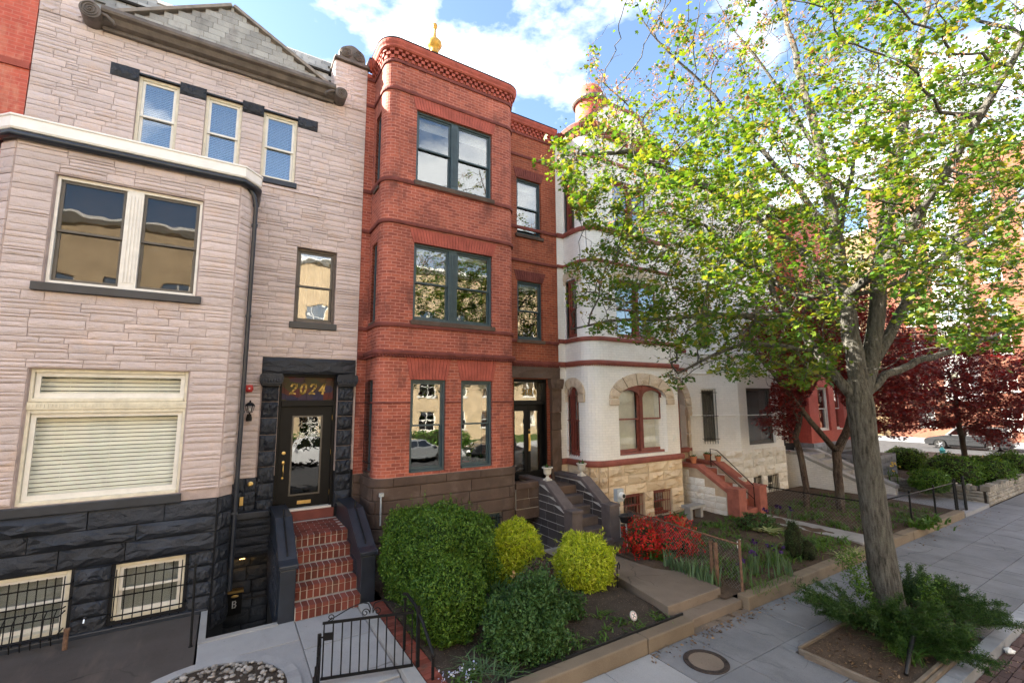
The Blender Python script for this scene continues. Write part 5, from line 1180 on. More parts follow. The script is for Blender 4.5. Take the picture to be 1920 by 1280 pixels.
# ------------------------------------------------------------------ red painted house at the corner
RH=thing('row_house','bright red painted house behind dark red maple with grey rough stone base','house',(23,10.7,.1))
p7=Path([(19.91,WY),(21.2,WY),(21.2,10.0),(24.9,10.0),(24.9,WY),(25.8,WY),(25.8,19.9)]); ow=[(p7.find(22.0,10),p7.find(23.0,10),z,z+1.9) for z in (2.2,5.4,8.6)]+[(p7.find(23.5,10),p7.find(24.3,10),z,z+1.9) for z in (2.2,5.4,8.6)]+[(p7.find(20.1,WY),p7.find(20.9,WY),z,z+1.9) for z in (1.5,5.4,8.6)]
obj('wall',ribbon(p7,1.7,12.2,ow),'red_painted',RH)
for z in (2.2,5.4,8.6):
    window(RH,FX(10),22.0,23.0,z,z+1.9); window(RH,FX(10),23.5,24.3,z,z+1.9)
for z in (1.5,5.4,8.6): window(RH,FW,20.1,20.9,z,z+1.9)
obj('foundation',ribbon(p7,-.3,1.7),'dark_mortar',RH)
RK='grey_stone'; stone(RK,(.17,.185,.21),(.25,.265,.29),bump=.8,bscale=7,rv=.2)
lay(RH,courses(21.2,24.9,.1,1.72,[],(.3,.42),(.8,1.5),rg),(0,10.0),(1,0),RK,.12,.012,seed=41)
lay(RH,courses(0,.7,.1,1.72,[],(.3,.42),(.5,.8),rg),(21.2,WY),(0,-1),RK,.12,.012,seed=42)
band(p7,4.6,4.72,.06,'dark_red_trim',RH); band(p7,7.8,7.9,.06,'dark_red_trim',RH); obj('crown_moulding',sweep(p7,[(-.05,11.8),(.05,11.8),(.28,12.1),(.28,12.25),(-.05,12.25)]),'black_iron',RH)
obj('roof',MB().box(19.91,25.78,19.75,19.88,-.2,12.0).box(19.86,19.9,WY+.3,20,-.2,12.0).box(14.1,14.14,WY+.3,20,-.2,12.0).box(8.29,8.32,WY+.3,20,-.2,12.0).box(19.91,25.75,WY+.3,20,12.0,12.1).box(21.4,24.7,10.3,WY+.35,12.0,12.1),'dark_room',RH)
ST5=thing('stoop','grey painted rough stone stoop wall of the red corner house','stoop',(24.2,8.9,.1)); obj('core',MB().box(22.6,24.6,8.35,9.85,-.1,1.25),'dark_mortar',ST5); lay(ST5,courses(22.6,24.6,.05,1.25,[],(.26,.34),(.5,.9),rg),(0,8.35),(1,0),RK,.10,.012,seed=43); lay(ST5,courses(0,1.5,.05,1.25,[],(.26,.34),(.5,.9),rg),(22.6,9.85),(0,-1),RK,.10,.012,seed=44)
for i in range(4): obj('step',MB().box(21.3,22.55,8.3+.3*i,9.9,-.1+.28*i,.18+.28*i),RK,ST5)
# ------------------------------------------------------------------ apartment buildings beyond the cross street and across the road
def slab_building(name,label,pts,h,mat,ww,wh,fl_h,sp,z0=1.0,bay=None,frm='white_frame',depth=12,cap='white_cap',roofbox=None,bayevery=3):
    t=thing(name,label,'building',(sum(p[0] for p in pts)/len(pts),sum(p[1] for p in pts)/len(pts),0)); P_=Path(pts); ops=[]; place=[]
    a,b=pts[0],pts[1]; L_=P_.s[1]; tx,ty=(b[0]-a[0])/L_,(b[1]-a[1])/L_; n=int((L_-1)/sp); off=(L_-n*sp)/2; F=frame(a,(tx,ty))
    nf=int((h-z0-.6)/fl_h)
    for f in range(nf):
        for k in range(n):
            u=off+sp*(k+.5); z=z0+f*fl_h
            if bay and k%bayevery==1: continue
            ops.append((u-ww/2,u+ww/2,z,z+wh)); place.append((u,z))
    obj('wall',ribbon(P_,-.2,h,ops,thick=.35),mat,t)
    fm=MB(); x=.07; F0=frame((0,0),(1,0))
    for (q0,q1,c0,c1) in ((-ww/2,-ww/2+x,0,wh),(ww/2-x,ww/2,0,wh),(-ww/2+x,ww/2-x,0,x),(-ww/2+x,ww/2-x,wh-x,wh),(-ww/2+x,ww/2-x,wh/2-.04,wh/2+.04),(-.035,.035,x,wh/2-.04),(-.035,.035,wh/2+.04,wh-x)): fm.fbox(F0,q0,q1,.1,.18,c0,c1)
    fm.fbox(F0,-ww/2-.1,ww/2+.1,-.06,.1,-.12,-.002)
    gm_=MB().fbox(F0,-ww/2+x,ww/2-x,.14,.15,x,wh-x); fme=mesh_of('window',fm,frm,(0,0,0)); gme_=mesh_of('pane',gm_,'mirror_glass',(0,0,0)); rz=math.atan2(ty,tx)
    for u,z in place:
        p=F(u,0,z); w=piece('window',fme,t,p,rz); g=bpy.data.objects.new('pane',gme_); COL.objects.link(g); g.parent=w
    if bay:
        for k in range(n):
            if k%bayevery!=1: continue
            u=off+sp*(k+.5); m=MB(); m.prism([(u-1.3,0),(u-.7,0)],F,0,0) if False else None
            pp=[F(u-1.2,0,0),F(u-.7,-.8,0),F(u+.7,-.8,0),F(u+1.2,0,0)]; pbay=Path([(p.x,p.y) for p in pp]); bo=[(pbay.s[1]+.1,pbay.s[2]-.1,z0+f*fl_h,z0+f*fl_h+wh) for f in range(1,nf)]
            bo_=obj('bay',ribbon(pbay,z0+fl_h-.8,h-.6,bo,thick=.15),bay,t); gg=MB()
            for f in range(1,nf):
                obj('pane',MB().fbox(F,u-.6,u+.6,-.72,-.71,z0+f*fl_h,z0+f*fl_h+wh),'mirror_glass',bo_); gg2=MB().fbox(F,u-.03,u+.03,-.76,-.73,z0+f*fl_h,z0+f*fl_h+wh).fbox(F,u-.6,u+.6,-.755,-.73,z0+f*fl_h+wh*.5-.03,z0+f*fl_h+wh*.5+.03); obj('glazing_bar',gg2,'white_frame',bo_)
            pass
    obj('cornice',sweep(P_,[(-.1,h-.3),(.15,h-.3),(.4,h),(.4,h+.2),(-.1,h+.2)],0,L_),cap,t)
    r=MB(); c=[F(0,.2,0),F(L_,.2,0),F(L_,depth,0),F(0,depth,0)]; r.hexa([(p.x,p.y,h-.2) for p in c]+[(p.x,p.y,h-.05) for p in c]); 
    d2=[F(.05,.6,0),F(L_-.05,.6,0),F(L_-.05,.7,0),F(.05,.7,0)]; r.hexa([(p.x,p.y,-.2) for p in d2]+[(p.x,p.y,h-.1) for p in d2]); obj('roof',r,'dark_room',t)
    e=[F(L_,.35,0),F(L_,depth,0)]; obj('side_wall',ribbon(Path([(e[0].x,e[0].y),(e[1].x,e[1].y)]),-.2,h-.05,[],thick=.3),mat,t)
    s=[F(0,depth,0),F(0,.35,0)]; obj('side_wall',ribbon(Path([(s[0].x,s[0].y),(s[1].x,s[1].y)]),-.2,h-.05,[],thick=.3),mat,t)
    return t
slab_building('apartment_building','orange brick apartment building with white bay windows across the cross street',[(54.5,18.6),(54.5,-14)],25,'far_brick',1.2,1.7,3.1,2.7,bay='white_cap')
slab_building('apartment_building','yellowish tan building left of the orange brick one across cross street',[(56,48),(56,18.9)],21,'far_tan',1.3,1.8,3.2,2.4)
slab_building('apartment_building','tan brick apartment block across the road, seen mirrored in the windows',[(34,-19),(-44,-19)],15.5,'tan_brick',1.5,1.7,3.0,3.1)
# ------------------------------------------------------------------ plants
def inpoly(P,poly):
    x,y=P[:,0],P[:,1]; r=np.zeros(len(x),bool); n=len(poly)
    for i in range(n):
        x0,y0=poly[i]; x1,y1=poly[(i+1)%n]
        if y0==y1: continue
        c=((y0>y)!=(y1>y))&(x<(x1-x0)*(y-y0)/(y1-y0)+x0); r^=c
    return r
def star(lobes,inner,n=5,spread=250,tipw=None):
    pts=[]; a0=90-spread/2
    for k in range(n):
        a=R(a0+spread*k/(n-1)); l=lobes[k]; pts.append((l*math.cos(a),l*math.sin(a)))
        if k<n-1: b=R(a0+spread*(k+.5)/(n-1)); pts.append((inner*math.cos(b),inner*math.sin(b)))
    pts.append((0,-.32)); return pts
SH={'maple':star([.72,.95,1.08,.95,.72],.55,5,220),'red':star([.6,.9,1.1,.9,.6],.28,5,230),'leaf':[(0,-1),(.42,-.1),(.0,1),(-.42,-.1)],'long':[(0,-1),(.22,0),(0,1.1),(-.22,0)],'disc':[(0,-1),(.7,-.6),(.9,.1),(.45,.9),(-.45,.9),(-.9,.1),(-.7,-.6)]}
def leaf_arrays(P,N,size,shape,rg,curl=.25,along=0.0):
    """one small folded blade at each point; returns verts, tris"""
    P=np.asarray(P); n=len(P); o=np.array(SH[shape]); m=len(o); N=N/np.maximum(np.linalg.norm(N,axis=1,keepdims=True),1e-6)
    h=rg.normal(size=(n,3)); a=np.cross(N,h); a/=np.maximum(np.linalg.norm(a,axis=1,keepdims=True),1e-6); b=np.cross(N,a)
    if along: k=rg.random(n)<along; N0=N[k].copy(); N=N.copy(); N[k],b[k]=b[k],N0
    size=np.broadcast_to(np.asarray(size),(n,))
    rad=np.linalg.norm(o,axis=1); dz=-curl*rad**2
    V=P[:,None,:]+size[:,None,None]*(o[None,:,0,None]*a[:,None,:]+o[None,:,1,None]*b[:,None,:]+dz[None,:,None]*N[:,None,:]*rg.uniform(.2,1.4,size=(n,1,1)))
    if m==4:
        V[:,(1,3),:]+= (size*.18)[:,None,None]*N[:,None,:]
        F=(np.arange(n)[:,None]*4+np.arange(4)[None,:]); return V.reshape(-1,3),F
    V=np.concatenate([P[:,None,:],V],1); F=[]
    for k in range(m): F.append((0,k+1,(k+1)%m+1))
    F=np.array(F); F=(np.arange(n)[:,None,None]*(m+1)+F[None]).reshape(-1,3); return V.reshape(-1,3),F
def foliage(name,P,N,size,shape,mat,parent,seed=1,curl=.25,along=0.0,**k):
    g=np.random.default_rng(seed); V,F=leaf_arrays(P,N,size,shape,g,curl,along); return arrays_obj(name,V,F,mat,parent,kind=k.pop('kind','stuff'),**k)
def colonize(seeds,A,step=.22,infl=1.6,kill=.3,iters=90,bias=(0,0,.12),maxn=12000,jit=.25,seed=3):
    g=np.random.default_rng(seed); pos=[np.array(p,float) for p,_ in seeds]; par=[q for _,q in seeds]; A=np.asarray(A).copy()
    Pn=np.array(pos); d=np.full(len(A),1e9); near=np.zeros(len(A),int)
    def upd(i0):
        nonlocal d,near
        for c0 in range(i0,len(pos),256):
            Q=np.array(pos[c0:c0+256]); D=np.linalg.norm(A[:,None,:]-Q[None],axis=2); k=D.argmin(1); v=D[np.arange(len(A)),k]; u=v<d; d[u]=v[u]; near[u]=k[u]+c0
    upd(0); kids={}
    for it in range(iters):
        act=d<infl
        if not act.any() or len(pos)>maxn: break
        dirs={}
        for i in np.nonzero(act)[0]:
            k=near[i]; v=A[i]-pos[k]; l=np.linalg.norm(v); dirs.setdefault(k,np.zeros(3)); dirs[k]+=v/max(l,1e-6)
        n0=len(pos)
        for k,v in dirs.items():
            if kids.get(k,0)>=3: continue
            l=np.linalg.norm(v)
            if l<1e-6: continue
            w=v/l+np.array(bias)+g.normal(size=3)*jit; w/=np.linalg.norm(w); pos.append(pos[k]+w*step); par.append(k); kids[k]=kids.get(k,0)+1
        if len(pos)==n0: break
        upd(n0); keep=d>kill
        A,d,near=A[keep],d[keep],near[keep]
        if len(A)==0: break
    return np.array(pos),np.array(par)
def grow_radii(pos,par,tip=.0045,p=2.25):
    n=len(pos); acc=np.zeros(n); r=np.zeros(n)
    for i in range(n-1,-1,-1):
        r[i]=max(tip,acc[i]**(1/p)); 
        if par[i]>=0: acc[par[i]]+=r[i]**p
    return r
def branch_mesh(pos,par,r,skip=lambda i:False,maxr=1e9,wob=0):
    n=len(pos); ch=[[] for _ in range(n)]
    for i in range(n):
        if par[i]>=0: ch[par[i]].append(i)
    mb=MB(); starts=[i for i in range(n) if par[i]<0]
    stack=[(i,None) for i in starts]
    while stack:
        i,fr=stack.pop(); path=[]; rad=[]
        if fr is not None: path.append(pos[fr]); rad.append(min(r[fr]*.8,r[i]*1.25))
        cur=i
        while True:
            path.append(pos[cur]); rad.append(r[cur])
            c=sorted(ch[cur],key=lambda k:-r[k])
            if not c: break
            for k in c[1:]: stack.append((k,cur))
            cur=c[0]
        if len(path)>1:
            if len(ch[cur])==0: rad[-1]*=.5
            m=max(rad); mb.tube(path,rad,9 if m>.06 else (6 if m>.02 else 4 if m>.008 else 3),caps=False)
    return mb
def fluted(path,rad,n=28,seed=1,amp=.12,cols=2):
    rg_=random.Random(seed); mb=MB(); path=[Vector(p) for p in path]
    # densify
    P=[];Rr=[]
    for a,b,ra,rb in zip(path,path[1:],rad,rad[1:]):
        k=max(1,int((b-a).length/.06))
        for i in range(k): P.append(a.lerp(b,i/k)); Rr.append(ra+(rb-ra)*i/k)
    P.append(path[-1]); Rr.append(rad[-1]); vs=[]
    for i,(p,r) in enumerate(zip(P,Rr)):
        t=(P[min(i+1,len(P)-1)]-P[max(i-1,0)]).normalized(); a=t.cross(Vector((0,1,0))).normalized(); b=t.cross(a)
        for k in range(n):
            q=2*math.pi*k/n; z=p.z
            f=1+amp*math.cos(cols*q+.9+.25*z)+.055*mnoise.noise((3*math.cos(q),3*math.sin(q),z*.9))+.05*mnoise.noise((7*math.cos(q)+9,7*math.sin(q),z*1.6))+.03*mnoise.noise((16*math.cos(q)+9,16*math.sin(q),z*3.5))
            vs.append(p+(a*math.cos(q)+b*math.sin(q))*r*f)
    m=len(P); mb.add(vs,[(i*n+k,i*n+(k+1)%n,(i+1)*n+(k+1)%n,(i+1)*n+k) for i in range(m-1) for k in range(n)]); return mb
# ---- the big street maple
MT=thing('maple_tree','tall spring maple with yellow-green leaves growing from the sidewalk tree pit','tree',(9.66,3.62,0))
def limb(l): return [at_y(*q) for q in l]
trunk=[Vector((9.70,3.60,-.15)),Vector((9.69,3.60,.05)),at_y(1655,1060,3.61),at_y(1640,960,3.62),at_y(1624,850,3.62),at_y(1613,760,3.62)]
seeds=[]
SEEDR={}
def chain(pts,parent,step=.3,r=None):
    base_=len(seeds); prev=parent; p0=Vector(seeds[parent][0]) if parent>=0 else None; ids=[]
    for p in pts:
        if p0 is None: seeds.append((tuple(p),-1)); prev=len(seeds)-1; ids.append(prev)
        else:
            L_=(p-p0).length; k=max(1,int(L_/step))
            for i in range(1,k+1):
                q=p0.lerp(p,i/k)+Vector((rng.uniform(-1,1),rng.uniform(-1,1),rng.uniform(-1,1)))*.025; seeds.append((tuple(q),prev)); prev=len(seeds)-1
            ids.append(prev)
        p0=Vector(seeds[prev][0])
    if r:
        n0=len(seeds)-1; first=ids[0]; k0=parent+1 if parent>=0 and False else None
        lo=min(i for i in range(len(seeds)) if i>=base_); m_=len(seeds)-lo
        for i in range(lo,len(seeds)): SEEDR[i]=r[0]+(r[1]-r[0])*(i-lo)/max(1,m_-1)
    return ids
it=chain(trunk,-1); top=it[-1]
iA=chain(limb([(1600,660,3.68),(1582,560,3.8),(1568,450,3.9),(1540,300,4.1),(1508,170,4.3),(1480,60,4.5),(1462,-60,4.7)]),top,r=(.155,.03))
iB=chain(limb([(1632,680,3.58),(1643,590,3.5),(1650,490,3.4),(1668,390,3.3),(1692,250,3.2),(1716,120,3.1),(1742,0,3.0),(1752,-90,3.0)]),top,r=(.145,.03))
iC=chain(limb([(1662,640,3.45),(1695,575,3.3),(1745,500,3.15),(1830,440,2.95),(1920,370,2.75),(2010,300,2.6)]),iB[0],r=(.095,.02))
chain(limb([(1712,480,3.4),(1738,380,3.35),(1762,290,3.3),(1805,190,3.2),(1850,90,3.1)]),iC[1])
chain(limb([(1660,700,3.5),(1720,676,3.35),(1800,655,3.15),(1870,628,3.0),(1940,596,2.85)]),top,r=(.075,.018))
iE=chain(limb([(1585,722,3.75),(1525,655,4.2),(1478,590,4.6),(1440,530,4.95),(1390,470,5.3),(1320,425,5.7),(1250,400,6.0)]),top,r=(.085,.02))
chain(limb([(1420,590,5.0),(1340,590,5.5),(1240,600,6.0),(1140,600,6.4),(1070,615,6.6)]),iE[2]); chain(limb([(1400,640,4.9),(1340,665,5.2),(1270,700,5.5)]),iE[1])
chain(limb([(1500,360,4.4),(1420,270,4.9),(1340,180,5.4),(1250,95,5.8),(1195,25,6.1)]),iA[2],r=(.065,.012))
iG=chain(limb([(1500,470,4.6),(1400,395,5.2),(1280,330,5.8),(1180,285,6.2),(1090,290,6.6)]),iA[1]); chain(limb([(1190,210,6.4),(1130,150,6.6),(1105,95,6.7)]),iG[3])
chain(limb([(1450,150,4.7),(1380,60,5.0),(1330,-20,5.3)]),iA[3]); chain(limb([(1600,300,3.8),(1640,180,3.6),(1650,60,3.5)]),iA[2]); chain(limb([(1780,300,2.9),(1860,230,2.8),(1950,150,2.7)]),iB[3])
for pts in ([(9.3,4.4,5.6),(9.6,5.6,6.6),(9.9,6.8,7.6)],[(9.9,3.0,5.6),(10.9,2.2,6.6),(11.9,1.2,7.6)],[(9.2,3.0,5.8),(8.8,1.9,7.0),(8.4,1.0,8.2)],[(10.2,4.4,5.2),(11.5,5.3,5.9),(12.8,6.0,6.5)]): chain([Vector(p) for p in pts],iA[1])
OUT=[(1185,-90),(1178,15),(1235,75),(1150,115),(1098,70),(1075,170),(1085,235),(1010,275),(1015,320),(1055,350),(1075,400),(1120,450),(1055,500),(1060,560),(1025,612),(1060,645),(1130,630),(1180,645),(1262,662),(1232,722),(1262,740),(1335,705),(1400,722),(1440,700),(1480,740),(1560,720),(1600,640),(1640,560),(1690,600),(1760,650),(1830,672),(1920,650),(2300,660),(2300,-90)]
g6=np.random.default_rng(5); u=g6.normal(size=(60000,3)); u/=np.linalg.norm(u,axis=1,keepdims=True); A=np.array([8.9,4.3,7.5])+u*np.array([5.4,3.9,5.0])*(g6.random((60000,1))**(1/2.4)); A=A[A[:,2]>3.4]
px=to_px(A); inf=(px[:,2]>.5)&(px[:,0]>0)&(px[:,0]<1920)&(px[:,1]>-80)&(px[:,1]<1280)
den=np.where(inf,0.0,.35); ins=inpoly(px[:,:2],OUT); den[inf&ins]=.85
sp_=inf&ins&inpoly(px[:,:2],[(1130,-90),(1060,60),(1060,170),(1250,200),(1400,190),(1500,110),(1500,-90)]); den[sp_]=.22
dn_=inf&ins&inpoly(px[:,:2],[(1060,260),(1500,240),(1520,620),(1250,650),(1060,640)]); den[dn_]=1.0
rt_=inf&ins&inpoly(px[:,:2],[(1640,200),(1925,60),(1925,655),(1830,680),(1760,655),(1690,600),(1650,520)]); den[rt_]=2.2
den[inf&inpoly(px[:,:2],[(1590,1200),(1590,560),(1650,520),(1680,580),(1720,640),(1700,1200)])]*=.15
A=A[g6.random(len(A))<den*.21]
pos,par=colonize(seeds,A,step=.2,infl=1.7,kill=.26,iters=70,maxn=13000)
rad=grow_radii(pos,par,.0042,2.5); ns=len(seeds); sc_r=.205/rad[it[3]]; rad=np.where(rad>.012,.012+(rad-.012)*sc_r,rad); rad=np.minimum(rad,.2)
for i_,r_ in SEEDR.items(): rad[i_]=r_ if r_>.02 else max(rad[i_]*.8,r_)
tmb=fluted(trunk+[at_y(1606,712,3.64)],[.29,.232,.20,.186,.182,.188,.16],seed=2,amp=.09); obj('trunk',tmb,'maple_bark',MT,smooth=True)
bm_=branch_mesh(pos,par,np.where(np.arange(len(pos))<=top,np.minimum(rad,.15),rad)); obj('limbs',bm_,'maple_bark',MT,smooth=True)
haskid=np.zeros(len(pos),bool); haskid[par[par>=0]]=True
tip=np.nonzero((rad<.011)&(~haskid|(np.arange(len(pos))%3==0)))[0]; P=pos[tip]; term=~haskid[tip]
pz=to_px(P); q=np.clip((P[:,2]-4.2)/5.5,0,1)
spz=inpoly(pz[:,:2],[(1130,-90),(1060,60),(1060,170),(1250,200),(1400,190),(1500,110),(1500,-90)])
q=np.where(spz,1.25,q*.75)
dz_=inpoly(pz[:,:2],[(1040,270),(1420,230),(1440,420),(1430,620),(1250,660),(1040,640)])
nl=np.where(g6.random(len(P))<.97-.42*q,np.where(term,g6.integers(12,24,len(P)),g6.integers(4,11,len(P))),g6.integers(0,3,len(P)))
dr_=inpoly(pz[:,:2],[(1640,200),(1925,60),(1925,655),(1830,680),(1760,655),(1690,600),(1650,520)])
nl=(nl*np.where(dz_,1.95,np.where(dr_,1.6,1.2))).astype(int); idx=np.repeat(np.arange(len(P)),nl)
LP=P[idx]+g6.normal(size=(len(idx),3))*np.array([.085,.085,.06]); LN=g6.normal(size=(len(idx),3))*.5+np.array([-.1,0,1.0]); LS=g6.uniform(.028,.064,len(idx))
lpx=to_px(LP); ok=~((lpx[:,2]>.3)&(lpx[:,0]>0)&(lpx[:,0]<1920)&(lpx[:,1]<1280)&~inpoly(lpx[:,:2],OUT)&(g6.random(len(LP))<.8)); LP,LN,LS=LP[ok],LN[ok],LS[ok]
print('maple leaves',len(LP),'nodes',len(pos))
# the 300 leaves that show largest are parts of their own
dist=np.linalg.norm(LP-np.array([0,0,CAMZ]),axis=1); lpx=to_px(LP); vis=(lpx[:,0]>0)&(lpx[:,0]<1920)&(lpx[:,1]>0)&(lpx[:,1]<1280)
rank=np.argsort(-(LS/dist)*vis)[:300]; rest=np.ones(len(LP),bool); rest[rank]=False
foliage('crown',LP[rest],LN[rest],LS[rest],'maple','maple_leaf',MT,7)
lv=MB(); oo=[(0,0,0)]+[(x,y,-.2*(x*x+y*y)) for x,y in SH['maple']]; lv.add(oo,[(0,k+1,(k+1)%len(SH['maple'])+1) for k in range(len(SH['maple']))]); lme=mesh_of('leaf',lv,'maple_leaf',(0,0,0))
for i in rank:
    qv=Vector(LN[i]).to_track_quat('Z','Y').to_euler(); piece('leaf',lme,MT,LP[i],0,(LS[i],)*3,(qv.x,qv.y,rng.uniform(0,6.28)))
nf_=np.where(g6.random(len(P))<.24+.5*q,g6.integers(5,12,len(P))*np.where(spz,2,1),0); idx=np.repeat(np.arange(len(P)),nf_); FP=P[idx]+g6.normal(size=(len(idx),3))*.055; fpx=to_px(FP); ok=inpoly(fpx[:,:2],OUT)|(fpx[:,0]<0)|(fpx[:,0]>1920); FP=FP[ok]
foliage('flower_clusters',FP,g6.normal(size=(len(FP),3)),g6.uniform(.016,.034,len(FP)),'leaf','maple_flower',MT,8)
# ---- red-leaved maples
def red_maple(lab,trunks,c,r,n,mask,seed,leaves,den=1.0):
    g=np.random.default_rng(seed); t=thing('red_maple',lab,'tree',(trunks[0][0].x,trunks[0][0].y,.15)); u=g.normal(size=(n*4,3)); u/=np.linalg.norm(u,axis=1,keepdims=True); A=np.array(c)+u*np.array(r)*(g.random((n*4,1))**(1/2.6))
    p=to_px(A); ok=inpoly(p[:,:2],mask)|(p[:,0]>1920); A=A[ok][:n]; A[:,2]+=.12*np.sin(A[:,0]*3+A[:,1]*2)
    seeds.clear()
    for tr in trunks: chain(tr,-1) if not tr[0] is None else None
    pos,par=colonize(list(seeds),A,step=.17,infl=2.4,kill=.25,iters=80,maxn=6000,seed=seed,bias=(0,0,-.02)); rd=grow_radii(pos,par,.004,2.5); k=.115/rd[0]; rd=np.minimum(np.where(rd>.01,.01+(rd-.01)*k,rd),.125)
    print('redmaple',len(A),len(pos),(rd<.0095).sum(),rd[0])
    obj('trunk',branch_mesh(pos,par,rd),'red_maple_bark',t,smooth=True); tp=np.nonzero(rd<.0095)[0]; idx=np.repeat(tp,leaves); L_=pos[idx]+g.normal(size=(len(idx),3))*np.array([.13,.13,.05]); p=to_px(L_); ok=(inpoly(p[:,:2],mask)|(p[:,0]>1920)); L_=L_[ok]
    foliage('crown',L_,g.normal(size=(len(L_),3))*.45+np.array([0,0,1.0]),g.uniform(.055,.10,len(L_)),'red','red_leaf',t,seed+1)
ga,gb=on_ground(1513,952,.2),on_ground(1576,958,.2)
red_maple('dark red-leaved maple with two grey stems in the mulch garden before white house',
  [[ga,at_y(1507,890,ga.y),at_y(1492,820,ga.y+.1),at_y(1505,770,ga.y+.3)],[gb,at_y(1572,890,gb.y),at_y(1568,850,gb.y),at_y(1595,790,gb.y+.1),at_y(1620,700,gb.y+.2)]],
  (16.9,7.2,4.6),(4.2,2.4,3.0),3800,[(1440,560),(1480,480),(1560,430),(1640,420),(1720,420),(1790,480),(1800,590),(1800,840),(1720,830),(1650,820),(1590,770),(1540,700),(1500,780),(1480,860),(1378,840),(1385,800),(1440,760),(1450,690),(1380,640),(1420,560)],21,15)
gc=on_ground(1806,884,.4)
red_maple('spreading dark red maple over the corner bed at the far right',[[gc,at_y(1808,850,gc.y),at_y(1800,800,gc.y-.2),at_y(1790,740,gc.y-.3)]],(gc.x-1.5,gc.y-.6,4.1),(5.0,2.8,2.7),2800,[(1640,640),(1700,560),(1780,540),(1800,500),(1860,520),(1925,560),(1925,860),(1860,850),(1800,800),(1730,810),(1660,800)],31,15)
lb=MB(); lb.tube([at_y(1572,850,gb.y),at_y(1520,790,gb.y+.1),at_y(1450,700,gb.y+.3),at_y(1396,640,gb.y+.5),at_y(1372,600,gb.y+.6)],[.09,.075,.055,.04,.02],8); obj('bare_limb',lb,'red_maple_bark',None,smooth=True,label='long bare grey limb slanting up left from the red maple fork',cat='branch')
# ---- shrubs
def blob_points(g,n,c,r,pw=2.0,noise=.12,depth=.10,zmin=None,nz=2.2,flat=None):
    u=g.normal(size=(n,3)); u/=np.linalg.norm(u,axis=1,keepdims=True); k=(np.abs(u)**pw).sum(1)**(-1/pw); S=u*k[:,None]
    ph=np.array([mnoise.noise((float(a[0])*nz+c[0],float(a[1])*nz+c[1],float(a[2])*nz)) for a in S[::1]]); ph2=np.array([mnoise.noise((float(a[0])*nz*3.3,float(a[1])*nz*3.3+c[1],float(a[2])*nz*3.3)) for a in S])
    f=1+noise*ph*1.6+noise*.7*ph2-np.abs(g.normal(size=n))*depth; P=np.array(c)+S*np.array(r)*f[:,None]; N=u/np.array(r); N/=np.linalg.norm(N,axis=1,keepdims=True)
    if zmin is not None: k=P[:,2]>zmin; P,N=P[k],N[k]
    return P,N
def shrub(name,lab,cat,blobs,size,mat,shape='leaf',core='dark_twig',seed=1,tilt=.6,base=None,group=None,curl=.25,noise=.12,depth=.1,extra=None,corek=.80,along=.3,shoots=0):
    """blobs: (center, radii, count, power)"""
    g=np.random.default_rng(seed); c0=base or (blobs[0][0][0],blobs[0][0][1],.15); t=thing(name,lab,cat,c0,group); PP=[];NN=[]; cm=MB()
    for c,r,n,pw in blobs:
        P,N=blob_points(g,n,c,r,pw,noise,depth,.12); PP.append(P); NN.append(N)
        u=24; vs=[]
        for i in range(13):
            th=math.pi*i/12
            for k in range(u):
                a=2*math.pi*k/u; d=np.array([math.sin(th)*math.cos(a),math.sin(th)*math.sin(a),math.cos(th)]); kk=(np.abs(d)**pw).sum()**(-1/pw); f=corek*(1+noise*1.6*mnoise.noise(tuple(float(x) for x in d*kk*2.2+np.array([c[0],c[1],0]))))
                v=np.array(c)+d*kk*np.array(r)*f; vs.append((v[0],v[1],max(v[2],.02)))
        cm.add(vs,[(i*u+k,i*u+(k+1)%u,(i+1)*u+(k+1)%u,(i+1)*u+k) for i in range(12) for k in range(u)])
    for c,r,n,pw in (blobs if shoots else []):
        a,b=blob_points(g,max(3,int(shoots*n/3000)),c,r,pw,noise,.02,.2); L_=g.uniform(.05,.20,len(a))*min(r)*1.6; dd=b+g.normal(size=b.shape)*.35+[0,0,.35]; dd/=np.linalg.norm(dd,axis=1,keepdims=True)
        for s in np.linspace(.1,1,9): PP.append(a+dd*(L_*s)[:,None]+g.normal(size=a.shape)*.012); NN.append(b)
    P=np.concatenate(PP); N=np.concatenate(NN)+g.normal(size=P.shape)*tilt
    foliage('foliage',P,N,g.uniform(size[0],size[1],len(P)),shape,mat,t,seed+1,curl,along); obj('branches',cm,core,t,smooth=True)
    if extra: 
        P2,N2=[],[]
        for c,r,n,pw in extra[0]:
            a,b=blob_points(g,n,c,r,pw,noise,.03,.12); P2.append(a); N2.append(b)
        P2=np.concatenate(P2); foliage('blossom',P2,np.concatenate(N2)+g.normal(size=P2.shape)*.5,g.uniform(*extra[1],len(P2)),extra[2],extra[3],t,seed+2)
    return t
shrub('clipped_hedge','large clipped dark green boxwood hedge beside the brick stoop','hedge',[((3.30,7.75,.98),(.80,1.05,.72),40000,3.0),((2.98,6.75,.62),(.50,.60,.62),19000,2.6),((2.85,8.1,.95),(.42,.55,.72),10000,3)],(.016,.030),'hedge_leaf',seed=41,base=(3.1,7.3,.15),noise=.15,depth=.08,corek=.82,core='green_core',tilt=.8,shoots=14)
c=at_y(966,1030,8.05); shrub('golden_shrub','bright yellow-green mounded shrub behind the hedge, left of stair','shrub',[((c.x,c.y,c.z),(.52,.55,.52),10500,2.2),((c.x-.25,c.y-.1,c.z-.25),(.4,.4,.45),4500,2)],(.026,.058),'gold_leaf','long',seed=51,tilt=.9,noise=.17,shoots=14,along=.45,core='olive_core',depth=.14)
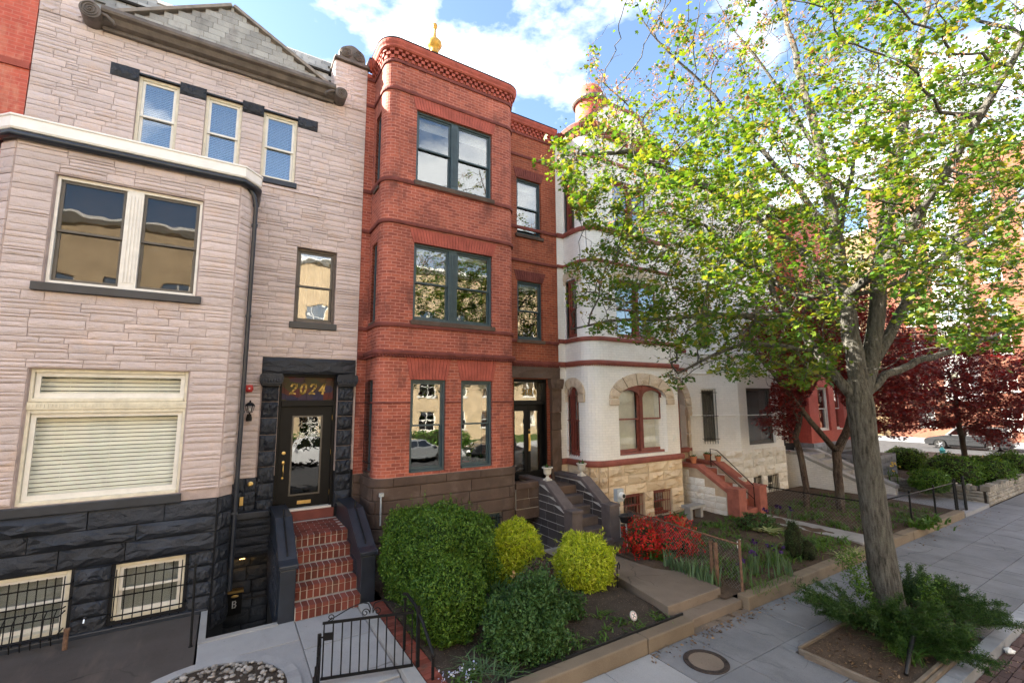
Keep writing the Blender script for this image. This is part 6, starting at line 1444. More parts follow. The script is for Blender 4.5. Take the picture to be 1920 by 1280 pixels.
c=at_y(1095,1056,6.95); shrub('golden_shrub','round bright yellow-green ball shrub beside the brown path','shrub',[((c.x,c.y,c.z),(.56,.54,.53),13500,2.2)],(.024,.054),'gold_leaf','long',seed=52,tilt=.9,noise=.13,shoots=14,along=.45,core='olive_core',depth=.13)
shrub('azalea','loose green azalea bush at the front of soil bed','shrub',[((3.55,5.75,.42),(.42,.42,.42),4500,2),((4.15,6.05,.55),(.48,.45,.46),5200,2),((3.95,5.55,.35),(.42,.33,.33),3300,2),((4.85,6.15,.32),(.28,.25,.24),1300,2),((4.6,6.5,.5),(.26,.26,.25),1200,2)],(.018,.036),'azalea_leaf','leaf',core='green_core',shoots=40,along=.4,seed=61,noise=.36,depth=.24,base=(4.0,5.85,.12),corek=.66,tilt=.8)
shrub('heather','grey-mauve twiggy heather bush between the golden shrubs','shrub',[((4.75,6.95,.38),(.40,.38,.34),3800,2),((5.05,7.2,.45),(.28,.28,.28),1800,2)],(.010,.022),'grey_heather','long',core='brown_twig',seed=62,noise=.3,depth=.25,tilt=1.2)
shrub('red_azalea','azalea in full red bloom beside the brown path','shrub',[((8.05,7.45,.48),(.42,.42,.42),1900,2),((8.65,7.15,.50),(.50,.45,.40),2300,2)],(.016,.030),'azalea_leaf','leaf',core='brown_twig',shoots=60,corek=.6,along=.5,seed=63,noise=.42,depth=.3,base=(8.3,7.3,.15),extra=([((8.05,7.45,.50),(.44,.44,.44),2600,2),((8.65,7.15,.52),(.52,.47,.42),3200,2)],(.012,.026),'disc','red_petal'))
# ---- blades, perennials
def blade_arrays(g,n,c,spread,h,w,lean,seg=3):
    V=[];F=[]
    for i in range(n):
        a=g.uniform(0,6.28); x=c[0]+g.normal()*spread[0]; y=c[1]+g.normal()*spread[1]; hh=h*g.uniform(.6,1.1); l=lean*g.uniform(.3,1.3); d=np.array([math.cos(a),math.sin(a),0]); s=np.array([-d[1],d[0],0])*w*.5; o=len(V)
        for k in range(seg+1):
            t=k/seg; p=np.array([x,y,c[2]])+d*l*hh*t**1.8+np.array([0,0,hh*(t-.35*lean*t*t)]); ww=(1-t**2.2)*.95+.05; V+= [p-s*ww,p+s*ww]
        for k in range(seg): F.append((o+2*k,o+2*k+1,o+2*k+3,o+2*k+2))
    return V,F
def clump(name,lab,cat,cs,n,h,w,lean,mat,spread=(.06,.06),seed=1,group=None,flower=None):
    g=np.random.default_rng(seed); V=[];F=[]
    for c in cs:
        v,f=blade_arrays(g,n,c,spread,h,w,lean); o=len(V); V+=v; F+=[tuple(k+o for k in q) for q in f]
    t=thing(name,lab,cat,(cs[0][0],cs[0][1],cs[0][2]),group); arrays_obj('blades',V,F,mat,t,kind='stuff')
    if flower:
        P=[]
        for c in cs:
            for k in range(flower[2]): P.append((c[0]+g.normal()*spread[0],c[1]+g.normal()*spread[1],c[2]+h*g.uniform(.75,1.15)))
        P=np.repeat(np.array(P),7,0)+g.normal(size=(len(P)*7,3))*.022; foliage('flowers',P,g.normal(size=P.shape)+[0,0,.6],g.uniform(.018,.034,len(P))*(.45 if flower[0]=='white_petal' else 1),'disc',flower[0],t,seed)
    return t
G_=lambda x,y,z=.19:tuple(on_ground(x,y,z))
clump('iris','row of grey-green iris blades along the brown path edge','iris',[G_(1250+i*9,1064+i*3.6) for i in range(11)],16,.42,.030,.35,'iris_blade',(.07,.07),71)
clump('iris','iris clump with purple flowers by the rusty fence post','iris',[G_(1395,1090),G_(1420,1075),G_(1450,1060),G_(1475,1075),G_(1412,1050)],22,.45,.030,.35,'iris_blade',(.10,.10),72,flower=('purple_petal',None,2))
clump('iris','short iris clump with dark purple blooms near the terracotta pier','iris',[G_(1455,965),G_(1478,972),G_(1440,975)],14,.30,.02,.5,'iris_blade',(.12,.1),73,flower=('purple_petal',None,3))
clump('hosta','variegated cream-edged hosta beside the garden walk','hosta',[G_(1428,997),G_(1442,1003)],26,.34,.11,1.3,'hosta_leaf',(.09,.09),74)
clump('fern','fresh green fern at the foot of red azalea','fern',[G_(1232,1052),G_(1222,1046)],34,.36,.045,.9,'grass_blade',(.06,.06),75)
clump('spider_plant','pale grey-green strappy plant at front of soil bed','plant',[G_(905,1262,.13),G_(940,1268,.13),G_(880,1255,.13)],30,.28,.022,1.5,'iris_blade',(.09,.09),76)
clump('striped_grass','white-striped grass tuft on kerb edge left of the tree trunk','grass',[G_(1585,1048),G_(1600,1042),G_(1612,1038)],34,.26,.02,1.5,'hosta_leaf',(.10,.10),77)
clump('flowering_plant','small white and blue pansies at the bottom edge of bed','flowers',[G_(865,1278,.14),G_(840,1279,.14),G_(880,1275,.14)],14,.07,.03,1.0,'grass_blade',(.10,.08),78,flower=('white_petal',None,4))
clump('tulip','two peach tulips standing before the yellow shrub','flowers',[G_(968,1118,.19),G_(973,1130,.19)],7,.40,.03,.5,'azalea_leaf',(.03,.03),79,flower=('peach_petal',None,1))
clump('lily','bright green sprouting plant on kerb beside the black garden gate','plant',[G_(1740,985),G_(1750,978),G_(1730,990)],40,.34,.06,1.1,'grass_blade',(.14,.14),80)
clump('grass_tuft','lime grass tuft at bed edge right of the rusty post','grass',[G_(1440,1098),G_(1465,1085),G_(1425,1108)],40,.20,.012,1.3,'grass_blade',(.12,.10),81)
clump('fern','dark fern fronds between hedge and yellow shrub','fern',[G_(930,1120,.2),G_(945,1140,.2),G_(925,1150,.2)],26,.40,.06,1.1,'azalea_leaf',(.09,.09),82)
gq=np.random.default_rng(90); cs=[]
for k in range(480):
    x,y=gq.uniform(8.4,18.5),gq.uniform(5.4,8.3)
    if 12.7<x<14: continue
    cs.append((x,y,.19))
V=[];F=[]
for c in cs:
    v,f=blade_arrays(gq,int(gq.integers(5,20)),c,(.09,.09),gq.uniform(.08,.26),gq.uniform(.012,.04),1.1); o=len(V); V+=v; F+=[tuple(k+o for k in q) for q in f]
arrays_obj('ground_cover',V,F,'grass_blade',None,kind='stuff',label='sparse low green weeds across the mulch garden',cat='ground cover')
V=[];F=[]
for k in range(46):
    x=gq.uniform(2.7,6.3); y=gq.uniform(5.22,5.7) if gq.random()<.7 else gq.uniform(5.3,7.5)
    v,f=blade_arrays(gq,int(gq.integers(6,18)),(x,y,.14),(.05,.04),gq.uniform(.05,.13),.025,1.3); o=len(V); V+=v; F+=[tuple(a+o for a in q) for q in f]
arrays_obj('weeds',V,F,'grass_blade',None,kind='stuff',label='small weeds along the black edging of soil bed',cat='weeds')
c=on_ground(1490,1045,.2); shrub('dwarf_conifer','narrow upright dwarf conifer in the mulch garden','shrub',[((c.x,c.y,.55),(.20,.20,.45),3200,2),((c.x+.25,c.y-.15,.35),(.20,.2,.25),1200,2)],(.010,.024),'juniper','long',seed=85,noise=.25,depth=.25,tilt=1)
c=on_ground(1420,990,.2); shrub('low_shrub','dark low leafy shrub at foot of the terracotta pier','shrub',[((c.x,c.y,.35),(.55,.4,.22),2600,2)],(.025,.045),'azalea_leaf',seed=86,noise=.3,depth=.25,core='brown_twig')
for i,(x,y,r,lab) in enumerate(((1698,865,.95,'dark rounded evergreen bush at end of the grey stoop wall'),(1790,895,1.1,'clipped evergreen mound behind the low stone wall'),(1850,892,1.0,'second evergreen mound behind stone wall near right edge'),(1900,880,1.0,'evergreen bush at the right edge behind stone wall'),(1745,905,.7,'low green shrub left in the corner bed'))):
    c=on_ground(x,y+12,.4); shrub('evergreen_bush',lab,'bush',[((c.x,c.y,.4+r*.42),(r,r*.8,r*.55),4200,2.3)],(.03,.055),'hedge_leaf',seed=100+i,noise=.16,depth=.12)
clump('daffodil','yellow flowers in the corner bed near grey stoop wall','flowers',[G_(1680,905,.4),G_(1676,895,.4)],10,.55,.03,.4,'grass_blade',(.15,.1),88,flower=('yellow_petal',None,3))
clump('daffodil','yellow flowers above the low stone wall at far right','flowers',[G_(1868,890,.4),G_(1876,893,.4),G_(1862,886,.4)],14,.6,.03,.4,'grass_blade',(.2,.2),89,flower=('yellow_petal',None,4))
# ---- tree pit with junipers
pit=thing('tree_pit','weathered timber-edged tree pit around the maple trunk','tree pit',(8.6,3.2,0)); x0,x1,y0,y1=PIT
obj('soil',MB().box(x0,x1,y0,y1,-.18,.03),'mulch',pit)
for (a,b,c_,d_) in ((x0-.045,x0,y0-.04,y1),(x0-.11,x0-.065,y0-.04,y1-.1),(x0-.045,8.9,y0-.045,y0),(x0+.3,9.4,y0-.095,y0-.055),(x0,x1,y1,y1+.035)): obj('timber',MB().box(a,b,c_,d_,-.1,.075+rng.uniform(-.02,.02)),'timber',pit,bevel=.006)
def juniper(lab,sprays,seed):
    """sprays: (root, tip, number of needles)"""
    g=np.random.default_rng(seed); P=[];N=[];tw=MB(); t=thing('juniper',lab,'juniper',(sprays[0][0][0],sprays[0][0][1],0),'junipers round the trunk')
    for a,b,n in sprays:
        a,b=np.array(a),np.array(b); L_=np.linalg.norm(b-a); mid=(a+b)/2+np.array([0,0,.12*L_]); crv=lambda s:(1-s)**2*a+2*s*(1-s)*mid+s*s*b
        tw.tube([crv(s) for s in np.linspace(0,1,6)],[.012,.01,.008,.006,.004,.003],4,caps=False)
        for _ in range(n//22):
            s=g.uniform(.15,1)**.8; p=crv(s); d=(crv(min(1,s+.05))-crv(s-.05)); d/=np.linalg.norm(d); d=d+g.normal(size=3)*.5; d[2]+=.25; d/=np.linalg.norm(d); l=g.uniform(.08,.20)*(1.2-.4*s)
            tt=g.random(22); Q=p+d*l*tt[:,None]+g.normal(size=(22,3))*.014; P.append(Q); N.append(np.cross(np.tile(d,(22,1)),g.normal(size=(22,3))))
    foliage('needles',np.concatenate(P),np.concatenate(N),g.uniform(.012,.026,sum(len(p) for p in P)),'long','juniper',t,seed); obj('stems',tw,'brown_twig',t)
gj=np.random.default_rng(7)
def fan(c,n,lo,hi,L0,L1,hz,num): return [((c[0]+gj.normal()*.06,c[1]+gj.normal()*.06,.03),(c[0]+math.cos(a)*l,c[1]+math.sin(a)*l,gj.uniform(*hz)),num) for a,l in ((gj.uniform(R(lo),R(hi)),gj.uniform(L0,L1)) for _ in range(n))]
juniper('dark feathery juniper left of the maple trunk in tree pit',fan((8.75,3.45),46,90,290,.3,1.05,(.15,.62),1100),1)
juniper('dark feathery juniper right of the maple trunk, spilling over the sidewalk',fan((9.95,3.35),40,-80,80,.35,1.05,(.15,.6),1100)+fan((9.9,2.9),14,-80,10,.4,1.1,(.08,.3),900),2)
juniper('low bright juniper at the kerb corner of tree pit',fan((8.75,2.9),24,-140,60,.25,.8,(.1,.42),1000),3)
clump('grass_tuft','long grass tuft in the tree pit near the kerb','grass',[(8.15,2.85,.03),(8.35,3.0,.03),(9.45,2.85,.03)],60,.42,.014,1.3,'grass_blade',(.07,.07),95)
wp=[];  gw=np.random.default_rng(96)
for k in range(9):
    a=gw.uniform(0,6.28); b0=np.array([9.45+gw.normal()*.12,3.72+gw.normal()*.12,.05]); tipz=gw.uniform(.5,1.25); tipv=b0+np.array([gw.uniform(-.55,.15),gw.uniform(-.1,.4),tipz])
    for s in np.linspace(.2,1,16): wp+= [b0+(tipv-b0)*s+gw.normal(size=3)*.05 for _ in range(9)]
for k in range(3):
    b0=np.array([9.3+gw.normal()*.2,2.95+gw.normal()*.1,.05])
    for s in np.linspace(.1,1,14): wp+= [b0+np.array([.1,.05,.7])*s+gw.normal(size=3)*.07 for _ in range(9)]
foliage('ivy_sucker',np.array(wp),gw.normal(size=(len(wp),3))*.6+[0,0,.8],gw.uniform(.018,.035,len(wp)),'leaf','grass_blade',None,97,label='leafy green suckers growing up around the maple trunk base',cat='sucker growth')
# ---- leaf litter
LP=[]
for k in range(900):
    r_=gq.random()
    if r_<.30: LP.append((gq.uniform(7.3,9.6),gq.uniform(2.7,3.7),.045))
    elif r_<.50: LP.append((gq.uniform(5.2,9.5),4.92-abs(gq.normal())*.12,.012))
    elif r_<.62: LP.append((gq.uniform(14,21),4.90-abs(gq.normal())*.22,.012))
    elif r_<.70: LP.append((gq.uniform(6.5,7.8),gq.uniform(4.75,5.05),.012))
    elif r_<.76: LP.append((gq.uniform(8,12),2.22-abs(gq.normal())*.12,-.115))
    else: LP.append((gq.uniform(8,18.5),gq.uniform(5.3,8.4),.215))
LP=np.array(LP); foliage('leaf_litter',LP,gq.normal(size=LP.shape)*.3+[0,0,1],gq.uniform(.012,.035,len(LP)),'leaf','dead_leaf',None,98,label='scattered dry brown leaves on ground and along kerbs',cat='leaf litter')
LP=[]
for k in range(1100):
    x_,y_=gq.uniform(2.7,6.3),gq.uniform(5.25,7.8); LP.append((x_,y_,.145+.07*min(1,(y_-5.2)/1.2)))
LP=np.array(LP); foliage('bark_chips',LP,gq.normal(size=LP.shape)*.3+[0,0,1],gq.uniform(.006,.016,len(LP)),'leaf','dead_leaf',None,99,label='pale specks of fallen petals and chips on the soil bed',cat='chips')
# ------------------------------------------------------------------ ironwork, fences, small things, cars
def copy_tree(o,parent=None):
    c=o.copy(); COL.objects.link(c); c.parent=parent
    for ch in o.children: copy_tree(ch,c)
    return c
# front gate of the stone house
GT=thing('iron_gate','low black wrought iron gate with scrolled top across the front walk','gate',(1.7,6.3,.15))
A0,B0=Vector((1.19,6.42,0)),Vector((2.26,6.10,0)); gt=(B0-A0); Fg=frame((A0.x,A0.y),(gt.x,gt.y)); Lg=gt.length; zt=.86
for z in (zt,.22): obj('rail',MB().fbox(Fg,0,Lg,-.012,.012,z-.014,z+.014),'black_iron',GT)
for k in range(11):
    u=.02+(Lg-.04)*k/10; obj('bar',MB().fbox(Fg,u-.008,u+.008,-.008,.008,.22,zt-.01),'black_iron',GT)
obj('latch_plate',MB().fbox(Fg,.02,.12,-.014,.014,.66,.74).fbox(Fg,-.05,.02,-.01,.01,.69,.705),'black_iron',GT)
def spiral(c,r,turns,start,sgn,n=34): return [Fg(c[0]+r*(1-.8*k/n)*math.cos(start+sgn*turns*6.283*k/n),0,c[1]+r*(1-.8*k/n)*math.sin(start+sgn*turns*6.283*k/n)) for k in range(n+1)]
mid=Lg*.52
for s in (-1,1):
    pts=[Fg(mid+s*(Lg*.5-.04),0,zt+.02),Fg(mid+s*.25,0,zt+.15),Fg(mid+s*.12,0,zt+.19),Fg(mid+s*.04,0,zt+.17),Fg(mid+s*.015,0,zt+.11),Fg(mid+s*.02,0,zt+.05)]
    obj('scroll',MB().tube(pts,.007,5),'black_iron',GT); obj('scroll',MB().tube(spiral((mid+s*.075,zt+.065),.05,1.3,math.pi if s>0 else 0,-s),.006,5),'black_iron',GT); obj('scroll',MB().tube(spiral((mid+s*(Lg*.5-.07),zt+.06),.045,1.2,-math.pi/2,-s),.006,5),'black_iron',GT)
lp=Fg(-.03,0,0); obj('post',MB().box(lp.x-.02,lp.x+.02,lp.y-.02,lp.y+.02,.1,.74),'black_iron',GT)
FN=thing('iron_railing','black iron hand railing on posts at right end of the gate','railing',(2.3,6.2,.1))
obj('post',MB().box(2.285,2.315,6.55,6.58,.1,.84).box(2.275,2.325,6.54,6.59,.84,.86),'black_iron',FN); obj('post',MB().box(2.29,2.33,6.05,6.09,.1,.93),'black_iron',FN); obj('post',MB().box(2.36,2.39,5.70,5.73,.1,.48),'black_iron',FN)
obj('handrail',MB().tube([(2.30,6.62,.90),(2.30,6.5,.94),(2.31,6.2,.90),(2.33,5.95,.76),(2.37,5.72,.50),(2.375,5.68,.46)],.021,7),'black_iron',FN,smooth=True)
FL=thing('iron_railing','short black railing left of the gate with leaning pickets','railing',(1.05,6.0,.1)); ends=[Vector((1.17,6.38,.62)),Vector((.98,5.75,.42))]
obj('rail',MB().tube(ends,.013,5),'black_iron',FL)
for k in range(6):
    p=ends[0].lerp(ends[1],k/5); obj('picket',MB().tube([(p.x,p.y,.12),(p.x,p.y,p.z+.09)],.009,5),'black_iron',FL)
# chain-link fences
def chainlink(lab,a,b,h,z0=.18,posts=(),rail='rust_pipe',wire='galv',mesh=.075,postmat='rust_pipe',pr=.024):
    a,b=Vector(a),Vector(b); t=thing('chain_link_fence',lab,'fence',((a.x+b.x)/2,(a.y+b.y)/2,z0)); d=(b-a); L_=d.length; d.normalize()
    obj('top_rail',MB().tube([(a.x,a.y,z0+h),((a.x+b.x)/2,(a.y+b.y)/2,z0+h-.01),(b.x,b.y,z0+h)],.016,7),rail,t,smooth=True)
    m=MB(); k=-h
    while k<L_:
        for s in (1,-1):
            u0,u1=(k,k+h) if s>0 else (k+h,k); z_0,z_1=0,h
            if u0<0: z_0=-u0*1.0; u0=0
            if u1<0: z_1=h-(-u1); u1=0
            if u0>L_: z_0=u0-L_; u0=L_
            if u1>L_: z_1=h-(u1-L_); u1=L_
            if z_1-z_0>.02: m.tube([(a.x+d.x*u0,a.y+d.y*u0,z0+z_0),(a.x+d.x*u1,a.y+d.y*u1,z0+z_1)],.0016,3,caps=False)
        k+=mesh
    obj('wire_mesh',m,wire,t)
    for s in posts:
        p=a+d*(s*L_); obj('post',MB().tube([(p.x,p.y,-.05),(p.x,p.y,z0+h+.05)],pr,9).ball((p.x,p.y,z0+h+.06),pr*1.25,8,6),postmat,t,smooth='auto')
    return t
chainlink('rusty chain link fence along the brown path beside red azalea',(8.02,5.16,0),(8.25,8.15,0),.80,.2,(0,1))
chainlink('dark chain link fence between the two white house gardens',(14.1,5.3,0),(14.12,8.3,0),.78,.18,(0,1),'black_iron','galv',.09,'black_iron')
chainlink('black chain link fence on the kerb right of the big maple',(14.1,5.28,0),(19.15,5.12,0),.80,.2,(.38,.7,1),'black_iron','black_iron',.09,'black_iron')
t=thing('garden_gate','small black wire garden gate between iron posts near stone wall','gate',(19.5,5.1,.1))
for x in (19.2,19.95,20.02): obj('post',MB().tube([(x,5.1,-.05),(x,5.1,1.08)],.03,8).ball((x,5.1,1.1),.038,8,6),'black_iron',t)
obj('gate_frame',MB().tube([(19.25,5.1,.15),(19.9,5.1,.15),(19.9,5.1,.95),(19.25,5.1,.95),(19.25,5.1,.15)],.014,6),'black_iron',t); m=MB()
for k in range(9): m.tube([(19.27+k*.07,5.1,.15),(19.27+k*.07,5.1,.95)],.004,4)
obj('gate_wires',m,'black_iron',t)
for i,(x,y) in enumerate(((1337,1088),(1346,1092))):
    p=on_ground(x,y,.2); tp=at_y(x-5,y-74,p.y); obj('fence_post',MB().tube([(p.x,p.y,.0),(tp.x,tp.y,tp.z)],.038,9).lathe([(.039,0),(.039,.02),(.001,.03)],(tp.x,tp.y,tp.z-.01),9),'rust_pipe',None,smooth='auto',label=('stubby rusty post leaning by the iris row, nearer the azalea','stubby rusty post by the iris row, nearer the tall fence post')[i],cat='post')
sg=at_y(1388,1019,5.3); t=thing('yard_sign','small white notice with blue print wired to the fence','sign',(sg.x,sg.y,sg.z-.06)); Fs=frame((sg.x-.09,sg.y),(1,.25)); obj('board',MB().fbox(Fs,0,.18,0,.006,sg.z-.06,sg.z+.06),'white_plastic',t)
plain('blue_print',(.10,.16,.30),.6,.3)
for k,(a,b) in enumerate(((.03,.15),(.02,.16),(.045,.13))): obj('print_line',MB().fbox(Fs,a,b,-.0015,0,sg.z+.028-.03*k,sg.z+.038-.03*k),'blue_print',t)
# electric meter, black bowl planter, round garden marker
t=thing('electric_meter','grey electric meter box beside the dark stair cheek','meter',(8.45,8.62,1.0)); obj('box',MB().box(8.33,8.55,8.50,8.64,1.10,1.40),'grey_metal',t,bevel=.012)
obj('dial',MB().lathe([(.001,0),(.085,0),(.085,.05),(.07,.09),(.001,.10)],(8.45,8.50,1.25),16,Matrix.Rotation(R(90),3,'X')),'white_plastic',t,smooth='auto'); obj('dial_face',MB().lathe([(.001,.1),(.05,.1),(.05,.104),(.001,.104)],(8.45,8.50,1.25),12,Matrix.Rotation(R(90),3,'X')),'black_plastic',t); obj('conduit',MB().tube([(8.45,8.58,.1),(8.45,8.58,1.1)],.022,8),'grey_metal',t)
c=on_ground(1178,1026,.2); bz=at_y(1178,970,c.y).z
t=thing('planter_bowl','black oval planter bowl raised on a thin pale post','planter',(c.x,c.y,.1)); obj('post',MB().tube([(c.x,c.y,.05),(c.x-.03,c.y+.02,bz-.08)],.018,7),'white_plastic',t)
Mb=Matrix.Diagonal((1.35,.8,1)); obj('bowl',MB().lathe([(.001,-.09),(.13,-.09),(.17,.05),(.185,.06),(.18,.075),(.155,.07),(.13,.03),(.001,.02)],(c.x,c.y,bz),18,Mb),'black_plastic',t,smooth='auto')
c=on_ground(1188,1160,.2); t=thing('garden_marker','small round white garden medallion with dark cross on soil bed','marker',(c.x,c.y,.16)); Mr=Matrix.Rotation(R(62),3,'X'); 
obj('disc',MB().lathe([(.001,-.006),(.068,-.006),(.072,0),(.068,.006),(.001,.006)],(c.x,c.y,.25),20,Mr),'galv',t); obj('inner_ring',MB().lathe([(.052,.0062),(.052,.009),(.001,.009)],(c.x,c.y,.25),20,Mr),'white_plastic',t); m=MB(); 
for a in (45,135):
    for s in (-1,1):
        q0=Mr@Vector((s*.008*math.cos(R(a)),s*.008*math.sin(R(a)),.011)); q1=Mr@Vector((s*.036*math.cos(R(a)),s*.036*math.sin(R(a)),.011)); m.tube([Vector((c.x,c.y,.25))+q0,Vector((c.x,c.y,.25))+q1],.006,5)
obj('cross',m,'black_plastic',t); obj('ring_line',MB().tube([Vector((c.x,c.y,.25))+Mr@Vector((.044*math.cos(R(a)),.044*math.sin(R(a)),.010)) for a in range(0,361,20)],.003,4),'red_plastic',t); obj('stake',MB().tube([(c.x,c.y,.1),(c.x,c.y,.19)],.005,5),'galv',t)
c=on_ground(1158,1100,.2); obj('iron_hook',MB().tube([(c.x,c.y,.12),(c.x,c.y,.5),(c.x+.02,c.y,.58),(c.x+.05,c.y,.62),(c.x+.07,c.y,.56),(c.x+.05,c.y,.50)],.012,6),'black_iron',None,label='black iron hook stake at right side of the round yellow shrub',cat='stake')
obj('grey_conduit',MB().tube([(2.80,9.60,1.1),(2.80,9.60,1.66),(2.80,9.68,1.70)],.018,7).box(2.77,2.86,9.60,9.66,1.66,1.73),'grey_metal',BH)
c=on_ground(1727,1192,.03); m=MB(); m.ball((c.x,c.y,.12),.17,14,10,(1,.8,.75)); m.v=[tuple(Vector(p)+Vector((1,1,1))*.03*mnoise.noise(Vector(p)*7)) for p in m.v]; obj('boulder',m,'rock_grey',None,smooth=True,label='grey boulder in the tree pit in front of maple trunk',cat='rock')
a,b=on_ground(1722,1200,.03),on_ground(1700,1268,.03); m=MB(); m.tube([Vector((a.x,a.y,.22)),a.lerp(b,.3)+Vector((.02,0,.22)),a.lerp(b,.6)+Vector((-.02,0,.14)),b+Vector((0,0,.03))],[.03,.034,.03,.025],9); obj('drain_hose',m,'black_plastic',None,smooth=True,label='black corrugated hose lying over the boulder in tree pit',cat='hose')
c=on_ground(1893,1222,-.11); m=MB(); m.ball((c.x,c.y,-.09),.06,9,7,(1.2,.9,.7)); m.v=[tuple(Vector(p)+Vector((1,-1,.5))*.03*mnoise.noise(Vector(p)*30)) for p in m.v]; obj('paper_scrap',m,'white_plastic',None,label='crumpled white paper lying in the brick gutter',cat='litter')
# low stone wall round the corner bed
SW=thing('stone_wall','low dry stone wall with upright coping stones round the corner bed','wall',(26,5,0)); RS='wall_stone'; stone(RS,(.22,.20,.165),(.34,.31,.26),(.42,.38,.32),bump=.5,bscale=10,rv=.35)
obj('core',MB().box(21.86,36,5.0,5.16,-.1,.50).box(21.86,22.0,5.16,9.4,-.1,.50),'soil',SW)
lay(SW,courses(21.8,30,.0,.46,[],(.10,.15),(.2,.42),rg),(0,5.0),(1,0),RS,.06,.010,seed=51,cap=110); lay(SW,courses(30,36,.0,.46,[],(.14,.16),(.3,.5),rg),(0,5.0),(1,0),RS,.06,.010,seed=52,cap=0)
lay(SW,courses(0,4.3,.0,.46,[],(.10,.15),(.2,.42),rg),(21.86,9.4),(0,-1),RS,.06,.010,seed=53,cap=60)
cm_=mesh_of('coping_stone',MB().box(-.5,.5,-.5,.5,0,1),RS,(0,0,0)); x=21.85
while x<35:
    w=rng.uniform(.09,.17); o=piece('coping_stone',cm_,SW,(x+w/2,5.06,.47),rng.uniform(-.15,.15),(w-.015,.24,rng.uniform(.10,.19)),(rng.uniform(-.1,.1),rng.uniform(-.15,.15),rng.uniform(-.15,.15))); b=o.modifiers.new('b','BEVEL'); b.width=.02; x+=w
y=5.25
while y<9.3:
    w=rng.uniform(.10,.18); o=piece('coping_stone',cm_,SW,(21.92,y+w/2,.47),0,(.22,w-.015,rng.uniform(.09,.18)),(rng.uniform(-.1,.1),rng.uniform(-.15,.15),0)); y+=w
# hydrant
hc=(35.6,9.8); t=thing('fire_hydrant','teal fire hydrant by the far street corner','hydrant',(hc[0],hc[1],0)); plain('teal_paint',(.05,.28,.26),.5,.4)
obj('barrel',MB().lathe([(.16,0),(.16,.06),(.11,.07),(.11,.52),(.15,.54),(.15,.58),(.12,.62),(.08,.70),(.03,.74),(.03,.79),(.001,.79)],(hc[0],hc[1],0),14),'teal_paint',t,smooth='auto'); obj('outlet',MB().tube([(hc[0]-.2,hc[1],.42),(hc[0]+.2,hc[1],.42)],.055,10),'teal_paint',t); obj('outlet',MB().tube([(hc[0],hc[1]-.2,.40),(hc[0],hc[1],.40)],.07,10),'teal_paint',t)
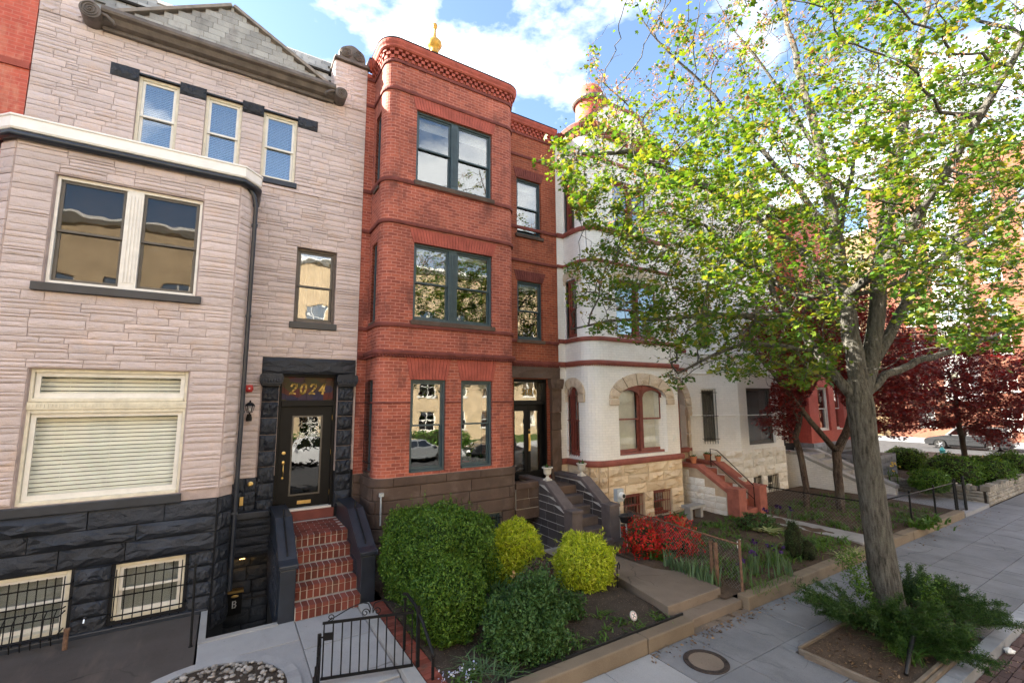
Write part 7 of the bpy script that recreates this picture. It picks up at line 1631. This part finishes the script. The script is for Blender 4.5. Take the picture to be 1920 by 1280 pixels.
# ---- cars
for nm,cl in (('car_white',(.72,.73,.74)),('car_grey',(.20,.21,.22)),('car_dark',(.018,.019,.021)),('car_silver',(.42,.44,.46))):
    q_=NT(nm); q_.fin(cl,.25,.5,.25); q_.b.inputs['Coat Weight'].default_value=.8; q_.b.inputs['Coat Roughness'].default_value=.04
plain('tyre',(.012,.012,.012),.8,.2); plain('alloy',(.45,.45,.46),.3,.5,.9); glass('car_glass',tint=(.10,.11,.11),refl=.12,wave=0); plain('tail_red',(.35,.01,.01),.25,.5); plain('head_lamp',(.75,.76,.78),.15,.5)
def car(lab,paint,loc,rz,suv=False,group='cars parked along the streets'):
    t=thing('parked_car',lab,'car',(0,0,0),group); Hh=1.72 if suv else 1.43; hw=.90
    body=[(2.25,.30),(2.32,.45),(2.28,.66),(2.05,.80),(1.15,.93 if not suv else 1.0),(-1.75,.98 if not suv else 1.05),(-2.2,.95 if not suv else 1.02),(-2.30,.70),(-2.28,.38),(-2.2,.28)]
    def wheelcut(prof):   # lower edge with two wheel arches
        low=[]; 
        for cx in (-1.38,1.40): low+= [(cx+.40*math.cos(R(a)),.30+.40*math.sin(R(a))) for a in range(180,-1,-15)]
        return prof+low
    prof=wheelcut(body); n=len(prof); m=MB(); L_=[]
    for y,k in ((-hw,.0),(-hw+.05,.03),(hw-.05,.03),(hw,.0)):
        for x,z in prof: s=1 if k else .985; L_.append((x*s,y,.62+(z-.62)*(1 if k else .93)))
    fs=[tuple(range(n)),tuple(range(3*n,4*n))[::-1]]
    for r_ in range(3):
        for i in range(n): j=(i+1)%n; fs.append((r_*n+i,(r_+1)*n+i,(r_+1)*n+j,r_*n+j))
    m.add(L_,fs); obj('body',m,paint,t,smooth='auto')
    zb=.93 if not suv else 1.0; roof=[(1.05,zb),(.25,Hh-.05),(-.1,Hh),(-1.1,Hh-.02),(-1.45,Hh-.08),(-2.0,zb+.05)] if not suv else [(1.1,zb),(.45,Hh-.06),(.2,Hh),(-1.7,Hh-.02),(-1.95,Hh-.1),(-2.15,zb+.05)]
    nn=len(roof); V_=[]
    for y,z_ in ((-1,0),(1,0)):
        for x,z in roof: V_.append((x,y*(hw-.06-.20*(z-zb)/(Hh-zb)),z))
    cab=MB(); cab.add(V_,[tuple(range(nn))[::-1],tuple(range(nn,2*nn))]+[(i,i+1,i+1+nn,i+nn) for i in range(nn-1)]); obj('cabin',cab,paint,t,smooth='auto')
    yy=lambda z:(hw-.06-.20*(z-zb)/(Hh-zb)); za,zc=zb+.06,Hh-.12
    xf=lambda z:roof[0][0]+(roof[1][0]-roof[0][0])*(z-zb)/(roof[1][1]-zb); xr=lambda z:roof[-1][0]+(roof[-2][0]-roof[-1][0])*(z-zb-.05)/(roof[-2][1]-zb-.05)
    for s in (-1,1):
        for (a,b) in (((xf(za)-.18,xf(zc)-.14),(-.12,-.12)),((-.22,-.22),(xr(za)+.18,xr(zc)+.12))):
            w=MB(); w.add([(a[0],s*(yy(za)+.004),za),(b[0],s*(yy(za)+.004),za),(b[1],s*(yy(zc)+.004),zc),(a[1],s*(yy(zc)+.004),zc)],[(0,1,2,3)]); obj('side_window',w,'car_glass',t)
        obj('mirror',MB().ball((.80,s*(hw+.06),zb+.08),.09,8,6,(.7,1,.7)),paint,t,smooth=True)
        obj('headlight',MB().ball((2.17,s*.66,.66),.13,8,6,(.6,1.2,.55)),'head_lamp',t,smooth=True); obj('tail_light',MB().ball((-2.22,s*.70,.80),.12,8,6,(.5,1.1,.8)),'tail_red',t,smooth=True)
        obj('door_handle',MB().box(-.05,.12,s*hw-.012,s*hw+.014,zb-.14,zb-.11),paint,t)
    for (x0,z0,x1,z1,nm) in ((xf(zb+.05)+.01,zb+.05,xf(Hh-.1)+.01,Hh-.1,'windscreen'),(xr(zb+.1)-.012,zb+.1,xr(Hh-.14)-.012,Hh-.14,'rear_window')):
        w=MB(); w.add([(x0,-yy(z0)+.08,z0),(x0,yy(z0)-.08,z0),(x1,yy(z1)-.08,z1),(x1,-yy(z1)+.08,z1)],[(0,1,2,3)]); obj(nm,w,'car_glass',t)
    Mw=Matrix.Rotation(R(90),3,'X')
    for cx in (-1.38,1.40):
        for s in (-1,1):
            y0=s*(hw-.10); tb=MB().lathe([(.20,-.10),(.31,-.10),(.335,-.06),(.335,.06),(.31,.10),(.20,.10)],(cx,y0,.335),22,Mw); tw_=obj('wheel',tb,'tyre',t,smooth='auto'); rm=MB().lathe([(.001,-.085),(.21,-.085),(.215,.09),(.001,.09)],(cx,y0,.335),18,Mw)
            for k in range(5): a=R(72*k); rm.box(cx-.0,cx+.001,y0,y0+.001,.3,.301) if False else rm.tube([(cx,y0+s*.095,.335),(cx+.2*math.cos(a),y0+s*.095,.335+.2*math.sin(a))],.026,5)
            obj('rim',rm,'alloy',tw_)
    obj('grille',MB().box(2.27,2.315,-.45,.45,.42,.60),'black_plastic',t); obj('number_plate',MB().box(2.315,2.325,-.26,.26,.36,.46),'white_plastic',t); obj('underbody',MB().box(-2.1,2.1,-.75,.75,.2,.4),'black_plastic',t)
    t.location=loc; t.rotation_euler=(0,0,rz); return t
car('dark sport utility vehicle parked along the far cross street','car_dark',(46.3,11.2,-.146),R(90),True)
car('white sedan parked farther along the far cross street','car_white',(46.2,5.4,-.146),R(90))
for i,(x,p,s,l) in enumerate(((-7.5,'car_silver',False,'silver sedan parked across the road, leftmost of the mirrored cars'),(-1.6,'car_white',False,'white sedan parked across the road, mirrored in the wide window'),(4.2,'car_white',True,'white sport utility vehicle parked across the road'),(10.2,'car_grey',False,'grey sedan parked across the road'),(16.2,'car_dark',True,'dark sport utility vehicle parked across the road'))): car(l,p,(x,-8.1,-.15),0 if i%2 else R(180),s)
# hedge and trees across the road (they show in the windows)
for i,x in enumerate((-14,-5.5,4.5,13)): shrub('opposite_hedge','clipped green hedge across the road, number %s from the left'%('one','two','three','four')[i],'hedge',[((x,-13.6,.55),(3.6,.7,.75),5200,4)],(.05,.09),'hedge_leaf',seed=200+i,noise=.06,depth=.06)
# houseplants inside the right ground-floor window of the brick house
g9=np.random.default_rng(9); V=[];F=[]
v,f=blade_arrays(g9,34,(4.92,10.02,2.20),(.04,.04),.62,.05,.5); V+=v; F+=f
t=thing('houseplant','tall green houseplant inside the right ground-floor window of brick house','plant',(4.92,10.02,2.0)); arrays_obj('leaves',V,F,'grass_blade',t,kind='stuff'); obj('pot',MB().lathe([(.07,2.05),(.09,2.20),(.001,2.2)],(4.92,10.02,0),12),'terracotta',t); obj('stand',MB().box(4.75,5.42,9.95,10.15,1.98,2.05),'white_frame',t)
v,f=blade_arrays(g9,30,(5.3,10.02,2.12),(.05,.04),.30,.06,1.0); t=thing('houseplant','small bushy houseplant at right of the taller one behind glass','plant',(5.3,10.02,2.05)); arrays_obj('leaves',v,f,'azalea_leaf',t,kind='stuff'); obj('pot',MB().lathe([(.06,2.05),(.075,2.15),(.001,2.15)],(5.3,10.02,0),12),'terracotta',t)
